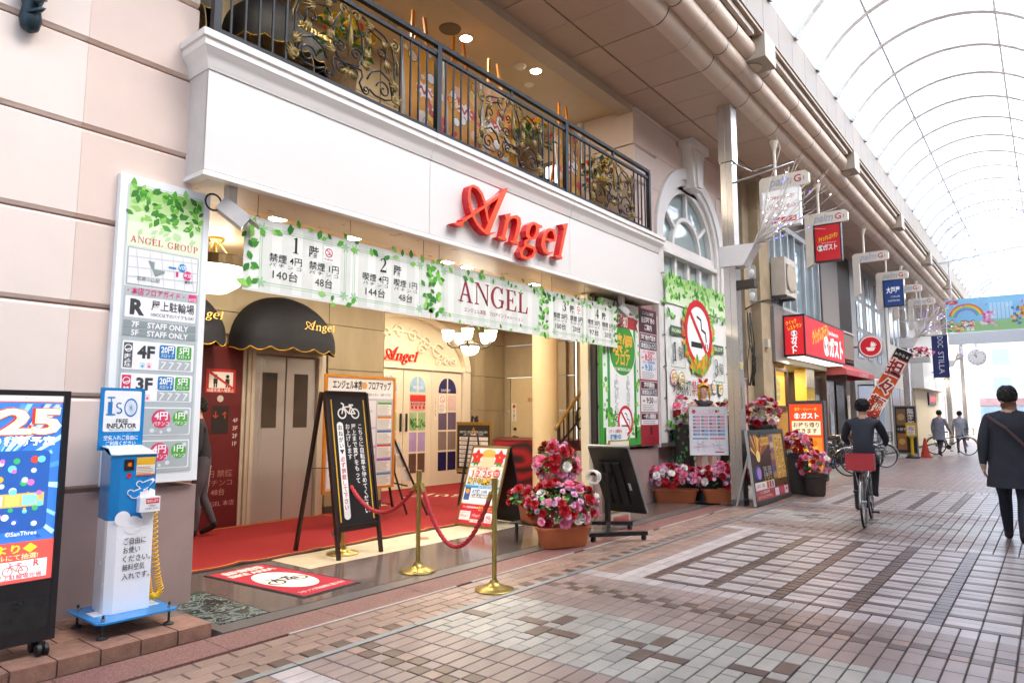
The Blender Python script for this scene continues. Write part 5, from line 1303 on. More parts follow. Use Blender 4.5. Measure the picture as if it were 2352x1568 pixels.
# digital signage at far left
def signage():
    x = -4.87; y0, y1 = .72, 1.675; zb, zt = .16, 1.655
    t = thing('digital_signboard', 'black wheeled display board with colourful 12.25 advert at left edge', 'display', (x, 1.2, .08))
    blk = pm('#1f1f22', .35, var=.1, scale=8)
    obj('cabinet', MB().box(x-.10, y0, zb, x-.006, y1, zt).box(x-.006, y1-.035, zb, x+.012, y1, zt).box(x-.006, y0, zb, x+.012, y0+.035, zt).box(x-.006, y0+.035, zt-.03, x+.012, y1-.035, zt).box(x-.006, y0+.035, zb, x+.010, y1-.035, .52), blk, t)
    obj('lower_panel', MB().box(x+.008, y0+.05, .24, x+.014, y1-.05, .42), pm('#26292a', .3, var=.4, scale=14), t)
    for yy in (y0+.08, y1-.07):
        for dx in (-.08, .03):
            c = obj('caster', MB().cyl((x+dx, yy-.03, .115), (x+dx, yy-.008, .115), .034, n=18).cyl((x+dx, yy+.008, .115), (x+dx, yy+.03, .115), .034, n=18).box(x+dx-.014, yy-.014, .115, x+dx+.014, yy+.014, zb), pm('#1b1b1d', .45), t)
    b = Board((x-.004, y0+.037, .522), YF, VY, lit=.14); W, H = y1-y0-.074, zt-.03-.524
    b.rect(0, 0, W, H, '#3b78c8', 1); b.rect(0, H-.035, W, H, '#f4f1f1', 2); b.rect(0, H-.042, W, H-.035, '#e2403a', 2)
    for k in range(5): b.text('Angel', .1+.2*k, H-.017, .022, '#e7a0a0', 3)
    random.seed(21)
    for k in range(60):
        a = random.random()*6.3; r = random.uniform(.2, .7); u, v = W*.55+.02, H*.55; c_ = random.choice(['#4f95e0', '#8cc8f2', '#2a5fb0', '#b5e0f8', '#3f74cc'])
        P = [(u+.05*math.cos(a), v+.05*math.sin(a)), (u+r*math.cos(a-.03), v+r*math.sin(a-.03)), (u+r*math.cos(a+.03), v+r*math.sin(a+.03))]
        P = [(min(W, max(0, p[0])), min(H-.05, max(.25, p[1]))) for p in P]; b.poly(P, c_, 2+k*.01)
    for c_, bd, l in (('#d8342a', .075, 5), ('#fff0a8', .045, 6), ('#f7f3e6', .02, 7)): b.text('12 25', W*.60, H-.155, .20, c_, l, bold=bd, w=.70)
    b.text('17時より稼動予定', W*.67, H-.275, .055, '#ffffff', 6, w=.52, bold=.03)
    # machine picture: generic round fittings
    b.rect(W*.55, .30, W-.05, H-.33, '#2c5aa5', 4, .03); b.rect(W*.57, .44, W-.07, .52, '#c9b26a', 5); 
    for k in range(3): b.rect(W*.60+k*.085, .45, W*.60+k*.085+.07, .51, ['#d9e6f2', '#f0d36a', '#8ad0e8'][k], 6)
    for k in range(40): b.circ(random.uniform(W*.58, W-.08), random.uniform(.33, H-.37), random.uniform(.008, .022), random.choice(['#d84a3a', '#c9d6e6', '#e8b03a', '#6fd3e8', '#e870b8', '#3f63d8', '#f2f2f2', '#3fae6a']), 5+k*.02)
    b.text('©SanThree', W*.80, .285, .035, '#e8e8e8', 8)
    b.rect(0, 0, W, .235, '#e4574f', 4); b.text('16時30分より◆', W*.62, .195, .055, '#f6d53a', 6, w=.5, bold=.03); b.text('ベーターホールにて抽選!', W*.66, .148, .036, '#f3d9a0', 6, w=.44)
    b.rect(W-.31, .02, W-.03, .125, '#f4eeee', 5); bicycle_icon(b, W-.19, .085, .13, '#b8404a', 6, .035); b.text('R', W-.085, .105, .05, '#b8404a', 7, bold=.03); b.text('屋上駐輪場完備', W-.17, .035, .03, '#b8404a', 6, w=.23)
    b.rect(W-.62, .02, W-.33, .06, '#f4eeee', 5); b.text('禁煙フロア', W-.46, .04, .03, '#b8404a', 6)
    b.rect(0, .33, W*.44, .56, '#f2eef2', 5); b.rect(0, .50, W*.44, .56, '#d8367a', 6); b.text('ン', W*.38, .53, .045, '#ffffff', 7); b.text('%', W*.38, .41, .09, '#3a3a46', 6)
    b.build('screen', t)
signage()
# free air pump
def inflator():
    x0 = -4.99; ya, yb = 2.03, 2.285
    t = thing('air_pump', 'blue and white free bicycle air pump cabinet on the brick step', 'air pump', (-5.1, 2.15, .08))
    blue = pm('#1c83c8', .25, var=.03, coat=.3); wht = pm('#eef1f4', .25, var=.02, coat=.3)
    zb = .19
    obj('base_plate', MB().prism([(-5.34,1.90),(-4.86,1.90),(-4.82,1.93),(-4.82,2.39),(-4.84,2.41),(-5.34,2.41)], (0,0,0), (1,0,0), (0,1,0), (0,0,1), zb-.012, zb), blue, t)
    for xx in (-5.28, -4.87):
        for yy in (1.95, 2.37):
            f_ = obj('foot', MB().lathe((xx, yy, .079), [(.034,0),(.034,.012),(.02,.02),(.008,.024),(.008,.15)], 14), pm('#2b2b2d', .5), t)
            obj('bolt', MB().lathe((xx, yy, zb+.001), [(.014,0),(.014,.016),(.006,.018),(.006,.03)], 6), pm('#b9b9b9', .3, .9), f_)
    for yy in (1.985, 2.335): obj('bracket', MB().box(-5.14, yy-.035, zb+.001, -5.02, yy+.035, zb+.006), wht, t)
    # body: chamfered cabinet, cloud-edged two-tone as separate shells
    def ring_(z, g=0): return [(-5.26, ya-g, z), (-5.06, ya-.03-g, z), (x0-.03+g, ya-.03-g, z), (x0+g, ya+.02, z), (x0+g, yb, z), (-5.26, yb+g, z)]
    zs, zt = .80, 1.235
    mb = MB(); a = ring_(zb+.001); c = ring_(zs); mb.add(a+c, [(q, (q+1) % 6, 6+(q+1) % 6, 6+q) for q in range(6)]+[(5,4,3,2,1,0)]); obj('lower_body', mb, wht, t)
    mb = MB(); a = ring_(zs); c = ring_(zt); c2 = [(p[0], p[1], p[2]+(.05 if p[0] < -5.1 else 0)) for p in c]; mb.add(a+c2, [(q, (q+1) % 6, 6+(q+1) % 6, 6+q) for q in range(6)]); obj('upper_body', mb, blue, t)
    obj('top_panel', MB().add([(-5.265, ya-.006, zt+.056), (-5.06, ya-.038, zt+.046), (x0-.02, ya-.038, zt+.006), (x0+.008, ya+.02, zt+.004), (x0+.008, yb+.006, zt+.004), (-5.265, yb+.006, zt+.056)], [(0,1,2,3,4,5)]).add([(-5.265, ya-.006, zt+.050), (-5.06, ya-.038, zt+.040), (x0-.02, ya-.038, zt+.0), (x0+.008, ya+.02, zt-.002), (x0+.008, yb+.006, zt-.002), (-5.265, yb+.006, zt+.050)], [(0,1,2,3,4,5)]), pm('#cfe0ea', .4), t)
    b = Board((x0+.0015, ya+.02, 0), YF, VY, .3); W = yb-ya-.02
    # cloud edge
    for u, v, r in ((.03, .83, .05), (.10, .78, .06), (.19, .86, .05), (.225, .95, .03)): b.circ(min(W-.0, max(0.0, u)) if False else u, v-.02, min(r, W-u+.0 if u > .18 else r, u+.03), '#eef1f4', 1+u)
    b.poly([(.235, .8), (.16, .8), (.17, .93), (.20, 1.0), (.235, .985)], '#eef1f4', 1.5)
    b.rect(.02, 1.13, .085, 1.205, '#26221f', 2); b.circ(.055, 1.17, .014, '#e0701e', 3); b.circ(.055, 1.095, .016, '#d2232b', 3)
    b.rect(.10, 1.09, .225, 1.215, '#efe9da', 2); b.rect(.10, 1.165, .225, 1.215, '#e8b52e', 3); b.lines(.105, .22, 1.155, 1.10, 5, '#a0705a', 3); b.rect(.10, 1.09, .225, 1.10, '#d8602a', 3)
    for u, v in ((.155, 1.02), (.10, .965)):
        for c_, k, l in (('#eef1f4', 1.0, 3), ('#1c83c8', .76, 4)):
            b.circ(u, v, .036*k, c_, l, 14, .8); b.circ(u-.03, v+.015, .022*k, c_, l+.1, 12); b.poly([(u, v+.03*k), (u+.06*k, v+.05*k), (u+.075*k, v+.035*k), (u+.03, v-.012)], c_, l+.2)
    for k, s_ in enumerate(('ご自由に', 'お使い', 'ください。', '無料空気', '入れです。')): b.text(s_, .045, .655-.058*k, .05, '#2a2a2c', 3, 'L', bold=.004, w=.036*len(s_))
    b.build('printed_face', t)
    # paper towel box
    tb = obj('towel_box', MB().box(x0+.003, 2.165, .845, x0+.055, 2.30, .945), wht, t); obj('label', MB().box(x0+.0552, 2.205, .90, x0+.0562, 2.292, .935), pm('#d2303a', .4), tb)
    obj('paper', MB().prism([(0,0),(.06,0),(.05,.05),(.02,.035),(.0,.04)], (x0+.03, 2.17, .945), (0,1,0), (0,0,1), (1,0,0), 0, .01), wht, tb)
    bb = Board((x0+.0565, 2.205, .84), YF, VY); bb.text('紙おしぼり', .0435, .078, .022, '#ffffff', 1, w=.075); bb.text('ご自由に', .04, .045, .014, '#333333', 1); bb.text('ご使用ください', .04, .026, .014, '#333333', 1); bb.build('printed_face', tb)
    # header panel
    obj('header_panel', MB().box(-5.272, 2.0, 1.26, -5.262, 2.30, 1.70), blue, t)
    # rise to the height seen in the photograph
    b = Board((-5.262, 2.0, 1.26), YF, VY, .3)
    b.rect(.025, .13, .275, .42, '#f2f4f5', 1, .012); b.rect(.05, .25, .08, .34, '#2b7fc4', 2); b.rect(.045, .365, .095, .375, '#2b7fc4', 2); b.rect(.066, .33, .074, .37, '#2b7fc4', 2.2); b.rect(.04, .245, .10, .255, '#2b7fc4', 2.4)
    b.ring(.125, .315, .022, .010, '#2b7fc4', 2, 16, 1, 40, 260); b.ring(.125, .277, .022, .010, '#2b7fc4', 2.1, 16, 1, -140, 90)
    b.ring(.205, .30, .046, .008, '#2b7fc4', 2, 30, 1.45)
    for k in range(14): a = PI*2*k/14; b.line([(.205, .30), (.205+.04*math.cos(a), .30+.058*math.sin(a))], .002, '#7fb3de', 3)
    b.text('FREE', .15, .205, .04, '#33363a', 2, bold=.02); b.text('INFLATOR', .15, .17, .048, '#33363a', 2, bold=.03, w=.2); b.text('Please feel free to use this.', .15, .143, .016, '#777777', 2)
    b.text('空気入れご自由に', .15, .085, .036, '#e9f2f8', 2, w=.23); b.text('ご利用ください', .15, .045, .036, '#e9f2f8', 2, w=.2)
    b.build('header_print', t)
    # coiled yellow hose
    pts = []
    path = [(-5.06, 2.305, .93), (-5.06, 2.325, .75), (-5.055, 2.335, .55), (-5.05, 2.36, .38), (-5.045, 2.385, .28), (-5.045, 2.35, .235), (-5.05, 2.315, .26), (-5.06, 2.30, .36), (-5.07, 2.295, .42)]
    turns = 46; N_ = turns*9
    for q in range(N_+1):
        s_ = q/N_*(len(path)-1); i = min(int(s_), len(path)-2); f = s_-i
        c = Vector(path[i])*(1-f)+Vector(path[i+1])*f; d = (Vector(path[i+1])-Vector(path[i])).normalized()
        u = d.cross(Vector((1,0,0))).normalized(); v = d.cross(u); a = 2*PI*turns*q/N_; pts.append(c+(u*math.cos(a)+v*math.sin(a))*.021)
    obj('coiled_hose', MB().tube(pts, .0048, 5), pm('#e8b812', .3, var=.03), t, smooth=True)
inflator()
# A-frame bicycle notice
def a_frame():
    t = thing('bicycle_notice', 'dark wooden A-frame notice with white bicycle symbol and Japanese text', 'A-frame sign', (-6.25, 4.9, .016))
    wood = pm('#2b1712', .5, var=.25, scale=18, stretch=(1,1,.2)); zt = 1.78
    def leg(y, xb, xt, nm='leg'): return obj(nm, MB().bar((xb, y, .017), (xt, y, zt-.02), .045, .03, up=(0,1,0)), wood, t)
    for y in (4.60, 5.17): leg(y, -5.90, -6.22); leg(y, -6.66, -6.27)
    o = Vector((-5.90, 0, .017)); top = Vector((-6.22, 0, zt)); V = (top-o).normalized()
    for a, w_ in ((.20, .05), (1.0, .055)):
        pass
    def pos(s_): return o+(top-o)*s_
    obj('rail', MB().bar((pos(.17).x, 4.61, pos(.17).z), (pos(.17).x, 5.16, pos(.17).z), .03, .06), wood, t); obj('rail', MB().bar((pos(.98).x, 4.61, pos(.98).z), (pos(.98).x, 5.16, pos(.98).z), .03, .06), wood, t)
    n = Vector((0,1,0)).cross(V); c = pos(.575)+Vector((0, 4.885, 0))
    L = (top-o).length
    obj('panel', MB().obox(c, (0,1,0), V, n, .265, L*.395, .010), pm('#1d1b1c', .4, var=.08), t)
    obj('stay', MB().bar((-6.05, 4.62, .95), (-6.45, 4.62, .93), .008).bar((-5.95, 4.575, .25), (-6.0, 4.575, .30), .012), pm('#6a6a6a', .4, .7), t)
    H = L*.79; b = Board(c-Vector((0,.265,0))-V*H/2+n*.0105, YF, V, .5); W = .53
    b.rect(.035, .05, .05, H-.05, '#d6a51e', 1); b.rect(W-.05, .05, W-.035, H-.05, '#d6a51e', 1)
    bicycle_icon(b, W/2, H-.17, .30, '#ecebe6', 2, .055)
    b.vtext('こちらに自転車を停めてください', .405, H-.32, .066, '#ecebe6', 2, pitch=.066); b.vtext('屋上まで責任をもって', .315, H-.32, .066, '#ecebe6', 2, pitch=.066); b.vtext('お上げします', .235, H-.32, .066, '#ecebe6', 2, pitch=.066)
    b.rect(.09, .07, .175, H-.30, '#ecebe6', 2, .04); b.vtext('おねがい▼', .1325, H-.33, .062, '#2b2a2a', 3, pitch=.066); b.vtext('必ず施錠して下さい', .1325, H-.33-.066*5.2, .062, '#b3262c', 3, pitch=.064)
    b.build('printed_face', t)
a_frame()
# rope stanchions
brass = pm('#a8924e', .3, .75, var=.15, scale=10); 
def stanchion(x, y, z, lab):
    t = thing('rope_stanchion', lab, 'stanchion', (x, y, z), group='brass rope stanchions')
    obj('base', MB().lathe((0,0,0), [(.17,0),(.172,.008),(.165,.015),(.10,.03),(.055,.05),(.036,.075),(.03,.09)], 36), brass, t, smooth=40, world=False)
    obj('post', MB().lathe((0,0,0), [(.021,.088),(.021,.80),(.025,.80),(.026,.81),(.026,.935),(.029,.955),(.024,.957)], 20), brass, t, smooth=40, world=False)
    return t
S3, S2, S1 = (-6.16, 4.85, .016), (-4.90, 4.76, .016), (-3.91, 4.72, .0)
s1 = stanchion(*S1, 'front brass rope stanchion standing on the paving bricks')
copy_tree(s1, S2, None, 'middle brass rope stanchion on the polished granite'); copy_tree(s1, S3, None, 'rear brass rope stanchion behind the bicycle notice')
def rope(a, b2, sag, lab):
    t = thing('stanchion_rope', lab, 'rope', ((a[0]+b2[0])/2, (a[1]+b2[1])/2, .6), group='red barrier ropes')
    A = Vector((a[0], a[1], a[2]+.80)); B = Vector((b2[0], b2[1], b2[2]+.80)); d = (B-A).normalized(); A = A+d*.05; B = B-d*.05
    n = 70; c = []
    for q in range(n+1):
        s_ = q/n; c.append(A.lerp(B, s_)-Vector((0,0,sag*(1-(2*s_-1)**2))))
    red = pm('#b3242f', .6, var=.1, scale=40)
    for st in range(3):
        pts = []
        for q in range(n+1):
            dd = (c[min(n, q+1)]-c[max(0, q-1)]).normalized(); u = dd.cross(Vector((0,0,1))).normalized() if abs(dd.z) < .99 else Vector((1,0,0)); v = dd.cross(u)
            an = q*.75+st*2*PI/3; pts.append(c[q]+(u*math.cos(an)+v*math.sin(an))*.0105)
        obj('strand', MB().tube(pts, .0125, 6), red, t, smooth=True)
    for p, q in ((c[0], c[3]), (c[-1], c[-4])): 
        dd = (q-p).normalized()
        obj('end_cap', MB().cyl(p-dd*.03, p+dd*.05, .024, .022, 14).tube([p-dd*.03+Vector((0,0,.012*math.cos(w_*PI/4)))-dd*.012*(1+math.sin(w_*PI/4)) for w_ in range(8)], .004, 5, closed=True), brass, t, smooth=40)
rope(S2, S1, .50, 'red twisted barrier rope hanging between front and middle stanchions'); rope(S3, S2, .30, 'red twisted barrier rope between middle and rear stanchions')
# generic poster art
def poster_art(b, W, H, seed, cols, l=1):
    random.seed(seed); b.rect(0, 0, W, H, cols[0], l)
    for k in range(26):
        u, v = random.random()*W, random.random()*H; r = random.uniform(.06, .22)*min(W, H); n = random.choice((3, 4, 5, 7)); a0 = random.random()*6
        P = [(min(W, max(0, u+r*random.uniform(.6, 1.2)*math.cos(a0+2*PI*q/n))), min(H, max(0, v+r*random.uniform(.6, 1.2)*math.sin(a0+2*PI*q/n)))) for q in range(n)]
        b.poly(P, random.choice(cols), l+.2+k*.03)
# poster A-frame
def poster_a():
    t = thing('poster_a_frame', 'gilt-framed A-frame poster reading 12.25 beside the rose planter', 'A-frame sign', (-6.1, 7.3, .016))
    xa, xb = -6.52, -5.86; yb_, yt, yk, zt = 7.03, 7.40, 7.72, 1.08
    gf = pm('#8d7440', .4, .5, var=.1); blk = pm('#1b1a1a', .5)
    V = Vector((0, yt-yb_, zt-.03)); H = V.length; V.normalize(); U = Vector((1,0,0)); n = U.cross(V); o = Vector((xa, yb_, .03))
    obj('frame', MB().obox(o+U*.33+V*.012, U, V, n, .33, .012, .014).obox(o+U*.33+V*(H-.012), U, V, n, .33, .012, .014).obox(o+U*.012+V*H/2, U, V, n, .012, H/2-.024, .014).obox(o+U*.648+V*H/2, U, V, n, .012, H/2-.024, .014), gf, t)
    obj('backing', MB().obox(o+U*.33+V*H/2-n*.004, U, V, n, .306, H/2-.024, .006), blk, t)
    V2 = Vector((0, yt+.02-yk, zt-.03)); H2 = V2.length; V2.normalize()
    obj('rear_panel', MB().obox(Vector((-6.19, (yt+yk)/2+.02, (zt+.03)/2)), U, V2, U.cross(V2), .33, H2/2, .012), blk, t)
    b = Board(o+U*.024+V*.024+n*.003, U, V, .35); W, Hh = .612, H-.048
    b.rect(0, 0, W, Hh, '#f0ead8', 1); b.rect(.0, .50, W, Hh-.03, '#cfe6f2', 2)
    random.seed(4)
    for k in range(16): a = k*PI/8; b.poly([(W/2, .8), (W/2+.5*math.cos(a), .8+.5*math.sin(a)), (W/2+.5*math.cos(a+.2), .8+.5*math.sin(a+.2))] if False else [(W/2, .8), (max(0,min(W, W/2+.3*math.cos(a))), .8+.17*math.sin(a)), (max(0,min(W, W/2+.3*math.cos(a+.2))), .8+.17*math.sin(a+.2))], '#f3d9a0' if k % 2 else '#f0b98a', 2.2+k*.02)
    b.rect(W/2-.15, .93, W/2+.15, .97, '#e8a84a', 4, .015); b.circ(W/2, .985, .12, '#e8b04e', 3.8, 20, .45); b.circ(W/2, .86, .12, '#f0c8a2', 3.5, 20, .85)
    for u, v in ((.10, .93), (W-.10, .93)):
        for k in range(5): b.leaf(u, v, .11, k*2*PI/5+.3, '#cf2a2c', 5+k*.05, .75)
        b.circ(u, v, .012, '#f2c53a', 6)
        for k in range(3): b.leaf(u, v-.02, .12, -1.2-k*.6, '#3f8a3a', 4.5+k*.02)
    for c_, bd, l in (('#ffffff', .06, 6), ('#d2302c', .02, 7)): b.text('新台入替', W*.40, .765, .05, c_, l, bold=bd*.6); b.text('12.25', W*.42, .69, .13, c_, l, bold=bd, w=.34)
    b.circ(W*.84, .70, .06, '#d8342f', 6.5); b.text('月曜日', W*.84, .715, .03, '#ffffff', 7.5); b.text('17時より', W*.84, .685, .026, '#ffffff', 7.5)
    for c_, bd, l in (('#5a2d10', .07, 8), ('#f2c92e', .02, 9)): b.text('沖ドキ!最終章!!', W/2, .585, .10, c_, l, bold=bd, w=.56)
    b.rect(0, .49, W, .525, '#3f9fd2', 4); b.text('沖ドキ!トロピカル', W*.6, .508, .03, '#ffffff', 5); b.rect(.0, .28, W, .49, '#e8f1f6', 3)
    b.text('AT機', W*.36, .445, .06, '#2b6fb5', 5, bold=.02); b.text('3.0枚', W*.60, .445, .05, '#2b6fb5', 5); b.rect(.15, .36, W-.03, .41, '#ffffff', 4); b.frame(.15, .36, W-.03, .41, .004, '#3a3a3a', 5); b.text('4階 喫煙フロア', W*.52, .385, .045, '#2a2a2a', 5, w=.32)
    poster_art(Board((0,0,0), U, V), .1, .1, 1, ['#333333']); b.rect(.02, .32, .12, .50, '#3a5f9f', 4); b.circ(.07, .44, .035, '#e09a3a', 5)
    b.rect(0, 0, W, .27, '#cf2f3a', 4); b.text('スロット整理券抽選時間は ▶', W*.30, .225, .028, '#ffffff', 5, w=.28); b.text('◆当日16時30分より◆', W*.75, .232, .036, '#f6d84a', 5, w=.26); b.text('4階エレベーターホールにて抽選!', W*.75, .198, .022, '#f3e2a0', 5, w=.26)
    b.rect(.02, .05, .21, .17, '#f3ecec', 5); b.text('PACHINKO & SLOT', .115, .15, .016, '#b8404a', 6, w=.16); logo_print(b, .115, .105, .13, '#8a4048', 6); logo_print(b, .32, .12, .12, '#f3ecec', 6); b.text('本店', .41, .12, .026, '#ffffff', 6)
    b.rect(.22, .03, .45, .07, '#f3ecec', 5); b.text('1階・3階完全禁煙フロア', .335, .05, .02, '#b8404a', 6, w=.21); b.rect(.47, .04, .60, .17, '#f3ecec', 5); bicycle_icon(b, .535, .11, .11, '#b8404a', 6); b.text('屋上駐輪場完備', .535, .06, .016, '#b8404a', 6, w=.11)
    b.build('poster', t)
poster_a()
# floor map board with orange frame, leaflet easel
def floor_map():
    x = -7.6; y0, y1, z0, z1 = 5.62, 6.86, .48, 2.06
    t = thing('floor_map_board', 'orange-framed floor map board standing behind the bicycle notice', 'notice board', (x, 6.2, .03))
    org = pm('#c8801f', .45, var=.1, scale=10)
    obj('frame', MB().box(x-.02, y0, z1-.035, x+.02, y1, z1).box(x-.02, y0, z0, x+.02, y1, z0+.035).box(x-.02, y0, z0+.035, x+.02, y0+.035, z1-.035).box(x-.02, y1-.035, z0+.035, x+.02, y1, z1-.035), org, t)
    obj('backing', MB().box(x-.018, y0+.03, z0+.03, x+.004, y1-.03, z1-.03), pm('#d8d8e2', .4), t)
    obj('base', MB().lathe((x-.05, 6.24, .028), [(.28,0),(.28,.03),(.20,.10),(.20,.22),(.26,.45)], 24), pm('#3a3836', .3, .5), t, smooth=40)
    b = Board((x+.004, y0+.035, z0+.035), YF, VY); W, H = y1-y0-.07, z1-z0-.07; random.seed(6)
    b.rect(0, 0, W, H, '#c3bfd4', 1); b.rect(0, H-.28, W, H, '#e9e9ee', 2); b.text('エンジェル本店', W*.29, H-.10, .13, '#2c2c30', 3, bold=.03, w=.50); b.text('フロアマップ', W*.78, H-.10, .13, '#2c2c30', 3, bold=.03, w=.42); b.circ(W*.54, H-.10, .05, '#e0a060', 3)
    b.rect(.03, H-.26, .17, H-.19, '#cf3a35', 3); b.text('新台', .10, H-.225, .05, '#ffffff', 4)
    for k, s_ in enumerate(('精算機', '携帯充電器', 'ロッカー', 'ボードナビ')): b.text('▣'+s_, .34+.23*k, H-.225, .045, '#4a4a50', 3, w=.19)
    for r in range(3):
        v1 = H-.31-r*.40; b.rect(.03, v1-.37, W-.32, v1, '#e4e2ec', 2)
        for k in range(60): b.rect(.05+random.random()*(W-.42), v1-.05-random.random()*.28, 0, 0, '#b5b5c0', 3) if False else None
        for k in range(26):
            u, v = .05+random.random()*(W-.46), v1-.34+random.random()*.26; b.rect(u, v, u+random.uniform(.03, .12), v+.035, random.choice(['#b9a7d6', '#d2b7dc', '#f0f0f4', '#cfcfd8', '#a8cf98']), 3+k*.01)
    for r, (c_, nm) in enumerate((('#5aa845', '1F'), ('#d8842f', '2F'), ('#4c6fb5', '3F'), ('#c84a4a', '4F'), ('#9a4fb0', '5F'), ('#3f8fc4', 'R'))):
        v1 = H-.33-r*.2; b.rect(W-.29, v1-.18, W-.03, v1, '#f2f2f4', 3); b.rect(W-.29, v1-.03, W-.03, v1, c_, 4); b.lines(W-.28, W-.04, v1-.04, v1-.17, 8, '#8c8c94', 4)
    b.build('printed_face', t)
    t = thing('leaflet_stand', 'black leaning leaflet stand next to the orange-framed floor map', 'leaflet stand', (-8.0, 7.6, .03))
    blk = pm('#26211f', .5)
    obj('frame', MB().bar((-7.75, 7.28, .03), (-8.05, 6.92, 1.55), .03).bar((-7.45, 7.42, .03), (-8.0, 6.98, 1.55), .03).bar((-8.3, 7.5, .03), (-8.05, 6.95, 1.5), .03).bar((-7.75, 7.28, .45), (-8.25, 7.46, .45), .02), blk, t)
    for k in range(5):
        z = .55+.2*k; f = (z-.03)/1.52; c = Vector((-7.6-.42*f+.02, 7.36-.40*f, z+.07)); obj('leaflet', MB().obox(c, Vector((.6,.8,0)), Vector((-.18,-.13,1)).normalized(), Vector((.8,-.6,.1)).normalized(), .07, .09, .006), pm(['#e8e4da', '#d8d2c4', '#cfd8dc', '#e2d0b0', '#e8b24a'][k], .6), t)
floor_map()
# warning easel and rose-print counter
def warning():
    t = thing('warning_easel', 'black and white warning notice with yellow triangle on an easel near doors', 'notice', (-7.6, 8.6, .02))
    y = 8.6; xa, xb, z0, z1 = -7.95, -7.20, .58, 1.40
    obj('frame', MB().box(xa, y-.015, z1-.02, xb, y+.015, z1).box(xa, y-.015, z0, xb, y+.015, z0+.02).box(xa, y-.015, z0+.02, xa+.02, y+.015, z1-.02).box(xb-.02, y-.015, z0+.02, xb, y+.015, z1-.02), pm('#a8893a', .35, .6), t)
    obj('backing', MB().box(xa+.015, y-.004, z0+.015, xb-.015, y+.01, z1-.015), pm('#222222', .5), t)
    obj('easel', MB().bar((-7.85, y-.06, .02), (-7.62, y+.02, 1.5), .03).bar((-7.30, y-.06, .02), (-7.53, y+.02, 1.5), .03).bar((-7.58, y+.5, .02), (-7.58, y+.03, 1.48), .03).bar((-7.9, y-.04, z0-.02), (-7.25, y-.04, z0-.02), .03), pm('#2b2320', .5), t)
    b = Board((xa+.02, y-.0045, z0+.02), (1,0,0), VY); W, H = xb-xa-.04, z1-z0-.04
    b.rect(0, 0, W, H, '#2a2523', 1)
    for v in (0, H-.03):
        for k in range(24): b.poly([(k*W/24, v), (k*W/24+W/48, v), (k*W/24+W/48+.015, v+.03), (k*W/24+.015, v+.03)], '#d99a2b', 2)
    b.poly([(W*.42, H-.20), (W*.58, H-.20), (W*.5, H-.06)], '#d99a2b', 2); b.poly([(W*.45, H-.185), (W*.55, H-.185), (W*.5, H-.09)], '#2a2523', 3); b.text('!', W*.5, H-.15, .08, '#d99a2b', 4)
    b.text('当店がプロ、及びグループ打ちとみなした方の', W/2, H-.145, .04, '#f0ece4', 5, w=W*.86); b.text('入店・ご遊技をお断りいたします。', W/2, H-.185, .04, '#f0ece4', 5, w=W*.62)
    for k, s_ in enumerate(('・資金を他人に提供しての代打ち遊技', '・家族以外が玉・メダルを共有しての遊技', '・玉メダル・遊技台の占有、客同士の台の受け渡し', '・他人名義の会員カード使用、会員カードの複数所持', '・固定ハンドル', '・その他、当店がご迷惑と判断した行為', '・18歳未満の方')):
        v = H-.255-.072*k; b.rect(.04, v-.028, W-.04, v+.028, '#efe9dd', 2); b.text(s_, .06, v, .042, '#5a4a40', 3, 'L', bold=0, w=min(W-.12, .024*len(s_)))
    b.build('printed_face', t)
warning()
def rose_counter():
    t = thing('rose_print_counter', 'counter wrapped in dark red rose print beside the round column', 'counter', (-8.9, 12, .02))
    m = bpy.data.materials.new('rose_print'); m.use_nodes = True; q = m.node_tree; bs = q.nodes['Principled BSDF']; bs.inputs['Roughness'].default_value = .5
    tc = q.nodes.new('ShaderNodeTexCoord'); wv = q.nodes.new('ShaderNodeTexWave'); wv.wave_type = 'RINGS'; wv.inputs['Scale'].default_value = 1.3; wv.inputs['Distortion'].default_value = 7; wv.inputs['Detail'].default_value = 2
    mp = q.nodes.new('ShaderNodeMapping'); mp.inputs['Location'].default_value = (9.2, -11.4, -.6)
    cr = q.nodes.new('ShaderNodeValToRGB'); e = cr.color_ramp.elements; e[0].color = (*lin('#2a0508'), 1); e[1].color = (*lin('#a3151b'), 1)
    q.links.new(tc.outputs['Object'], mp.inputs[0]); q.links.new(mp.outputs[0], wv.inputs['Vector']); q.links.new(wv.outputs['Fac'], cr.inputs[0]); q.links.new(cr.outputs[0], bs.inputs['Base Color'])
    mb = MB(); mb.prism([(-9.25, 11.15), (-8.2, 11.9), (-7.35, 12.3), (-7.35, 12.95), (-10.4, 12.95), (-10.4, 12.7)], (0,0,0), (1,0,0), (0,1,0), (0,0,1), .02, .98)
    obj('body', mb, m, t); mb = MB(); mb.prism([(-9.27, 11.12), (-8.19, 11.88), (-7.33, 12.28), (-7.33, 12.97), (-10.42, 12.97), (-10.42, 12.69)], (0,0,0), (1,0,0), (0,1,0), (0,0,1), .982, 1.0); obj('top', mb, pm('#6b1014', .4), t)
rose_counter()
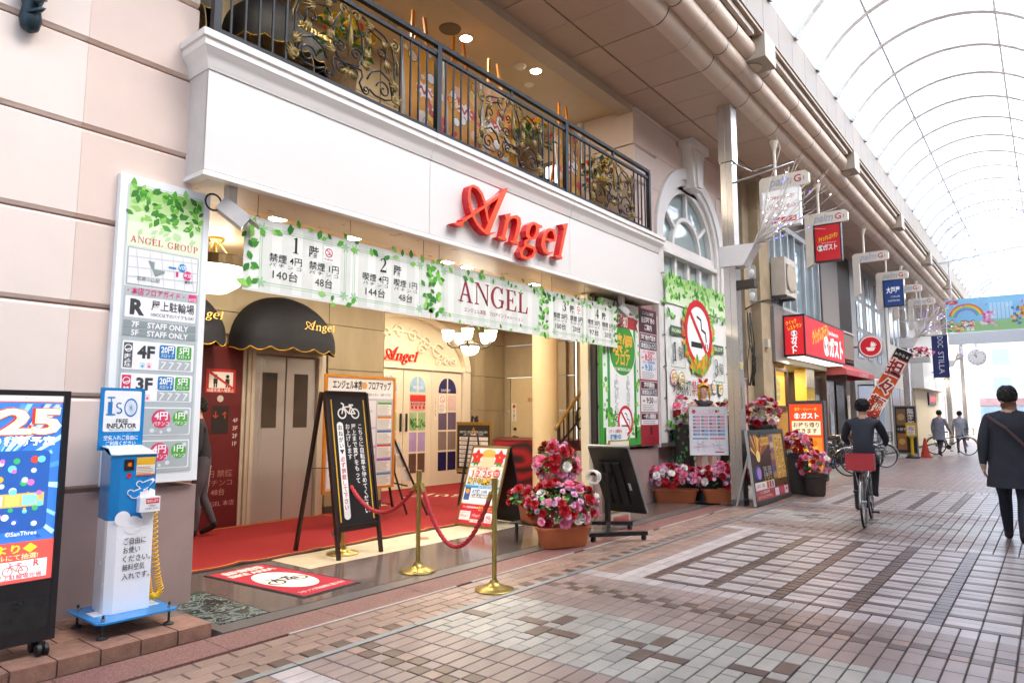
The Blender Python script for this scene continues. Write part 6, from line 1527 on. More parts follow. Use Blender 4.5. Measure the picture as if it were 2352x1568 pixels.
# ================================================================== FLOWERS
def petal(mb, a, r0, z0, r1, z1, w, curl, m=0):
    ca, sa = math.cos(a), math.sin(a); P = []
    for t, k in ((0, .35), (.5, 1.0), (1, .75)):
        r = r0+(r1-r0)*t**.8; z = z0+(z1-z0)*t-curl*max(0, t-.5)*2
        for s_ in (-1, 0, 1):
            rr = r-abs(s_)*w*.18*k*0 ; q = s_*w*k/2
            P.append((rr*ca-q*sa, rr*sa+q*ca, z+abs(s_)*w*.22*k))
    mb.add(P, [(0,1,4,3),(1,2,5,4),(3,4,7,6),(4,5,8,7)], m)
def bloom(r, n1=3, n2=4, n3=5):
    mb = MB()
    for k in range(n3): petal(mb, 2*PI*k/n3, r*.15, -r*.1, r, r*.42, r*1.25, r*.30)
    for k in range(n2): petal(mb, 2*PI*k/n2+.5, r*.10, r*.1, r*.72, r*.80, r*1.0, r*.12)
    for k in range(n1): petal(mb, 2*PI*k/n1+.2, r*.05, r*.2, r*.38, r*1.0, r*.66, r*.04)
    return mb
ROSE = []
for hexc, r in (('#b3101f', .068), ('#c01524', .058), ('#ec86a4', .068), ('#f5adc2', .058), ('#f6f3ea', .064), ('#e8b4d2', .036), ('#efc3dc', .034), ('#980d1c', .060)):
    ROSE.append(bloom(r).mesh('rose', pm(hexc, .6, var=.10, scale=40, rnd=.16)))
LEAFM = [pm('#2f6b2c', .4, var=.1, isl=.35), pm('#4f8a3a', .45, var=.1, isl=.3)]
def leaf3d(mb, p, d, L, m=0):
    p = Vector(p); d = Vector(d).normalized(); u = d.cross(Vector((0,0,1)))
    u = u.normalized() if u.length > .05 else Vector((1,0,0)); n = u.cross(d)
    w = L*.34
    a, b, c, e = p, p+d*L*.5+u*w+n*L*.06, p+d*L-n*L*.12, p+d*L*.5-u*w+n*L*.06; mid = p+d*L*.5-n*L*.03
    mb.add([a, b, c, e, mid], [(0,1,4),(1,2,4),(2,3,4),(3,0,4)], m)
def flowers(parent, c, rx, ry, rz, n, seed, leaves=160, small=.3, low=-.35, rot=0.0):
    """blooms spread over a flattened dome round c, with leaves between"""
    random.seed(seed); c = Vector(c); pts = []; k = 0; cr, sr = math.cos(rot), math.sin(rot)
    def dirn():
        while True:
            d = Vector((random.uniform(-1, 1), random.uniform(-1, 1), random.uniform(low, 1)))
            if .2 < d.length < 1: return d.normalized()
    def place(d, s_=1): 
        x, y = d.x*rx*s_, d.y*ry*s_
        return c+Vector((x*cr-y*sr, x*sr+y*cr, d.z*rz*s_))
    tries = 0
    while len(pts) < n and tries < n*60:
        tries += 1; d = dirn(); p = place(d, random.uniform(.88, 1.06)); sm = random.random() < small
        if any((p-q).length < (.045 if (sm or s2) else .078) for q, s2 in pts): continue
        pts.append((p, sm))
        me = random.choice(ROSE[5:7]) if sm else ROSE[random.choice((0, 0, 1, 1, 2, 3, 4, 7, 2, 2, 3, 1))]
        o = link('rose', me, parent); d2 = Vector((d.x*cr-d.y*sr, d.x*sr+d.y*cr, d.z+.35)).normalized()
        q = d2.to_track_quat('Z', 'Y'); o.rotation_mode = 'QUATERNION'; o.rotation_quaternion = q @ Matrix.Rotation(random.random()*6.3, 4, 'Z').to_quaternion()
        o.location = p; s_ = random.uniform(.85, 1.15); o.scale = (s_, s_, s_)
    mb = MB()
    for k in range(leaves):
        d = dirn(); p = place(d, random.uniform(.45, .97)); dd = Vector((d.x*cr-d.y*sr, d.x*sr+d.y*cr, d.z*.4-.15))+Vector((random.uniform(-.5, .5), random.uniform(-.5, .5), random.uniform(-.5, .3)))
        leaf3d(mb, p, dd, random.uniform(.05, .10), random.choice((0, 0, 1)))
    tag(obj('foliage', mb, LEAFM, parent), kind='stuff')
terra = pm('#b5643a', .6, var=.08, scale=6, bump=.1)
def trough(parent, c, L, Wd, H, rot, name='pot'):
    """long window-box pot with a rolled rim and feet"""
    c = Vector(c); U = Vector((math.cos(rot), math.sin(rot), 0)); V = Vector((-math.sin(rot), math.cos(rot), 0)); mb = MB()
    def ringp(l, w, z, e=4.0, n=28):
        P = []
        for k in range(n):
            a = 2*PI*k/n; ca, sa = math.cos(a), math.sin(a)
            x = l/2*math.copysign(abs(ca)**(2/e), ca); y = w/2*math.copysign(abs(sa)**(2/e), sa); P.append(c+U*x+V*y+Vector((0,0,z)))
        return P
    rings = [ringp(L*.80, Wd*.72, .0), ringp(L*.82, Wd*.76, .012), ringp(L*.93, Wd*.92, H*.80), ringp(L*.94, Wd*.93, H*.84), ringp(L, Wd, H*.86), ringp(L*1.01, Wd*1.01, H*.97), ringp(L*.98, Wd*.98, H), ringp(L*.93, Wd*.9, H*.98), ringp(L*.90, Wd*.86, H*.8)]
    vs = [p for r_ in rings for p in r_]; n = 28
    fs = [(i*n+q, i*n+(q+1) % n, (i+1)*n+(q+1) % n, (i+1)*n+q) for i in range(len(rings)-1) for q in range(n)]+[tuple(range(n-1, -1, -1)), tuple((len(rings)-1)*n+q for q in range(n))]
    mb.add(vs, fs)
    return obj(name, mb, terra, parent, smooth=50)
pl = thing('rose_planter', 'tiered terracotta planter of red, pink and white roses by the kerb', 'planter', (-4.6, 6.8, 0))
trough(pl, (-4.52, 6.70, .012), .68, .26, .235, R(62)); flowers(pl, (-4.58, 6.78, .45), .30, .44, .27, 104, 31, 420, .3, -.3, R(-20))
trough(pl, (-4.98, 6.72, .24), .50, .24, .19, R(150)); flowers(pl, (-5.06, 6.66, .50), .16, .18, .13, 18, 33, 60, .2, -.3)
mb = MB()
for dx, dy in ((-.16, -.14), (.16, -.14), (.16, .14), (-.16, .14)): mb.bar((-4.78+dx, 6.95+dy, .016), (-4.78+dx, 6.95+dy, .62), .02)
mb.box(-4.96, 6.79, .60, -4.60, 7.11, .62).box(-5.2, 6.55, .225, -4.8, 6.85, .238).box(-5.15, 6.6, .016, -5.12, 6.63, .225).box(-4.88, 6.78, .016, -4.85, 6.81, .225)
obj('plant_stand', mb, pm('#3b3a38', .5, .4), pl)
trough(pl, (-4.78, 6.95, .62), .46, .24, .18, R(60)); flowers(pl, (-4.80, 6.96, .92), .24, .28, .27, 58, 32, 320, .3, -.55)
# two troughs before the arched window
for (x, y, sd, lab) in ((-5.26, 11.28, 41, 'left terracotta rose trough below the figure holding a map'), (-4.58, 11.82, 42, 'right terracotta rose trough next to the steel column')):
    t = thing('rose_trough', lab, 'planter', (x, y, 0), group='rose troughs by the window')
    trough(t, (x, y, .004), .82, .28, .24, YAW); flowers(t, (x, y, .41), .50, .26, .23, 104, sd, 150, .25, -.25, YAW)
# tall wicker flower stands
wick = pm('#4a4038', .8, var=.3, scale=60, bump=.6, bscale=90)
for (x, y, z, sd, lab) in ((-5.42, 12.05, 1.45, 51, 'tall dark wicker flower stand left behind the map figure'), (-4.72, 12.55, 1.42, 52, 'tall dark wicker flower stand right behind the map figure'), (-4.30, 13.10, 1.42, 53, 'tall flower stand with roses right of the steel column')):
    t = thing('flower_stand', lab, 'flower stand', (x, y, 0), group='wicker flower stands')
    obj('pedestal', MB().lathe((x, y, 0), [(.20,0),(.22,.05),(.19,.3),(.18,.8),(.21,1.15),(.26,1.30),(.27,1.34)], 20), wick, t, smooth=True)
    flowers(t, (x, y, z+.10), .30, .30, .30, 62, sd, 120, .3, -.5)
    mb = MB(); random.seed(sd+5)
    for k in range(150):
        a = random.random()*6.3; zz_ = random.uniform(.45, 1.35); leaf3d(mb, (x+.24*math.cos(a), y+.24*math.sin(a), zz_), (math.cos(a)*.4, math.sin(a)*.4, -1), random.uniform(.05, .09), random.choice((0, 1)))
    tag(obj('ivy', mb, LEAFM, t), kind='stuff')
for (x, y, z, sd, lab) in ((-3.98, 14.1, .95, 61, 'potted roses behind the movie-style poster stand'), (-3.62, 13.9, .58, 62, 'low rose pot at the street end of the poster stand')):
    t = thing('rose_pot', lab, 'planter', (x, y, 0), group='rose pots behind the poster stand')
    obj('pot', MB().lathe((x, y, 0), [(.15,0),(.17,.02),(.20,z-.25),(.235,z-.22),(.235,z-.16),(.21,z-.16)], 20), wick, t, smooth=40); flowers(t, (x, y, z), .27, .27, .24, 44, sd, 100, .3, -.4)

# ================================================================== MONITOR STAND, FIGURE, POSTER STAND
def monitor():
    t = thing('monitor_stand', 'black monitor on a wheeled stand seen from behind, beside the roses', 'monitor', (-4.7, 8.1, 0))
    blk = pm('#17181a', .35, var=.1, scale=10)
    o = Vector((-5.25, 8.98, .13)); V = Vector((0, -.53, .93)).normalized(); U = Vector((1,0,0)); n = U.cross(V); H = 1.08; W = .62
    obj('panel', MB().obox(o+U*W/2+V*H/2, U, V, n, W/2, H/2, .028), blk, t)
    obj('bezel', MB().obox(o+U*(W+.004)+V*H/2-n*.012, U, V, n, .012, H/2+.008, .02).obox(o+U*W/2+V*(H+.004)-n*.012, U, V, n, W/2, .012, .02), pm('#8e8e8c', .4, .4), t)
    obj('rear_housing', MB().obox(o+U*W*.45+V*H*.47+n*.045, U, V, n, .16, .34, .02), pm('#1d1e21', .5), t)
    for u in (.16, .30): obj('mount_rail', MB().obox(o+U*u+V*H*.48+n*.075, U, V, n, .022, .34, .012), pm('#202124', .4, .5), t)
    obj('rating_label', MB().obox(o+U*.50+V*.45+n*.0295, U, V, n, .02, .06, .001), pm('#c9d2da', .4), t)
    obj('pole', MB().bar((-4.82, 8.22, .06), (-4.86, 8.30, .72), .06, .05).bar((-4.86, 8.30, .62), (-5.0, 8.60, .68), .05).bar((-5.15, 8.28, .70), (-4.86, 8.30, .70), .04), pm('#1b1c1e', .4, .4), t)
    obj('foot', MB().bar((-4.45, 7.15, .085), (-3.98, 7.72, .085), .06, .045), blk, t); obj('foot', MB().bar((-4.98, 7.92, .085), (-4.48, 8.28, .085), .06, .045), blk, t)
    obj('crossbar', MB().bar((-4.30, 7.33, .085), (-4.74, 8.10, .085), .05, .045).bar((-4.82, 8.22, .06), (-4.74, 8.06, .09), .06), blk, t)
    for (x, y) in ((-4.42, 7.19), (-4.01, 7.69), (-4.95, 7.94), (-4.51, 8.26)):
        obj('caster', MB().cyl((x-.02, y, .032), (x+.02, y, .032), .030, n=16).box(x-.01, y-.01, .03, x+.01, y+.01, .07), pm('#1b1b1c', .5), t)
    random.seed(9); pts = []
    for k in range(120): a = k*.42; pts.append((-5.05+.10*math.cos(a)+.02*math.sin(k*.3), 8.24+.02*math.sin(k*.7), .66+.085*math.sin(a)+.01*math.cos(k*.9)))
    obj('coiled_cable', MB().tube(pts, .006, 5), pm('#e8e8e6', .4), t, smooth=True)
monitor()
t = thing('framed_notice', 'small gilt-framed notice leaning on the pier behind the monitor', 'notice', (-5.35, 9.6, 0))
obj('frame', MB().box(-5.50, 9.36, .02, -5.44, 10.0, 1.12), pm('#b79a4d', .4, .5), t)
b = Board((-5.438, 9.38, .04), YF, VY); b.rect(0, 0, .60, 1.06, '#e9e2d2', 1); b.rect(.05, .05, .55, .3, '#cf3f48', 2); b.text('1/31まで', .3, .40, .08, '#8a3038', 2); b.circ(.42, .86, .10, '#c94a4f', 2); b.lines(.06, .54, .8, .5, 6, '#8d8378', 2); b.build('printed_face', t)
t = thing('new_machine_card', 'small white card reading new pachinko machines running, over the monitor', 'sign', (-5.44, 9.55, 1.1))
obj('card', MB().box(-5.475, 9.33, 1.07, -5.462, 9.98, 1.33), pm('#f2f1ee', .4), t)
b = Board((-5.461, 9.33, 1.07), YF, VY); b.text('パチンコ最新台', .26, .19, .06, '#b5474c', 1, w=.42); b.text('稼動中', .27, .09, .11, '#3c8fc0', 1, bold=.02, w=.34); b.build('printed_face', t)
# --- poster stand by the column
def poster_stand():
    t = thing('poster_stand', 'dark-framed poster stand with orange and yellow advert beyond the steel column', 'poster stand', (-3.98, 12.4, 0))
    y0, y1 = 11.44, 13.36; o = Vector((-3.92, y0, .02)); V = Vector((-.12, 0, 1.24)); H = V.length; V.normalize(); n = Vector((0,1,0)).cross(V)
    dk = pm('#4b4f52', .4, .5); c = o+Vector((0, (y1-y0)/2, 0))+V*H/2; W = y1-y0
    obj('frame', MB().obox(o+Vector((0, W/2, 0))+V*.035, (0,1,0), V, n, W/2, .035, .016).obox(o+Vector((0, W/2, 0))+V*(H-.035), (0,1,0), V, n, W/2, .035, .016).obox(o+Vector((0, .035, 0))+V*H/2, (0,1,0), V, n, .035, H/2-.07, .016).obox(o+Vector((0, W-.035, 0))+V*H/2, (0,1,0), V, n, .035, H/2-.07, .016), dk, t)
    obj('edge_trim', MB().obox(o+Vector((0, -.012, 0))+V*H/2, (0,1,0), V, n, .012, H/2, .02), pm('#c6c8c8', .3, .6), t)
    obj('backing', MB().obox(c-n*.006, (0,1,0), V, n, W/2-.05, H/2-.05, .006), pm('#555555', .5), t)
    for y in (y0+.05, y1-.05): obj('rear_leg', MB().bar((-4.25, y, .0), (-4.03, y, .85), .03), pm('#c6c8c8', .3, .6), t)
    b = Board(o+Vector((0, .07, 0))+V*.07+n*.001, YF, V, .3); w_, h_ = W-.14, H-.14; random.seed(17)
    b.rect(0, 0, w_, h_, '#6a4326', 1); b.rect(0, .28, w_*.55, h_, '#3a2a22', 1.5)
    for k in range(22):
        a = R(20+140*k/21); r = random.uniform(.3, .8); u, v = w_*.2, h_*.62
        P = [(u, v), (min(w_*.55, max(0, u+r*math.cos(a))), min(h_, v+r*math.sin(a))), (min(w_*.55, max(0, u+r*math.cos(a+.1))), min(h_, v+r*math.sin(a+.1)))]
        b.poly(P, random.choice(['#e8992a', '#f2c14a', '#b5591e', '#8a3f1c']), 2+k*.02)
    b.circ(w_*.2, h_*.66, .10, '#f6dc8a', 3); b.rect(w_*.3, h_-.2, w_*.56, h_-.06, '#d9a52e', 3); [pseudo(b, w_*.33+.085*q, h_-.13, .085, '#7a2a1a', 4) for q in range(5)]
    for c_, bd, l in (('#ffffff', .05, 4), ('#3a3f52', .012, 5)): b.text('12.18', w_*.42, h_*.42, .20, c_, l, bold=bd, w=.42)
    [pseudo(b, w_*.33+.11*q, h_*.29, .12, '#e2b42e', 4) for q in range(4)]; b.circ(w_*.15, h_*.38, .16, '#3f4f9a', 3.4); b.circ(w_*.17, h_*.40, .10, '#b08ad0', 3.6)
    b.rect(w_*.58, .30, w_*.70, h_-.02, '#8a7f74', 2)
    for k in range(7): b.rect(w_*.59, .33+.105*k, w_*.69, .33+.105*k+.09, random.choice(['#8a4a7a', '#4a5f9a', '#b58a5a', '#9a3a3a', '#c9b59a']), 3)
    b.rect(w_*.70, .30, w_, h_-.02, '#d8a92e', 2)
    for u in (w_*.79, w_*.92):
        for q in range(7): pseudo(b, u, h_-.10-.108*q, .14, '#f3eadb', 4, 7); pseudo(b, u, h_-.10-.108*q, .11, '#7a2420', 5, 7)
    b.rect(0, .30, w_*.57, .34, '#2c2c34', 4); b.rect(0, .17, w_*.57, .30, '#eee8e0', 4); b.text('1/319', w_*.10, .235, .08, '#a03a3a', 5); b.text('70%', w_*.24, .235, .08, '#a03a3a', 5)
    for k in range(3): b.rect(w_*(.34+.075*k), .18, w_*(.40+.075*k), .29, random.choice(['#c0574a', '#8a8aa0', '#d0a050']), 5)
    b.rect(0, 0, w_, .17, '#b03a52', 4); b.text('パチンコ整理券抽選時間', w_*.26, .125, .05, '#f2d6dc', 5, w=.5); [pseudo(b, w_*.07+.075*q, .055, .07, '#f5e27a', 5) for q in range(10)]
    b.rect(w_*.56, .02, w_*.68, .15, '#efe4e6', 5); b.rect(w_*.70, .03, w_*.84, .14, '#c65a6e', 5); b.rect(w_*.86, .02, w_*.97, .15, '#efe4e6', 5); bicycle_icon(b, w_*.915, .10, .14, '#b8404a', 6)
    b.build('poster', t)
poster_stand()

# ================================================================== FIGURES
def skin_figure(name, joints, bones, mats, bone_mat, parent, sub=2, smooth=True):
    """joints: {key:(x,y,z,rx,ry)}; bones: [(a,b)], first joint is the root; one continuous skinned surface"""
    keys = list(joints); ix = {k: i for i, k in enumerate(keys)}
    me = bpy.data.meshes.new(name); me.from_pydata([joints[k][:3] for k in keys], [(ix[a], ix[b]) for a, b in bones], [])
    o = bpy.data.objects.new(name, me); _fsc.collection.objects.link(o)
    md = o.modifiers.new('s', 'SKIN'); md.use_smooth_shade = True; md.branch_smoothing = .4
    if sub: sb = o.modifiers.new('u', 'SUBSURF'); sb.levels = sub
    for i, k in enumerate(keys):
        sv = me.skin_vertices[0].data[i]; sv.radius = (joints[k][3], joints[k][4]); sv.use_root = (i == 0)
    _fsc.view_layers[0].update(); dg = _fsc.view_layers[0].depsgraph
    m2 = bpy.data.meshes.new_from_object(o.evaluated_get(dg)); bpy.data.objects.remove(o)
    m2.name = name; m2.materials.clear()
    for mt in mats: m2.materials.append(mt)
    segs = [(Vector(joints[a][:3]), Vector(joints[b_][:3]), bone_mat(a, b_)) for a, b_ in bones]
    mi = []
    for p in m2.polygons:
        c = p.center; best = (9e9, 0)
        for A, B, q in segs:
            d = B-A; t_ = max(0, min(1, (c-A).dot(d)/max(1e-9, d.length_squared))); e = (c-A-d*t_).length
            if e < best[0]: best = (e, q)
        mi.append(best[1])
    m2.polygons.foreach_set('material_index', mi); m2.polygons.foreach_set('use_smooth', [True]*len(mi)); m2.update()
    return link(name, m2, parent, world=False)
def hand(J, B, pre, w, d, side, s=1.0, curl=.5):
    """five separate fingers rooted in a palm; w wrist point, d pointing direction"""
    w = Vector(w); d = Vector(d).normalized(); u = d.cross(Vector((0,1,0)))
    u = u.normalized() if u.length > .1 else Vector((1,0,0)); n = u.cross(d)
    pc = w+d*.05*s; J[pre+'palm'] = (*pc, .032*s, .02*s)
    for i, (o, L) in enumerate(((-1.5, .062), (-.5, .075), (.5, .08), (1.5, .07))):
        k = w+d*.09*s+n*o*.019*s; e = k+d*L*.5*s+u*side*curl*.012*s; f = e+(d*(1-curl*.5)+u*side*curl).normalized()*L*.5*s
        J['%sk%d' % (pre, i)] = (*k, .0105*s, .0105*s); J['%se%d' % (pre, i)] = (*e, .0095*s, .0095*s); J['%sf%d' % (pre, i)] = (*f, .008*s, .008*s)
        B += [(pre+'palm', '%sk%d' % (pre, i)), ('%sk%d' % (pre, i), '%se%d' % (pre, i)), ('%se%d' % (pre, i), '%sf%d' % (pre, i))]
    tb = w+d*.035*s+n*.03*s; te = tb+d*.03*s+n*.02*s; J[pre+'t1'] = (*tb, .012*s, .012*s); J[pre+'t2'] = (*te, .009*s, .009*s); B += [(pre+'palm', pre+'t1'), (pre+'t1', pre+'t2')]
def person(label, loc, rz, H=1.72, step=.0, arm=.1, top='#23262d', low='#20242d', hair='#1d1917', skinc='#c79a80', shoe='#17171a', coat=True, lean=.05, bulk=1.0, seated=False, group=None, skirt=False):
    """local frame: facing +Y, feet on z=0"""
    t = thing('person', label, 'person', loc, rz, group); k = H/1.72; J = {}; B = []
    def j(n, x, y, z, rx, ry=None): J[n] = (x*k, y*k, z*k, rx*k*bulk, (ry or rx)*k*bulk)
    if not seated:
        j('pelvis', 0, -lean*.3, .93, .155, .115); j('belly', 0, 0, 1.06, .155, .115); j('chest', 0, lean, 1.27, .175, .125); j('shoulder', 0, lean*1.2, 1.40, .13, .095); j('neck', 0, lean*1.5, 1.475, .058, .06)
        j('jaw', 0, lean*1.8+.02, 1.545, .066, .078); j('head', 0, lean*1.8, 1.63, .078, .092); j('crown', 0, lean*1.8-.01, 1.685, .055, .062)
        for s_, nm, st in ((-1, 'l', step), (1, 'r', -step)):
            j(nm+'hip', s_*.095, 0, .84, .095, .10); j(nm+'thigh', s_*.10, st*.25+.02, .66, .085); j(nm+'knee', s_*.10, st*.5+.03, .49, .06); j(nm+'calf', s_*.10, st*.75-.02, .33, .058); j(nm+'ankle', s_*.10, st-.02-(.05 if st < 0 else 0), .10+(.06 if st < 0 else 0), .042); j(nm+'heel', s_*.10, st-.03-(.07 if st < 0 else 0), .045+(.07 if st < 0 else 0), .04); j(nm+'toe', s_*.115, st+.13-(.04 if st < 0 else 0), .035, .036, .028)
            B.extend([('pelvis', nm+'hip'), (nm+'hip', nm+'thigh'), (nm+'thigh', nm+'knee'), (nm+'knee', nm+'calf'), (nm+'calf', nm+'ankle'), (nm+'ankle', nm+'heel'), (nm+'heel', nm+'toe')])
            a = -st*.8+arm
            j(nm+'sh', s_*.185, lean*1.2, 1.385, .075); j(nm+'elbow', s_*.25, lean+a*.35-.02, 1.10, .055); j(nm+'wrist', s_*.255, lean+a*.9+.05, .87, .038)
            B.extend([('shoulder', nm+'sh'), (nm+'sh', nm+'elbow'), (nm+'elbow', nm+'wrist')])
            hand(J, B, nm+'h', J[nm+'wrist'][:3], (0, .25, -1), -s_, k); B.append((nm+'wrist', nm+'hpalm'))
    else:
        j('pelvis', 0, -.05, .98, .16, .12); j('belly', 0, 0, 1.12, .15, .12); j('chest', 0, .12, 1.32, .175, .13); j('shoulder', 0, .18, 1.44, .13, .1); j('neck', 0, .22, 1.51, .058, .06); j('jaw', 0, .25, 1.57, .066, .075); j('head', 0, .24, 1.655, .08, .092); j('crown', 0, .23, 1.715, .055, .06)
        for s_, nm, kz, fy, fz in ((-1, 'l', .72, .12, .27), (1, 'r', .86, .16, .47)):
            j(nm+'hip', s_*.10, -.02, .90, .10); j(nm+'thigh', s_*.12, .17, (.9+kz)/2+.02, .085); j(nm+'knee', s_*.125, .36, kz, .062); j(nm+'calf', s_*.12, .28, (kz+fz)/2+.05, .058); j(nm+'ankle', s_*.115, fy+.04, fz, .042); j(nm+'heel', s_*.115, fy, fz-.06, .04); j(nm+'toe', s_*.12, fy+.17, fz-.085, .036, .028)
            B.extend([('pelvis', nm+'hip'), (nm+'hip', nm+'thigh'), (nm+'thigh', nm+'knee'), (nm+'knee', nm+'calf'), (nm+'calf', nm+'ankle'), (nm+'ankle', nm+'heel'), (nm+'heel', nm+'toe')])
            j(nm+'sh', s_*.185, .18, 1.42, .075); j(nm+'elbow', s_*.27, .34, 1.20, .054); j(nm+'wrist', s_*.25, .56, 1.10, .038)
            B.extend([('shoulder', nm+'sh'), (nm+'sh', nm+'elbow'), (nm+'elbow', nm+'wrist')])
            hand(J, B, nm+'h', J[nm+'wrist'][:3], (0, 1, -.1), -s_, k); B.append((nm+'wrist', nm+'hpalm'))
    B += [('pelvis', 'belly'), ('belly', 'chest'), ('chest', 'shoulder'), ('shoulder', 'neck'), ('neck', 'jaw'), ('jaw', 'head'), ('head', 'crown')]
    def bm_(a, b_):
        if b_ in ('jaw', 'head') or a in ('jaw',) or (b_[:2] in ('lh', 'rh') and b_[1:] not in ('hip', 'heel')): return 2
        if b_ == 'crown': return 3
        if b_.endswith('heel') or b_.endswith('toe'): return 4
        if b_[1:] in ('hip', 'thigh', 'knee', 'calf', 'ankle'): return 1
        if b_ == 'neck': return 2
        return 0
    mats = [pm(top, .85, var=.12, scale=10, bump=.2, bscale=40), pm(low, .85, var=.12, scale=10, bump=.15, bscale=50), pm(skinc, .55, var=.04), pm(hair, .7), pm(shoe, .5)]
    body = skin_figure('body', J, B, mats, bm_, t)
    h = Vector(J['head'][:3])
    # hair: back and top of the head
    mb = MB(); R0 = .098*k; vs = []; n, m_ = 16, 8
    for i in range(m_+1):
        ph = PI*.78*i/m_
        for q in range(n): 
            th = 2*PI*q/n; fr = max(0, math.sin(th)); pz = ph*(1-.50*fr)-(.16*ph if abs(math.cos(th)) > .8 else 0)
            vs.append((h.x+R0*1.0*math.sin(pz)*math.cos(th)*(.92), h.y+R0*1.12*math.sin(pz)*math.sin(th)-.008, h.z+.01+R0*1.12*math.cos(pz)))
    mb.add(vs, [(i*n+q, i*n+(q+1) % n, (i+1)*n+(q+1) % n, (i+1)*n+q) for i in range(m_) for q in range(n)]); random.seed(int(H*1000+loc[1]*10))
    for q in range(220):
        th = random.uniform(PI*.95, PI*2.05) if random.random() < .75 else random.random()*2*PI; ph = random.uniform(.1, .66)*PI*(1-.45*max(0, math.sin(th)))
        def sp(p_, g_): return Vector((h.x+(R0*.95+g_)*math.sin(p_)*math.cos(th), h.y-.008+(R0*1.14+g_)*math.sin(p_)*math.sin(th), h.z+.01+(R0*1.14+g_)*math.cos(p_)))
        mb.tube([sp(ph, .0), sp(ph+.16, .003), sp(ph+.34, random.uniform(-.002, .003))], [.005, .006, .002], 4)
    obj('hair', mb, pm(hair, .6, var=.3, scale=50, bump=.5, bscale=120), t, smooth=True, world=False)
    fc = MB()
    fc.add([(h.x-.012, h.y+.10*k, h.z-.02), (h.x+.012, h.y+.10*k, h.z-.02), (h.x, h.y+.118*k, h.z-.025), (h.x, h.y+.095*k, h.z+.02)], [(0,1,2),(0,2,3),(1,3,2)])
    obj('nose', fc, mats[2], t, world=False)
    for s_ in (-1, 1):
        obj('ear', MB().lathe((h.x+s_*.082*k, h.y, h.z-.015), [(.004,-.028),(.014,-.012),(.017,.012),(.006,.028)], 8), mats[2], t, smooth=True, world=False)
        obj('eye', MB().lathe((h.x+s_*.032*k, h.y+.092*k, h.z+.004), [(.0,-.008),(.011,0),(.0,.008)], 8), pm('#221a16', .3), t, world=False)
    obj('mouth', MB().box(h.x-.022, h.y+.086*k, h.z-.056, h.x+.022, h.y+.097*k, h.z-.049), pm('#9a5a4e', .5), t, world=False)
    if coat and not seated:
        mb = MB(); vs = []; rr = ((.62, .215, .175), (.75, .20, .16), (.92, .19, .15), (1.1, .18, .14), (1.28, .195, .148), (1.385, .16, .12), (1.44, .085, .085)); n = 36
        rings = [tuple(rr[i][q]+(rr[i+1][q]-rr[i][q])*f_/4 for q in range(3)) for i in range(len(rr)-1) for f_ in range(4)]+[rr[-1]]
        for z, a, b_ in rings:
            for q in range(n):
                th = 2*PI*q/n; wv = 1+(.035*math.sin(th*4+z*7+math.sin(z*13))+.022*math.sin(th*9-z*17)+.02*math.sin(z*31+th*3))*min(1, (1.46-z)*4); vs.append((a*k*bulk*wv*math.cos(th), (lean*(z-.9)*2.2+b_*bulk*wv*math.sin(th))*k, z*k))
        mb.add(vs, [(i*n+q, i*n+(q+1) % n, (i+1)*n+(q+1) % n, (i+1)*n+q) for i in range(len(rings)-1) for q in range(n)]); obj('coat', mb, mats[0], t, smooth=True, world=False)
    return t
man = person('man in a dark jacket walking away down the street, right edge', (-.42, 10.15, 0), R(-3), 1.84, .30, .05, '#2a2c33', '#1d212b', '#2a2522', bulk=1.14)
obj('bag_strap', MB().tube([(-.20, -.10, 1.50), (-.02, -.165, 1.36), (.16, -.17, 1.15), (.24, -.10, 1.0)], .018, 6), pm('#51383a', .7), man, world=False)
hp = person('person in dark top standing on the red carpet by the lifts', (-8.3, 4.36, .028), R(150), 1.68, .08, .15, '#2b2c35', '#565663', coat=False)
obj('shopping_bag', MB().prism([(-.16,0),(.16,0),(.19,.34),(-.19,.34)], (.30, .1, .50), (0,1,0), (0,0,1), (1,0,0), -.06, .06).tube([(.30, 0, .84), (.30, .05, .92), (.30, .2, .92), (.30, .22, .84)], .006, 5), pm('#d6d3d6', .6, var=.06), hp, world=False)
person('person in grey coat beside a parked bicycle far down the street', (-3.40, 30.4, 0), R(-20), 1.70, .22, .1, '#8b8c96', '#3c3f4a', group=None)
person('distant walker in pale grey beyond the orange cone', (-2.95, 33.0, 0), R(10), 1.68, .25, .1, '#a9abb3', '#5b6070')

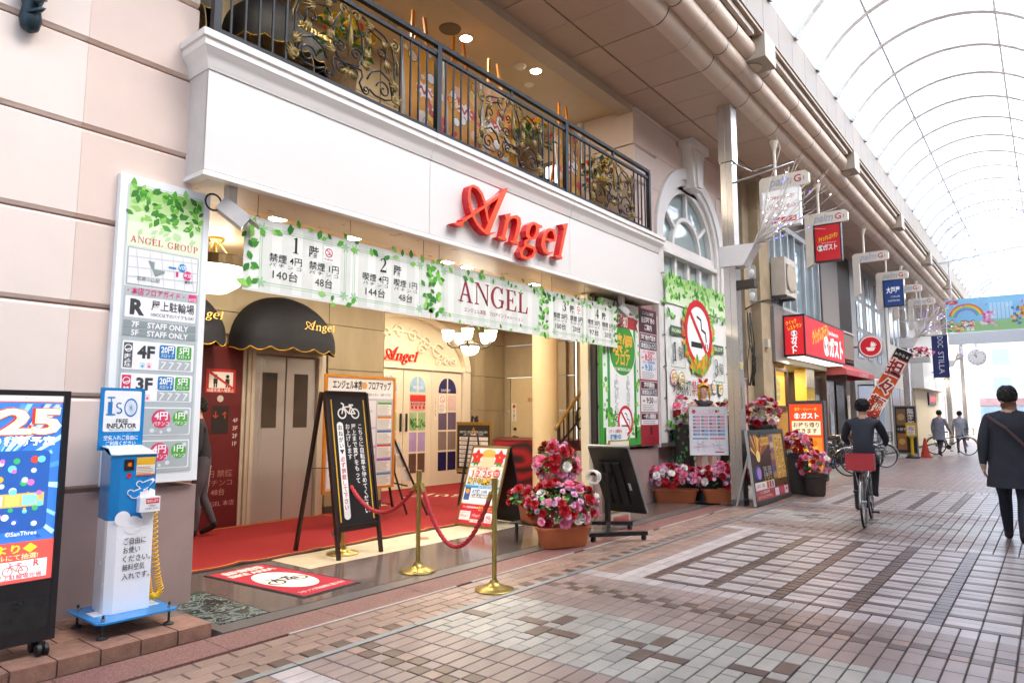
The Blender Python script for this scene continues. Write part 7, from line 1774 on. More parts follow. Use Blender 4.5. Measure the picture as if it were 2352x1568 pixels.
# ================================================================== BICYCLES
def bike_parts(t, frame='#3b3d42', basket=True):
    fm = pm(frame, .35, .5); chrome = pm('#b9bbbd', .25, .9); rub = pm('#1b1b1b', .7); r = .33
    for y, nm in ((-.52, 'rear_wheel'), (.52, 'front_wheel')):
        w = obj(nm, MB().tube([(0, y+r*math.cos(2*PI*q/28), r+.012+r*math.sin(2*PI*q/28)) for q in range(28)], .016, 6, closed=True), rub, t, smooth=True, world=False)
        sp = MB()
        for q in range(14): a = 2*PI*q/14; sp.bar((.01*(-1)**q, y, r+.012), (0, y+.31*math.cos(a), r+.012+.31*math.sin(a)), .003)
        sp.cyl((-.04, y, r+.012), (.04, y, r+.012), .02, n=8); sp.tube([(0, y+.312*math.cos(2*PI*q/28), r+.012+.312*math.sin(2*PI*q/28)) for q in range(28)], .008, 5, closed=True)
        obj('rim', sp, chrome, w, world=False)
    mb = MB(); bb = (0, -.10, .30); st = (0, -.24, .80); hd = (0, .36, .86); hb = (0, .40, .70)
    for p, q in ((bb, st), (bb, (0,-.52,r)), (st, (0,-.52,r)), (bb, hb), ((0,-.2,.62), (0,.385,.76)), (hd, hb), (hb, (0,.52,r))): mb.tube([p, q], .016, 8)
    obj('frame', mb, fm, t, smooth=True, world=False)
    obj('handlebar', MB().tube([(-.28,.18,1.0), (-.22,.28,1.02), (-.08,.37,.99), (.08,.37,.99), (.22,.28,1.02), (.28,.18,1.0)], .012, 7).tube([hd, (0,.365,.99)], .012, 7), chrome, t, smooth=True, world=False)
    obj('saddle', MB().prism([(-.10,-.36),(.10,-.36),(.09,-.26),(.03,-.10),(-.03,-.10),(-.09,-.26)], (0,0,.86), (1,0,0), (0,1,0), (0,0,1), 0, .05).tube([(0,-.24,.80), (0,-.26,.87)], .013, 7), pm('#222222', .6), t, world=False)
    obj('mudguard', MB().tube([(0, -.52+.37*math.cos(R(a)), r+.012+.37*math.sin(R(a))) for a in range(20, 190, 12)], .022, 5).tube([(0, .52+.37*math.cos(R(a)), r+.012+.37*math.sin(R(a))) for a in range(0, 150, 12)], .022, 5), chrome, t, smooth=True, world=False)
    obj('pedal', MB().tube([(.05,-.10,.30), (.06,-.02,.16)], .01, 6).tube([(-.05,-.10,.30), (-.06,-.18,.44)], .01, 6).box(.05, -.06, .145, .15, .03, .17).box(-.15, -.22, .43, -.05, -.13, .455).cyl((-.03,-.10,.30), (.03,-.10,.30), .09, n=16), pm('#2a2a2a', .5, .4), t, world=False)
    if basket:
        mb = MB(); 
        for z in (.78, .88, .98, 1.03):
            g = .10+.06*(z-.78)/.25; mb.tube([(-g-.06,.46,z), (g+.06,.46,z), (g+.06,.74,z), (-g-.06,.74,z)], .004, 4, closed=True)
        for q in range(9): x = -.2+.05*q; mb.bar((x*.8,.46,.78), (x,.46,1.03), .003).bar((x*.8,.74,.78), (x,.74,1.03), .003)
        for q in range(6): y = .46+.056*q; mb.bar((-.16,y,.78), (-.21,y,1.03), .003).bar((.16,y,.78), (.21,y,1.03), .003)
        mb.bar((-.16,.60,.78), (.16,.60,.78), .004); mb.bar((0,.46,.78), (0,.74,.78), .004)
        obj('basket', mb, pm('#3f4144', .4, .7), t, world=False)
    obj('rear_rack', MB().tube([(-.07,-.75,.76), (-.07,-.34,.76), (.07,-.34,.76), (.07,-.75,.76)], .007, 5, closed=True).tube([(-.07,-.6,.76), (-.02,-.52,r)], .006, 5).tube([(.07,-.6,.76), (.02,-.52,r)], .006, 5), chrome, t, smooth=True, world=False)
bk = thing('bicycle', 'dark city bicycle nearest the glowing takeaway sign', 'bicycle', (-4.55, 18.6, 0), R(-62), 'bicycles parked outside the shops'); bike_parts(bk)
for i, (x, y, a, lab) in enumerate(((-4.62, 19.5, -70, 'second parked bicycle from the glowing takeaway sign'), (-4.55, 20.4, -58, 'third parked bicycle from the glowing takeaway sign'), (-4.60, 21.4, -66, 'fourth parked bicycle, under the pink awning'), (-4.45, 22.6, -72, 'last of the bicycles parked under the awning'))):
    copy_tree(bk, (x, y, 0), R(a), lab)
bk2 = copy_tree(bk, (-3.15, 31.6, 0), R(-80), 'bicycle parked far down the street beyond the cone')
cy = thing('ridden_bicycle', 'bicycle with red rear basket ridden away along the street centre', 'bicycle', (-2.15, 10.9, 0), R(6)); bike_parts(cy, '#6a6c70')
obj('red_crate', MB().box(-.17, -.78, .775, .17, -.46, .80).box(-.17, -.78, .80, -.155, -.46, .99).box(.155, -.78, .80, .17, -.46, .99).box(-.155, -.78, .80, .155, -.765, .99).box(-.155, -.475, .80, .155, -.46, .99), pm('#b3272c', .5), cy, world=False)
person('cyclist in dark jacket riding away along the street centre', (-2.15+.02, 10.9-.20, 0), R(6), 1.70, top='#2b2e36', low='#262a33', coat=False, seated=True)

# ================================================================== MAP FIGURE (generic display mannequin)
def mannequin():
    x, y = -4.98, 11.98
    t = thing('display_figure', 'blonde display mannequin with red ribbon holding a framed shop map', 'mannequin', (x, y, 0), YAW+R(180))
    J = {}; B = []; z0 = .46
    def j(n, a, b_, c, rx, ry=None): J[n] = (a, b_, c+z0, rx, ry or rx)
    j('pelvis', 0, 0, .86, .125, .095); j('belly', 0, 0, 1.0, .105, .08); j('chest', 0, .01, 1.18, .13, .095); j('shoulder', 0, 0, 1.29, .10, .07); j('neck', 0, 0, 1.36, .042); j('jaw', 0, .02, 1.43, .066, .072); j('head', 0, .01, 1.52, .086, .094); j('crown', 0, 0, 1.58, .05)
    for s_, nm in ((-1, 'l'), (1, 'r')):
        j(nm+'hip', s_*.08, 0, .78, .085); j(nm+'thigh', s_*.09, 0, .60, .072); j(nm+'knee', s_*.10, .0, .43, .05); j(nm+'calf', s_*.105, -.02, .29, .048); j(nm+'ankle', s_*.11, 0, .07, .034); j(nm+'toe', s_*.12, .13, .03, .03)
        B += [('pelvis', nm+'hip'), (nm+'hip', nm+'thigh'), (nm+'thigh', nm+'knee'), (nm+'knee', nm+'calf'), (nm+'calf', nm+'ankle'), (nm+'ankle', nm+'toe')]
        j(nm+'sh', s_*.15, 0, 1.27, .055); j(nm+'elbow', s_*.30, .05, 1.06, .042); j(nm+'wrist', s_*.35, .20, 1.15, .028); B += [('shoulder', nm+'sh'), (nm+'sh', nm+'elbow'), (nm+'elbow', nm+'wrist')]
        hand(J, B, nm+'h', J[nm+'wrist'][:3], (-s_*.15, .6, .5), -s_, .9, .7); B.append((nm+'wrist', nm+'hpalm'))
    B += [('pelvis', 'belly'), ('belly', 'chest'), ('chest', 'shoulder'), ('shoulder', 'neck'), ('neck', 'jaw'), ('jaw', 'head'), ('head', 'crown')]
    def bm_(a, b_): return 1 if b_ in ('belly', 'chest', 'shoulder') or b_[1:] in ('sh', 'hip') else 0
    skin_ = pm('#e3b698', .35, var=.02)
    skin_figure('body', J, B, [skin_, pm('#33262b', .6)], bm_, t)
    h = Vector((0, .01, 1.52+z0)); hair = pm('#e0a51e', .45, var=.12, scale=30)
    mb = MB(); n, m_ = 18, 8; vs = []
    for i in range(m_+1):
        ph = PI*.62*i/m_
        for q in range(n):
            th = 2*PI*q/n; fr = max(0, math.sin(th)); pz = ph*(1-.52*fr); vs.append((.112*math.sin(pz)*math.cos(th), h.y+.116*math.sin(pz)*math.sin(th), h.z+.005+.122*math.cos(pz)))
    mb.add(vs, [(i*n+q, i*n+(q+1) % n, (i+1)*n+(q+1) % n, (i+1)*n+q) for i in range(m_) for q in range(n)])
    for s_ in (-1, 1): mb.tube([(s_*.085, h.y+.03, h.z+.03), (s_*.10, h.y+.03, h.z-.08), (s_*.095, h.y+.03, h.z-.20)], [.02, .026, .008], 7)
    mb.tube([(0, h.y-.07, h.z+.05), (0, h.y-.11, h.z-.1), (0, h.y-.08, h.z-.32)], [.06, .08, .02], 8)
    obj('hair', mb, hair, t, smooth=True, world=False)
    for s_ in (-1, 1):
        obj('ribbon_loop', MB().tube([(0, h.y, h.z+.10), (s_*.06, h.y, h.z+.17), (s_*.085, h.y, h.z+.20)], [.012, .032, .006], 7), pm('#c8222c', .5), t, smooth=True, world=False)
        obj('eye', MB().lathe((s_*.030, h.y+.092, h.z-.012), [(0,-.014),(.012,0),(0,.014)], 10), pm('#3a2f2a', .2), t, world=False)
    obj('nose', MB().add([(-.008, h.y+.094, h.z-.045), (.008, h.y+.094, h.z-.045), (0, h.y+.108, h.z-.045), (0, h.y+.094, h.z-.015)], [(0,1,2),(0,2,3),(1,3,2)]), skin_, t, world=False)
    obj('mouth', MB().box(-.016, h.y+.080, h.z-.078, .016, h.y+.094, h.z-.072), pm('#b8564e', .5), t, world=False)
    obj('base', MB().lathe((0,0,0), [(.28,0),(.28,.40),(.26,.425)], 24), pm('#3a3532', .5), t, world=False)
    # framed map, hung before the figure
    f = thing('framed_shop_map', 'white framed map and shop list held by the mannequin', 'notice', (0,0,0)); f.matrix_basis = t.matrix_basis.copy()
    wm = pm('#eef0f1', .4); yv = .245
    obj('frame', MB().box(-.34, yv, .81, .34, yv+.02, .835).box(-.34, yv, 1.64, .34, yv+.02, 1.665).box(-.34, yv, .835, -.315, yv+.02, 1.64).box(.315, yv, .835, .34, yv+.02, 1.64).box(-.316, yv, .834, .316, yv+.008, 1.641), wm, f, world=False)
    b = Board((.315, yv+.0085, .835), (-1,0,0), VY); W, H = .63, .805; random.seed(12)
    b.rect(0, 0, W, H, '#f4f2f3', 1); b.circ(.06, H-.06, .035, '#d8546a', 2); b.text('いいとこ情報', .27, H-.06, .075, '#e28a96', 2, bold=.03, w=.34); b.text('いいとこ情報', .27, H-.06, .075, '#fbf5f6', 3, bold=.0, w=.34); b.rect(.44, H-.08, .48, H-.035, '#3a4a7a', 2); b.rect(.48, H-.08, .52, H-.035, '#e3c23a', 2); b.rect(.02, H-.105, W-.02, H-.10, '#d8546a', 2)
    for r_ in range(6):
        for c_ in range(4):
            u, v = .04+.145*c_, H-.17-.062*r_; b.rect(u, v, u+.05, v+.035, random.choice(['#8a8f9a', '#6f6a7a', '#b59aa0', '#93a5b5']), 2); b.rect(u+.052, v, u+.13, v+.035, '#e6a5bd' if (r_ < 4) else '#79b7e0', 2); b.rect(u, v-.016, u+.13, v-.004, '#e3ccd6', 2)
    b.rect(.03, .255, .30, .28, '#5aa5d8', 2); b.rect(.33, .255, .60, .28, '#e5788f', 2)
    for k in range(16): u0 = random.choice((.03, .33)); a = random.random()*3.1; u, v = u0+random.uniform(.08, .2), random.uniform(.06, .2); b.line([(max(u0, u-.12*math.cos(a)), max(.03, v-.10*math.sin(a))), (min(u0+.27, u+.12*math.cos(a)), min(.245, v+.10*math.sin(a)))], .005, random.choice(['#b9bcc6', '#8e93a5', '#d4d6dc', '#d87a8a']), 2+k*.03)
    b.rect(.42, .02, .58, .04, '#c44f6a', 3); b.build('printed_face', f)
    for o in f.children:
        if o.name.startswith('printed'): o.matrix_parent_inverse = Matrix.Identity(4)
mannequin()
# ================================================================== NEXT SHOPS ALONG THE STREET
def cs(b, u, v, r, c, bgc, l):      # circled S mark
    b.circ(u, v, r, c, l); b.circ(u, v, r*.82, bgc, l+.5); b.text('S', u, v, r*1.9, c, l+1, bold=.06)
# ---- narrow stucco building with pipes
st = thing('stucco_building', 'narrow weathered beige stucco building with drain pipes and air conditioner', 'building', (-5.4, 16, 0))
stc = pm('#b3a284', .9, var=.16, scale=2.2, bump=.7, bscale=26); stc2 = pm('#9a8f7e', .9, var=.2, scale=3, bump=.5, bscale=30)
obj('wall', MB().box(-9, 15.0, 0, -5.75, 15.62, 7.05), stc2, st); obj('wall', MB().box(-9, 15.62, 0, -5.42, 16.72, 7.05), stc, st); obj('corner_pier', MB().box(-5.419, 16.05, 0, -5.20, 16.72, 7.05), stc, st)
obj('meter_cupboard', MB().box(-5.74, 15.05, 0, -5.45, 15.60, 2.32).box(-5.74, 15.03, 2.32, -5.43, 15.62, 2.36), pm('#c7a9a0', .6, var=.05), st)
for (x, y, r, z0, z1) in ((-5.60, 15.25, .06, 2.36, 6.3), (-5.62, 15.48, .045, 2.36, 5.6)):
    p_ = obj('drain_pipe', MB().tube([(x, y, z0), (x, y, z1), (x, y+.15, z1+.12), (x, y+.5, z1+.16)], r, 10), pm('#c2b39a', .6, var=.1), st, smooth=True)
    for z in (3.4, 4.6, 5.4): obj('pipe_collar', MB().cyl((x, y, z), (x, y, z+.06), r+.012, n=12), pm('#b1a38c', .6), p_)
random.seed(14)
for k in range(9):
    y0 = random.uniform(15.62, 16.6); pts = [(-5.41, y0, 3.9), (-5.36, y0+random.uniform(-.2, .2), 3.2), (-5.37, y0+random.uniform(-.3, .3), 2.7), (-5.41, y0+random.uniform(-.2, .2), 2.2)]
    obj('wall_cable', MB().tube(pts, .012, 5), pm('#3a352f', .6), st, smooth=True)
obj('wall_cable', MB().tube([(-5.41, 15.6, 3.95), (-5.2, 15.9, 4.15), (-5.17, 16.4, 4.25), (-5.1, 17.4, 4.35)], .02, 6), pm('#4a453d', .6), st, smooth=True)
obj('junction_box', MB().box(-5.2, 16.2, 3.10, -5.12, 16.38, 3.30), pm('#cfcabc', .5), st)
# ---- quick restaurant
gu = thing('quick_restaurant', 'corner restaurant front with glass upper storey beside the stucco building', 'restaurant', (-5.2, 19, 0))
obj('core', MB().box(-9, 16.73, 0, -6.3, 21.5, 7.05), pm('#c8a763', .6), gu)
obj('slab', MB().box(-6.3, 16.73, 2.80, -5.12, 21.5, 4.15).box(-6.3, 16.73, 6.45, -5.15, 21.5, 7.05), pm('#8f8a84', .6, var=.05), gu)
obj('floor', MB().box(-6.3, 16.73, 0, -5.15, 21.5, .03), pm('#9c8a70', .5), gu)
obj('side_wall', MB().box(-6.3, 16.73, 0, -5.2, 16.80, 7.0), stc, gu); obj('side_wall', MB().box(-6.3, 21.4, 0, -5.15, 21.5, 7.0), pm('#5a4a40', .6), gu)
wf = obj('upper_window', MB().box(-5.30, 16.85, 4.16, -5.26, 21.4, 6.44), glass('#9db4bc', .75, .03), gu)
for y in (17.15, 17.7, 18.3, 18.9, 19.8, 20.6, 21.3): obj('mullion', MB().box(-5.27, y-.04, 4.16, -5.17, y+.04, 6.44), pm('#c9cbcb', .4, .3), wf)
obj('transom', MB().box(-5.27, 16.85, 6.30, -5.16, 21.4, 6.44).box(-5.27, 16.85, 4.16, -5.16, 21.4, 4.24), pm('#c9cbcb', .4, .3), wf)
# ground floor: picture window, yellow wall, entrance
obj('menu_window', MB().box(-5.30, 16.85, 1.75, -5.26, 17.85, 2.60), em('#e2a544', .18), gu); 
mb = MB(); mb.box(-5.27, 16.82, 1.68, -5.18, 17.88, 1.75).box(-5.27, 16.82, 2.60, -5.18, 17.88, 2.67).box(-5.27, 16.82, 1.75, -5.18, 16.88, 2.60).box(-5.27, 17.82, 1.75, -5.18, 17.88, 2.60); obj('window_frame', mb, pm('#4a3f35', .5), gu)
obj('menu_poster', MB().box(-5.262, 16.98, 1.88, -5.255, 17.40, 2.45), pm('#d9c58a', .5, var=.4, scale=12), gu)
obj('lower_panel', MB().box(-5.30, 16.85, .03, -5.24, 17.85, 1.66), pm('#d89a3a', .5, var=.1), gu)
obj('inner_wall', MB().box(-6.29, 17.9, .03, -6.2, 21.35, 2.78), pm('#e3c888', .5), gu)
obj('partition', MB().box(-6.2, 17.88, .03, -5.26, 17.95, 2.78), pm('#e0c27c', .5), gu)
obj('poster_pillar', MB().box(-5.5, 19.55, .03, -5.2, 20.35, 2.78), pm('#c7ab3a', .5), gu); b = Board((-5.199, 19.55, .03), YF, VY); b.rect(0, 1.0, .8, 2.75, '#d8b422', 1); [pseudo(b, .12+.14*q, 1.9, .13, '#f2ede0', 2) for q in range(5)]; b.text('と', .4, 1.62, .16, '#f2ede0', 2); [pseudo(b, .15+.15*q, 1.3, .14, '#f2ede0', 2) for q in range(4)]; b.rect(0, .05, .8, .98, '#c9c5c2', 1); b.build('printed_face', gu)
obj('dark_door', MB().box(-5.35, 20.45, .03, -5.28, 21.35, 2.6), pm('#4a3a30', .4, var=.1), gu); obj('door_poster', MB().box(-5.279, 20.7, .6, -5.27, 21.1, 2.1), pm('#b7c3cf', .5, var=.3, scale=6), gu)
obj('paper_notice', MB().box(-5.19, 19.5, 2.28, -5.18, 20.3, 2.86), pm('#e8e6e0', .6, var=.2, scale=8), gu)
spot(-5.75, 18.8, 2.75, 7, size=.3); spot(-5.0, 17.6, 2.86, 2, size=.15); spot(-5.75, 20.3, 2.75, 4, size=.3)
sg = thing('restaurant_sign_box', 'red lit restaurant sign box with yellow script over the shop corner', 'sign', (-4.85, 19.4, 2.95))
fr_ = pm('#242226', .4)
obj('frame', MB().box(-5.119, 17.40, 2.95, -4.61, 21.46, 3.985), fr_, sg)
obj('underside_light', MB().box(-5.06, 17.46, 2.936, -4.66, 21.4, 2.948), em('#fff3d8', .5), sg)
b = Board((-4.609, 17.45, 3.0), YF, VY, lit=.12); W, H = 3.96, .935; b.rect(0, 0, W, H, '#cf1f2a', 1)
b.text('クイックレストラン', 1.35, .60, .42, '#f3d21e', 3, bold=.02, w=1.6, rot=12, shear=.3); b.text('Quick Restaurant', 2.75, .74, .16, '#f5f0ea', 3, w=1.1); cs(b, 1.95, .34, .27, '#f5f0ea', '#2a2426', 3); b.text('ガスト', 3.0, .33, .56, '#f5f0ea', 4, bold=.05, w=1.5); b.build('front_face', sg)
b = Board((-5.08, 17.398, 3.0), (1,0,0), VY, lit=.12); W = .44; b.rect(0, 0, W, .935, '#cf1f2a', 1); b.text('クイック', .16, .80, .12, '#f3d21e', 3, w=.26, rot=14, bold=.02); b.text('レストラン', .24, .68, .12, '#f3d21e', 3, w=.34, rot=14, bold=.02); cs(b, .22, .52, .075, '#f5f0ea', '#2a2426', 3); b.vtext('ガスト', .22, .43, .16, '#f5f0ea', 3, bold=.04, pitch=.135); b.build('side_face', sg)
ac = thing('air_conditioner', 'white outdoor air conditioner unit on the wall above the red sign box', 'air conditioner', (-5.1, 17, 4.4))
obj('case', MB().box(-5.19, 16.86, 4.42, -4.86, 17.72, 5.36), pm('#d6cfc0', .5, var=.06), ac); obj('grille', MB().lathe((0,0,0), [(.05,0),(.33,.0),(.36,.02),(.33,.03)], 24), pm('#b8ad98', .6), ac)
g_ = ac.children[-1]; g_.matrix_parent_inverse = Matrix.Identity(4); g_.rotation_euler = (0, PI/2, 0); g_.location = (.245, .30, .48)
mb = MB()
for k in range(16): mb.box(-4.859, 16.95+.045*k, 4.55, -4.850, 16.965+.045*k, 5.2)
tag(obj('grille_bars', mb, pm('#a89d8a', .6), ac), kind='stuff'); obj('bracket', MB().box(-5.19, 16.9, 4.36, -4.85, 16.95, 4.42).box(-5.19, 17.6, 4.36, -4.85, 17.65, 4.42), pm('#6b6a66', .5), ac)
lb = thing('takeaway_light_box', 'lit orange takeaway light box standing before the restaurant', 'light box', (-4.57, 17.0, 0))
obj('case', MB().box(-4.98, 17.0, .04, -4.16, 17.2, 1.86), pm('#5f5c5c', .4, .3), lb); obj('foot', MB().box(-4.95, 16.95, 0, -4.85, 17.25, .04).box(-4.29, 16.95, 0, -4.19, 17.25, .04), pm('#333333', .5), lb)
b = Board((-4.94, 16.998, .12), (1,0,0), VY, lit=.16); W, H = .74, 1.66
b.rect(0, 0, W, H, '#e0481f', 1); b.text('定食・カレー・丼', W/2, H-.12, .075, '#f3cf4a', 2, w=.5); cs(b, .17, H-.28, .065, '#fdf6ec', '#e0481f', 2); b.text('ガスト', .46, H-.28, .15, '#fdf6ec', 2, bold=.04, w=.4)
b.rect(.05, H-.72, W-.05, H-.40, '#f6ddb4', 2); b.text('お持ち帰り', W/2, H-.49, .13, '#4a2a1e', 3, w=.58, bold=.02); b.text('できます', W/2, H-.63, .13, '#4a2a1e', 3, w=.48, bold=.02)
random.seed(19); b.rect(.03, .1, W-.03, H-.78, '#d9862e', 2)
for k in range(40): b.circ(random.uniform(.12, W-.12), random.uniform(.2, H-.88), random.uniform(.03, .08), random.choice(['#e8a23e', '#c9701f', '#f0b95a', '#b55a1a']), 3+k*.02)
b.build('lit_face', lb)
# ---- pink awning shop, dark tower, grey building
sh = thing('awning_shop', 'brown shopfront with small pink awning beyond the restaurant', 'shop', (-5.4, 23.5, 0))
obj('body', MB().box(-9, 21.51, 0, -5.5, 26.2, 7.05), pm('#6b5f58', .7, var=.08), sh); obj('balcony_wall', MB().box(-5.499, 21.6, 3.30, -5.0, 24.6, 4.12), pm('#8d837a', .7, var=.06), sh); obj('coping', MB().box(-5.52, 21.58, 4.12, -4.97, 24.65, 4.17), pm('#c9c6c0', .5), sh)
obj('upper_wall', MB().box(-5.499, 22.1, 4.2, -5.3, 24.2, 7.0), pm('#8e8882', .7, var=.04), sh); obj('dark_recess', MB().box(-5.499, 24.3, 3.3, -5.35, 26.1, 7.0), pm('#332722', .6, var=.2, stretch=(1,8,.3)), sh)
mb = MB(); mb.add([(-5.49, 21.6, 3.28), (-4.62, 21.6, 2.86), (-4.62, 21.6, 2.70), (-5.49, 21.6, 2.70), (-5.49, 25.6, 3.28), (-4.62, 25.6, 2.86), (-4.62, 25.6, 2.70), (-5.49, 25.6, 2.70)], [(0,1,5,4),(1,2,6,5),(0,3,2,1),(4,5,6,7)]); aw2 = obj('pink_awning', mb, pm('#c05a5e', .7, var=.05), sh)
b = Board((-4.618, 21.7, 2.70), YF, VY); b.text('とよんちのたまご', 2.3, .08, .13, '#e9dcd2', 1, w=1.4); b.build('lettering', aw2)
obj('shop_window', MB().box(-5.499, 22.0, .4, -5.44, 23.6, 2.6), pm('#5a4032', .2, var=.3, scale=3), sh); obj('shop_door', MB().box(-5.499, 23.9, .03, -5.44, 24.9, 2.5), pm('#2b2522', .3), sh)
for k, (y, c_) in enumerate(((22.3, '#c9b2a2'), (23.0, '#b9c9d8'), (25.3, '#d8cfc0'))): obj('wall_poster', MB().box(-5.44, y, .9, -5.43, y+.4, 2.2), pm(c_, .5, var=.3, scale=5), sh)
spot(-5.1, 22.5, 2.66, 2, size=.2)
rs = thing('round_shop_sign', 'round red sign with a white bowl above the pink awning', 'sign', (-4.6, 25.2, 3.8))
obj('disc', MB().lathe((0,0,0), [(.0,-.06),(.36,-.06),(.40,-.04),(.40,.04),(.36,.06),(0,.06)], 28), pm('#c9c4c0', .4), rs, world=False, smooth=40); d_ = rs.children[0]; d_.rotation_euler = (PI/2, 0, 0)
b = Board((-.35, -.062, -.35), (1,0,0), VY, lit=.06); b.circ(.35, .35, .34, '#c5202a', 1, 32); b.ring(.35, .35, .34, .03, '#f0e6e2', 2); b.poly([(.2, .32), (.5, .32), (.44, .2), (.26, .2)], '#f3ece6', 2)
for k in range(4): b.leaf(.36, .33, .2, .4+k*.32, '#f3ece6', 2.2+k*.05, .3)
o = b.build('printed_face'); o.parent = rs
obj('arm', MB().bar((-.9, 0, 0), (-.36, 0, 0), .06), pm('#8d8a86', .5), rs, world=False)
g4 = thing('grey_building', 'grey panelled building with tall narrow windows in mid-distance', 'building', (-5.4, 30, 0))
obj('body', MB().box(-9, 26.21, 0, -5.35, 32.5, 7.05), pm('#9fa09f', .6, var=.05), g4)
for k in range(3):
    for zz_ in (3.6, 4.7, 5.8): 
        w_ = obj('window', MB().box(-5.349, 27.0+1.7*k, zz_, -5.33, 27.9+1.7*k, zz_+.95), pm('#6f7f86', .1), g4); obj('frame', MB().box(-5.335, 27.42+1.7*k, zz_, -5.32, 27.48+1.7*k, zz_+.95), pm('#d8d8d6', .4), w_)
obj('shop_window', MB().box(-5.349, 26.6, .5, -5.33, 29.5, 2.6), pm('#4a4038', .15, var=.3), g4); obj('shop_door', MB().box(-5.349, 30.0, .03, -5.33, 31.2, 2.5), pm('#2c2724', .2), g4)
w5 = thing('white_shop', 'white clapboard shop with wall lamps far down the street', 'shop', (-5.3, 40, 0))
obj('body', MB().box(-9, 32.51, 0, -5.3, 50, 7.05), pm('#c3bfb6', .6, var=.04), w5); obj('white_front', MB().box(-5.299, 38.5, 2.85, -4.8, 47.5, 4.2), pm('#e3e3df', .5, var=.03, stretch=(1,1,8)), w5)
for y in (41.5, 45.5):
    l_ = obj('wall_lamp', MB().bar((-4.79, y, 3.75), (-4.6, y, 3.75), .05).lathe((-4.55, y, 3.55), [(.14,0),(.06,.16),(.03,.2)], 12), pm('#4a4540', .4, .5), w5); obj('bulb', MB().lathe((-4.55, y, 3.50), [(0,0),(.05,.02),(.06,.05),(0,.09)], 10), em('#ffd9a0', 5), l_); spot(-4.55, y, 3.46, 4, size=.1)
obj('shop_wall', MB().box(-5.299, 38.6, .03, -5.2, 47.4, 2.84), pm('#d8c7a0', .6, var=.06), w5)
for k in range(5):
    zz_ = 4.5; obj('window', MB().box(-5.299, 33.2+1.1*k, 4.6, -5.285, 33.9+1.1*k, 6.2), pm('#7b868a', .12), w5)
for k in range(3): obj('shopfront', MB().box(-5.299, 32.8+1.9*k, .3, -5.28, 34.4+1.9*k, 2.7), pm(['#5c5046', '#8a7a5a', '#6a6460'][k], .2, var=.3, scale=2), w5)
t = thing('red_script_sign', 'small dark board with red lit script on the far white shop', 'sign', (-5.15, 44, 2.5))
obj('board', MB().box(-5.19, 42.6, 2.1, -5.12, 45.4, 2.75), pm('#2c2422', .5), t); b = Board((-5.118, 42.6, 2.1), YF, VY, lit=.25); [b.line([(.4+.55*q, .18), (.55+.55*q, .48), (.7+.55*q, .22), (.85+.55*q, .42)], .13, '#e03a22', 1+.1*q) for q in range(4)]; b.build('lit_letters', t)
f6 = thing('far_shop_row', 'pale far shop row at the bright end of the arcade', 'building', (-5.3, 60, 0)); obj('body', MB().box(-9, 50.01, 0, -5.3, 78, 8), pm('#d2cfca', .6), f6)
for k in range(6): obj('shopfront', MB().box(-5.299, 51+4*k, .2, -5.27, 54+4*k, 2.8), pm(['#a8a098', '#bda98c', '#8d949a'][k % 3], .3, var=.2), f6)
# far cross street; the glare is put into the pale wall and window colours
fe = thing('far_end_building', 'building across the far end of the street, its colours paled for glare', 'building', (-4, 98, 0)); obj('body', MB().box(-30, 96, 0, 30, 110, 12), pm('#efeeec', .7, var=.03, scale=.3), fe)
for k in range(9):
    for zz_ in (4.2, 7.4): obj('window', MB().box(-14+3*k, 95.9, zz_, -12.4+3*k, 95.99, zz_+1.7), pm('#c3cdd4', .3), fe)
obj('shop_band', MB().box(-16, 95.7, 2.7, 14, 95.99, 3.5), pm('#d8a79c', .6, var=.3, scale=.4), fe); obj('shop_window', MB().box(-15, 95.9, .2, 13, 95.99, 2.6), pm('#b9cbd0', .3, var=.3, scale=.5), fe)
# ---- right-hand row (beside the camera)
for k, (y0, y1, c_, lab) in enumerate(((-8, 1.5, '#cfc6ba', 'pale rendered building on the right beside the camera'), (1.6, 9, '#d6d0c8', 'light grey shop building on the right-hand side'), (9.1, 18, '#c8b8a4', 'tan tiled shop building on the right-hand side'), (18.1, 32, '#d8d5d0', 'white long shop building on the right-hand side'), (32.1, 52, '#cfcac2', 'farthest building of the right-hand row'))):
    t = thing('right_row_building', lab, 'building', (2.95, (y0+y1)/2, 0), group='right-hand shop row'); x = 2*XM-XW
    obj('wall', MB().box(x, y0, 0, x+6, y1, 7.05), pm(c_, .7, var=.05), t)
    n = int((y1-y0)/2.4)
    for q in range(n):
        ya = y0+.4+q*2.4; obj('shop_window', MB().box(x-.04, ya, .35, x-.002, ya+1.9, 2.6), pm(['#c9bfae', '#9aa4a6', '#b5a78e'][q % 3], .15, var=.2), t)
        w_ = obj('window', MB().box(x-.03, ya+.3, 4.3, x-.002, ya+1.6, 5.8), pm('#8d999c', .1), t); obj('sill', MB().box(x-.09, ya+.25, 4.22, x-.002, ya+1.65, 4.298), pm('#d8d5cf', .5), w_)
    obj('shop_sign', MB().box(x-.16, y0+.3, 2.9, x-.002, y1-.3, 3.6), pm(['#e6e3dd', '#d9cfc0', '#dcd6cc', '#e8e6e2', '#d5d9dc'][k], .4), t)

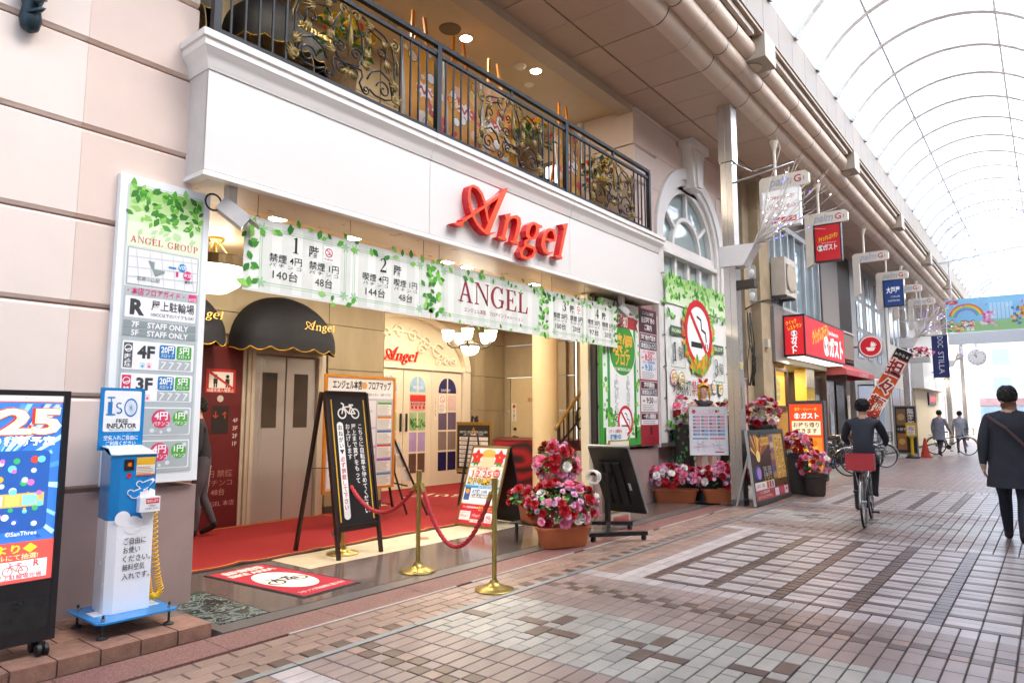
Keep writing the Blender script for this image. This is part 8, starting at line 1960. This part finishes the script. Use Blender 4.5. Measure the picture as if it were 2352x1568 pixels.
# ================================================================== HANGING ARCADE SIGNS
def palm_sign(y, face, lab, s=1.0):
    x0, x1 = -4.40, -3.44
    t = thing('hanging_sign', lab, 'hanging sign', (-3.95, y, 6.3), group='signs hung from the soffit'); ivory = pm('#e6ddcb', .45, var=.03)
    obj('pole', MB().cyl((-4.09, y, 6.30), (-4.09, y, 6.92), .032, n=12).lathe((-4.09, y, 6.88), [(.04,0),(.085,.15),(.085,.17)], 14), ivory, t, smooth=40)
    mb = MB(); P = [(x0, 6.04), (x0, 6.25), (x0+.06, 6.31), (x1-.06, 6.31), (x1, 6.25), (x1, 6.06), (x1-.03, 6.03), (x0+.18, 6.03), (x0+.18, 5.12), (x0, 5.0)]
    mb.prism(P, (0, y, 0), (1,0,0), (0,0,1), (0,1,0), -.06, .06); obj('bracket', mb, ivory, t)
    b = Board((x0, y-.0605, 6.03), (1,0,0), VY); b.text('palm', .42, .155, .26, '#b9bcc0', 1, bold=.03, shear=.25, w=.42); b.text('G', .75, .145, .21, '#c24a52', 1, bold=.02); b.text('1', .87, .125, .12, '#c24a52', 1)
    b.build('bracket_print', t)
    if face == 'frame': 
        obj('empty_frame', MB().box(x0+.2, y-.03, 4.95, x1-.05, y+.03, 4.99).box(x1-.09, y-.03, 4.99, x1-.05, y+.03, 6.02).box(x0+.2, y-.03, 5.45, x1-.09, y+.03, 5.48), pm('#c9c9c6', .4, .4), t); return t
    if face == 'none': return t
    xa, xb, za, zb = x0+.20, x1-.16, 5.12, 6.02
    if face == 'angel': xa, xb, za, zb = x0+.04, x1-.18, 5.25, 6.02
    obj('panel', MB().box(xa, y-.075, za, xb, y+.075, zb), pm({'gusto': '#2a2426', 'ootoya': '#1d2433'}.get(face, '#eceae4'), .4), t)
    b = Board((xa+.03, y-.0765, za+.03), (1,0,0), VY, lit=.05); W, H = xb-xa-.06, zb-za-.06
    if face == 'gusto':
        b.rect(0, 0, W, H, '#b81c24', 1); b.text('クイックレストラン', W*.5, H*.64, .13, '#e8c41e', 2, w=W*.8, rot=12, bold=.03, shear=.3); b.text('Quick Restaurant', W*.55, H*.50, .05, '#d8a8a0', 2, w=W*.6); cs(b, W*.2, H*.36, .075, '#d9d6d2', '#3a2a2a', 2); b.text('ガスト', W*.60, H*.36, .16, '#d9d6d2', 2, bold=.03, w=W*.55)
    elif face == 'ootoya':
        b.rect(0, 0, W, H, '#1f3f78', 1); b.text('大戸屋', W*.5, H*.62, .22, '#eef0f2', 2, bold=.03, w=W*.74); b.text('ごはん処', W*.6, H*.36, .07, '#e0e5ea', 2); b.text('OOTOYA', W*.52, H*.2, .08, '#e0e5ea', 2, w=W*.66)
    else:
        b.rect(0, 0, W, H, '#efeeea', 1); b.text('PACHINKO & SLOT', W*.5, H*.80, .09, '#b84a4e', 2, w=W*.8, bold=.02); logo_print(b, W*.42, H*.52, W*.5, '#c9777a', 2); b.text('本店', W*.8, H*.52, .10, '#c9777a', 2); b.rect(W*.06, H*.06, W*.94, H*.22, '#b8303a', 2); [pseudo(b, W*.16+.075*q, H*.14, .07, '#f0e4e2', 3) for q in range(6)]; b.text('店', W*.86, H*.14, .08, '#f0e4e2', 3)
    b.build('printed_face', t)
    return t
palm_sign(13.82, 'angel', 'white pachinko sign hung from the soffit behind the lit twigs')
palm_sign(17.09, 'gusto', 'red restaurant sign hung from the soffit, second from the front')
palm_sign(22.14, 'none', 'empty hooked sign bracket between the red and blue hanging signs')
palm_sign(25.6, 'ootoya', 'blue hanging sign with white characters in mid-distance')
palm_sign(28.6, 'frame', 'hanging sign bracket with an open wire frame behind the blue sign'); palm_sign(32.2, 'frame', 'farthest hanging sign bracket with a wire frame')
# ---- lit twig decorations on the columns
def twigs(y, lab, side=-1, n=26, detail=1, x=None, big=1.0):
    cx_ = -4.165 if side < 0 else 2*XM+4.165; sg_ = 1 if side < 0 else -1
    t = thing('lit_twigs', lab, 'light decoration', (cx_, y+.1, 4.3), group='lit twig decorations'); random.seed(int(y*10))
    mb = MB(); mb.prism([(-.27,4.10),(.16,4.08),(.37,4.44),(-.27,4.46)] if sg_ > 0 else [(.27,4.10),(-.16,4.08),(-.37,4.44),(.27,4.46)], (cx_, y-.04, 0), (1,0,0), (0,0,1), (0,1,0), -.012, .30); obj('bracket_box', mb, pm('#eceae6', .4, var=.02), t)
    tw = MB(); bl = [MB(), MB()]
    o = Vector((cx_+sg_*.30, y+.08, 4.42))
    for k in range(n):
        a = random.gauss(.82, .28); L = random.uniform(.9, 1.85)*big; yy = random.uniform(-.35, .35)
        d = Vector((sg_*math.cos(a), yy, math.sin(a))); p = o.copy(); pts = [p.copy()]
        for q in range(7):
            d = (d+Vector((random.uniform(-.26, .2), random.uniform(-.18, .18), random.uniform(-.2, .24)))).normalized(); p = p+d*L/7; pts.append(p.copy())
            if detail and q > 1 and random.random() < .26:
                bl[random.random() < .4].lathe(p+Vector((random.uniform(-.03, .03), -.01, random.uniform(-.03, .03))), [(0,-.011),(.011,0),(0,.011)], 6)
            if q > 2 and random.random() < .5: tw.tube([p, p+(d+Vector((random.uniform(-.8, .8), 0, random.uniform(-.5, .8)))).normalized()*random.uniform(.1, .3)], [.005, .002], 4)
        tw.tube(pts, [.013*(1-.75*q/7) for q in range(8)], 5)
    obj('twigs', tw, pm('#d6d0c6', .5, var=.1), t, smooth=True)
    tag(obj('white_bulbs', bl[0], em('#f4f4ff', 2), t), kind='stuff'); tag(obj('blue_bulbs', bl[1], em('#4a45ff', 2), t), kind='stuff')
twigs(11.58, 'white-bracketed twigs with blue and white bulbs on the front steel column'); twigs(29.6, 'lit twig bunch on the second column, left of the street banner', n=34); twigs(43.0, 'lit twig bunch on a far column beneath the mascot-free sky banner'.replace('mascot-free sky', 'street'), n=30)
twigs(16.5, 'lit twigs reaching in from the right-hand column row', 1, 26, 1, big=1.3)
cl = thing('column_lamp', 'double glass tube lamp on the front steel column', 'lamp', (-4.0, 11.7, 3.7))
obj('clamp', MB().box(-4.163, 11.62, 3.70, -3.86, 11.80, 3.84), pm('#4e473d', .5, .4), cl)
for z0, z1 in ((3.86, 4.08), (3.46, 3.68)): obj('glass_tube', MB().lathe((-3.93, 11.70, z0), [(.07,0),(.07,z1-z0)], 16), glass('#e8eded', .25, .05), cl, smooth=40); obj('bulb', MB().lathe((-3.93, 11.70, z0+.03), [(.02,0),(.05,.06),(.045,.11),(0,.14)], 12), pm('#e9ecec', .3), cl, smooth=True)
hb = thing('banner_arm', 'thin steel banner arm reaching from the front column', 'bracket', (-3.7, 11.7, 5.75)); obj('arm', MB().cyl((-4.165, 11.70, 5.62), (-3.15, 11.70, 5.76), .018, n=8).cyl((-4.165, 11.70, 5.98), (-3.85, 11.70, 5.75), .012, n=8).cyl((-3.85, 11.70, 5.75), (-3.5, 11.70, 5.79), .010, n=8), pm('#a9a8a6', .4, .7), hb, smooth=True)

# ================================================================== THINGS FARTHER ALONG
# leaning cloth banner for noodles
nb = thing('noodle_banner', 'leaning orange cloth banner with large white-edged noodle characters', 'banner', (-4.4, 23, 0))
o = Vector((-4.98, 23.0, .85)); V = Vector((1.45, 0, 2.65)).normalized(); U = Vector((2.65, 0, -1.45)).normalized()*1.0; H = 3.05; W = .46
obj('pole', MB().tube([o-V*1.0, o+V*(H+.05)], .014, 8).tube([o+V*(H+.02), o+V*(H+.02)+U*W], .01, 6), pm('#e6e6e4', .4), nb); obj('pole_base', MB().lathe((o.x-V.x*1.0, 23.0, 0), [(.2,0),(.2,.06),(.1,.1),(.03,.12)], 16), pm('#3a4a6a', .6), nb)
b = Board(o+Vector((0,-.004,0)), U, V, .8); obj('cloth', MB().obox(o+U*W/2+V*H/2, U, V, U.cross(V), W/2, H/2, .002), pm('#d8541e', .8), nb)
b.rect(0, 0, W, H, '#dd5a1e', 1); b.rect(0, H-.28, W, H, '#23211f', 2); [pseudo(b, .07+.105*q, H-.15, .10, '#e9e6e0', 3) for q in range(4)]; b.rect(0, 0, W, 1.05, '#a8322a', 2); b.rect(.30, 0, W, .9, '#2b211e', 3)
for k, ch in enumerate('担々麺'):
    v = H-.58-.60*k; b.text(ch, W/2, v, .52, '#f4efe8', 4, bold=.10, sx=.85); b.text(ch, W/2, v, .52, '#9c2a1c', 5, bold=.02, sx=.85)
pseudo(b, .16, .75, .24, '#e8d8c8', 4); pseudo(b, .16, .38, .24, '#e8d8c8', 4); b.build('printed_face', nb)
mbd = thing('menu_board', 'upright framed noodle menu board beside the yellow sign', 'menu board', (-4.3, 29, 0))
obj('frame', MB().box(-4.66, 29.0, .1, -3.92, 29.05, 1.88), pm('#8d8a84', .4, .4), mbd); obj('stand', MB().bar((-4.6, 29.05, 0), (-4.6, 29.3, 1.2), .03).bar((-3.98, 29.05, 0), (-3.98, 29.3, 1.2), .03).box(-4.66, 28.98, 0, -4.60, 29.05, .1).box(-3.98, 28.98, 0, -3.92, 29.05, .1), pm('#8d8a84', .4, .4), mbd)
b = Board((-4.62, 28.998, .16), (1,0,0), VY); b.rect(0, 0, .66, 1.68, '#2a2521', 1); b.rect(.04, 1.0, .34, 1.6, '#8a6a4a', 2); b.circ(.19, 1.3, .12, '#c9a56a', 3); b.vtext('無添加', .50, 1.62, .22, '#e6e0d6', 3, bold=.03); b.text('十餃子', .19, .85, .12, '#e6e0d6', 3, w=.3); b.rect(.04, .1, .34, .7, '#a8703a', 2); b.circ(.19, .4, .11, '#d8a85a', 3); b.build('printed_face', mbd)
ys = thing('yellow_notice_post', 'yellow no-cycling notice post with black base in mid-distance', 'sign', (-4.02, 28.3, 0))
yel = pm('#e2b90e', .45, var=.04); obj('base', MB().lathe((-4.02, 28.3, 0), [(.22,0),(.22,.05),(.1,.1),(.04,.12)], 18), pm('#242424', .6), ys); obj('post', MB().cyl((-4.02, 28.3, .1), (-4.02, 28.3, .72), .05, n=12).cyl((-4.02, 28.3, .70), (-4.02, 28.3, .78), .05, .12, 12), yel, ys, smooth=40)
obj('board', MB().box(-4.19, 28.27, .78, -3.85, 28.33, 1.26), yel, ys); b = Board((-4.19, 28.269, .78), (1,0,0), VY); b.rect(.05, .05, .29, .38, '#f0eeea', 1); b.ring(.17, .27, .08, .018, '#b8262c', 2); b.line([(.115, .325), (.225, .215)], .016, '#b8262c', 3); bicycle_icon(b, .17, .27, .10, '#33363c', 2.2); b.lines(.07, .27, .16, .06, 3, '#4a5a7a', 2); b.build('printed_face', ys)
cn = thing('traffic_cone', 'orange-red traffic cone next to the yellow notice post', 'traffic cone', (-3.72, 29.1, 0)); obj('cone', MB().lathe((-3.72, 29.1, 0), [(.16,.03),(.03,.70),(.02,.70)], 18), pm('#c03f2c', .6, var=.05), cn, smooth=40); obj('base', MB().box(-3.93, 28.89, 0, -3.51, 29.31, .03), pm('#b03a28', .6), cn)
kb = thing('box_sign', 'white upright box sign with two black characters', 'sign', (-4.75, 27, 2.3)); obj('case', MB().box(-4.9, 27.0, 2.15, -4.58, 27.25, 2.85), pm('#3a342f', .5), kb); b = Board((-4.88, 26.998, 2.17), (1,0,0), VY, lit=.1); b.rect(0, 0, .28, .66, '#e9e7e0', 1); b.vtext('吉良', .14, .62, .22, '#26221f', 2, pitch=.29); b.build('lit_face', kb); obj('bracket', MB().bar((-5.35, 27.1, 2.6), (-4.9, 27.1, 2.6), .05), pm('#3a342f', .5), kb)
# flower box on a far column, clock, blue cloth banner
fb = thing('flower_box', 'pink flower box on the second steel column below the twigs', 'planter', (-4.1, 29.7, 3.5)); obj('box', MB().box(-4.164, 29.58, 3.50, -3.45, 29.86, 3.70), pm('#dcdad4', .5), fb); flowers(fb, (-3.78, 29.72, 3.84), .46, .2, .22, 34, 77, 80, .2, -.3)
bb_ = thing('blue_shop_banner', 'long navy vertical cloth banner with white lettering, far left side', 'banner', (-4.2, 40, 4)); obj('cloth', MB().box(-4.55, 40.0, 3.4, -3.85, 40.02, 5.5), pm('#2b3566', .8, var=.1), bb_); b = Board((-4.55, 39.998, 3.4), (1,0,0), VY); b.text('DOC', .38, 1.78, .34, '#d8dae6', 1, bold=.0, rot=-90, w=.55); b.text('STILLA', .38, .75, .34, '#d8dae6', 1, bold=.0, rot=-90, w=1.1); b.build('lettering', bb_); obj('rod', MB().bar((-5.3, 40.01, 5.53), (-3.8, 40.01, 5.53), .04), pm('#8a8a8a', .4, .5), bb_)
ck = thing('street_clock', 'round white street clock hung near the bright end', 'clock', (-3.1, 46, 4.75)); obj('case', MB().lathe((0,0,0), [(0,-.06),(.42,-.06),(.45,-.03),(.45,.06),(0,.06)], 28), pm('#c9c9c7', .4), ck, world=False); ck.children[0].rotation_euler = (PI/2, 0, 0)
b = Board((-.42, -.062, -.42), (1,0,0), VY); b.circ(.42, .42, .41, '#f0f0ee', 1, 32)
for k in range(12): a = k*PI/6; b.line([(.42+.33*math.cos(a), .42+.33*math.sin(a)), (.42+.38*math.cos(a), .42+.38*math.sin(a))], .025, '#4a4a4a', 2)
b.line([(.42, .42), (.30, .58)], .03, '#3a3a3a', 3); b.line([(.42, .42), (.36, .72)], .02, '#3a3a3a', 3.5); o = b.build('dial'); o.parent = ck
obj('hanger', MB().bar((0, 0, .44), (0, 0, 2.4), .04), pm('#b9b9b7', .4, .5), ck, world=False)
# street banner over a white beam across the arcade
pb = thing('street_banner', 'wide picture banner with rainbow and crowd above a white beam across the street', 'banner', (XM, 35.6, 5))
obj('white_beam', MB().box(-3.4, 35.5, 4.62, .7, 35.75, 5.12), pm('#e9edf0', .4, var=.02), pb)
obj('panel', MB().box(-3.42, 35.56, 5.14, .72, 35.64, 6.62), pm('#b9dcee', .5), pb); obj('hanger', MB().bar((-3.2, 35.6, 6.62), (-3.2, 35.6, 8.6), .05).bar((.5, 35.6, 6.62), (.5, 35.6, 8.6), .05), pm('#b9b9b7', .4, .5), pb)
b = Board((-3.42, 35.558, 5.14), (1,0,0), VY); W, H = 4.14, 1.48; random.seed(23)
b.rect(0, 0, W, H, '#8fcdee', 1); b.rect(0, 0, W, .45, '#9fcf8a', 2); b.circ(.25, H-.14, .24, '#d8444a', 4, 24, .4); b.lines(.1, .4, H-.09, H-.19, 2, '#f4eee6', 5)
for u in (.75, 3.3):
    for k, c_ in enumerate(('#e0564e', '#f0a53e', '#f2dc5a', '#7cc46a', '#5aa5dc', '#9a78c4')): b.ring(u, .62, .66-.05*k, .05, c_, 2.5+.05*k, 24, .95, 10, 170)
for k in range(26):
    u, v = random.uniform(.05, 1.0), random.uniform(.05, .42); b.circ(u, v+.1, .07, random.choice(['#6a4632', '#3a2a22', '#e0a53a', '#8a5a3a']), 4+k*.04); b.circ(u, v+.08, .06, '#f0cfae', 4.02+k*.04); b.rect(u-.06, v-.08, u+.06, v+.02, random.choice(['#e05a6a', '#5a8ad0', '#e8c84a', '#6ab56a', '#f2f0ee']), 4.01+k*.04)
for k in range(6): b.rect(1.6+.14*k, .5, 1.7+.14*k, 1.2, '#bfe3f4', 2.2)
[b.leaf(1.35+.09*(q % 5)+random.uniform(-.04, .04), .3+.13*(q//5)+random.uniform(-.04, .04), .16, random.random()*6.3, random.choice(['#d85aa0', '#f0b9d4', '#e88ab8', '#f6e6ee']), 5+q*.03, .8) for q in range(25)]; [b.leaf(2.4+.09*(q % 5)+random.uniform(-.04, .04), .3+.13*(q//5)+random.uniform(-.04, .04), .16, random.random()*6.3, random.choice(['#e0a53a', '#8a6a4a', '#4f86c9', '#f0cf8a']), 5+q*.03, .8) for q in range(25)]
for k in range(16): b.circ(random.uniform(.1, W-.1), random.uniform(.8, H-.08), random.uniform(.02, .05), random.choice(['#f2f2f2', '#e06aa0', '#f2dc5a', '#7a9ae0']), 3+k*.02)
b.build('printed_face', pb)
tb = thing('tie_beam', 'thin white tie beam crossing under the far vault', 'beam', (XM, 33, 8.4)); obj('rod', MB().bar((XB, 33.0, 7.80), (2*XM-XB, 33.0, 8.25), .07), pm('#cfd2d4', .4), tb)
# ================================================================== BALCONY THINGS
def easel_panel(y, lab, sd, h=1.75, w=.74):
    t = thing('picture_easel', lab, 'easel', (-6.2, y, 3.92), group='picture easels on the balcony'); org = pm('#d8801a', .45, var=.05); x = -6.2
    for s_ in (-1, 1): obj('leg', MB().bar((x+.16, y+s_*.40, BF), (x-.06, y+s_*.10, 4.60+h+.45), .045, .03), org, t)
    obj('rear_leg', MB().bar((x-.6, y, BF), (x-.10, y, 4.60+h+.2), .045, .03), org, t)
    V = Vector((-.14, 0, h)); V.normalize(); o = Vector((x+.13, y-w/2, 4.80)); obj('panel', MB().obox(o+Vector((0, w/2, 0))+V*h/2*.85, (0,1,0), V, Vector((0,1,0)).cross(V), w/2, h*.425, .012), pm('#c9c9cc', .4), t)
    b = Board(o+Vector((.014, .02, 0))+V*.02, YF, V); poster_art(b, w-.04, h*.85-.04, sd, ['#e09a2a', '#e04a42', '#f0a02a', '#f6e4c2', '#f0c0a0', '#d8323a', '#f6c84a', '#f0e6d8'])
    random.seed(sd); W_, H_ = w-.04, h*.85-.04
    for k in range(14):
        u, v = random.uniform(.08, W_-.08), random.uniform(.1, H_-.1); r = random.uniform(.04, .09); b.circ(u, v, r, '#2b2422', 4+k*.1); b.circ(u, v, r*.88, random.choice(['#f0d2ae', '#e8a83a', '#f4efe6', '#d8444a']), 4.05+k*.1)
    b.poly([(W_/2+(.10 if k % 2 else .17)*math.cos(PI*k/9), H_*.6+(.08 if k % 2 else .13)*math.sin(PI*k/9)) for k in range(18)], '#f6f2ee', 7); b.line([(W_/2-.12, H_*.6), (W_/2-.06, H_*.63), (W_/2-.02, H_*.57), (W_/2+.05, H_*.63), (W_/2+.12, H_*.58)], .03, '#c8303a', 8); b.build('picture', t)
for k, (y, lab) in enumerate(((5.95, 'left picture easel on the balcony with red and yellow artwork'), (6.72, 'middle picture easel on the balcony behind the railing post'), (7.5, 'right one of the three grouped balcony picture easels'), (9.35, 'lone picture easel near the right end of the balcony'))): easel_panel(y, lab, 70+k)
def wall_pot(x, y, lab, sd):
    t = thing('balcony_flower_vase', lab, 'vase', (x, y, 3.92), group='tall balcony vases of flowers')
    obj('vase', MB().lathe((x, y, BF), [(.16,0),(.16,.04),(.05,.08),(.05,.55),(.09,.6),(.12,1.0),(.19,1.55),(.21,1.62),(.19,1.62)], 18), pm('#9a7a52', .9, var=.3, scale=40, bump=.6, bscale=90), t, smooth=40)
    random.seed(sd); mb = MB()
    for k in range(46):
        a = random.random()*6.3; e = random.uniform(-.2, 1.2); d = Vector((math.cos(a)*math.cos(e), math.sin(a)*math.cos(e), math.sin(e))); leaf3d(mb, Vector((x, y, 5.62))+d*random.uniform(.05, .34), d+Vector((0,0,-.3)), random.uniform(.10, .2), random.choice((0, 1)))
    tag(obj('foliage', mb, LEAFM, t), kind='stuff')
    for k in range(16):
        a = random.random()*6.3; e = random.uniform(0, 1.4); d = Vector((math.cos(a)*math.cos(e), math.sin(a)*math.cos(e), math.sin(e))); o = link('flower', YB[random.choice((0, 0, 0, 1))], t); o.location = Vector((x, y, 5.68))+d*.32; o.rotation_mode = 'QUATERNION'; o.rotation_quaternion = d.to_track_quat('Z', 'Y')
YB = [bloom(.06).mesh('flower', pm('#e2b414', .6, var=.1, rnd=.15)), bloom(.05).mesh('flower', pm('#e0521c', .6, var=.1, rnd=.15))]
for k, (y, lab) in enumerate(((4.55, 'tall wicker vase of yellow flowers behind the left scrollwork'), (8.05, 'tall wicker vase of orange flowers behind the middle scrollwork'), (10.1, 'tall wicker vase of flowers at the right end of balcony'))): wall_pot(-6.0, y, lab, 90+k)

# ---- clean up the lettering workspace
bpy.data.objects.remove(_fob); bpy.data.scenes.remove(_fsc)
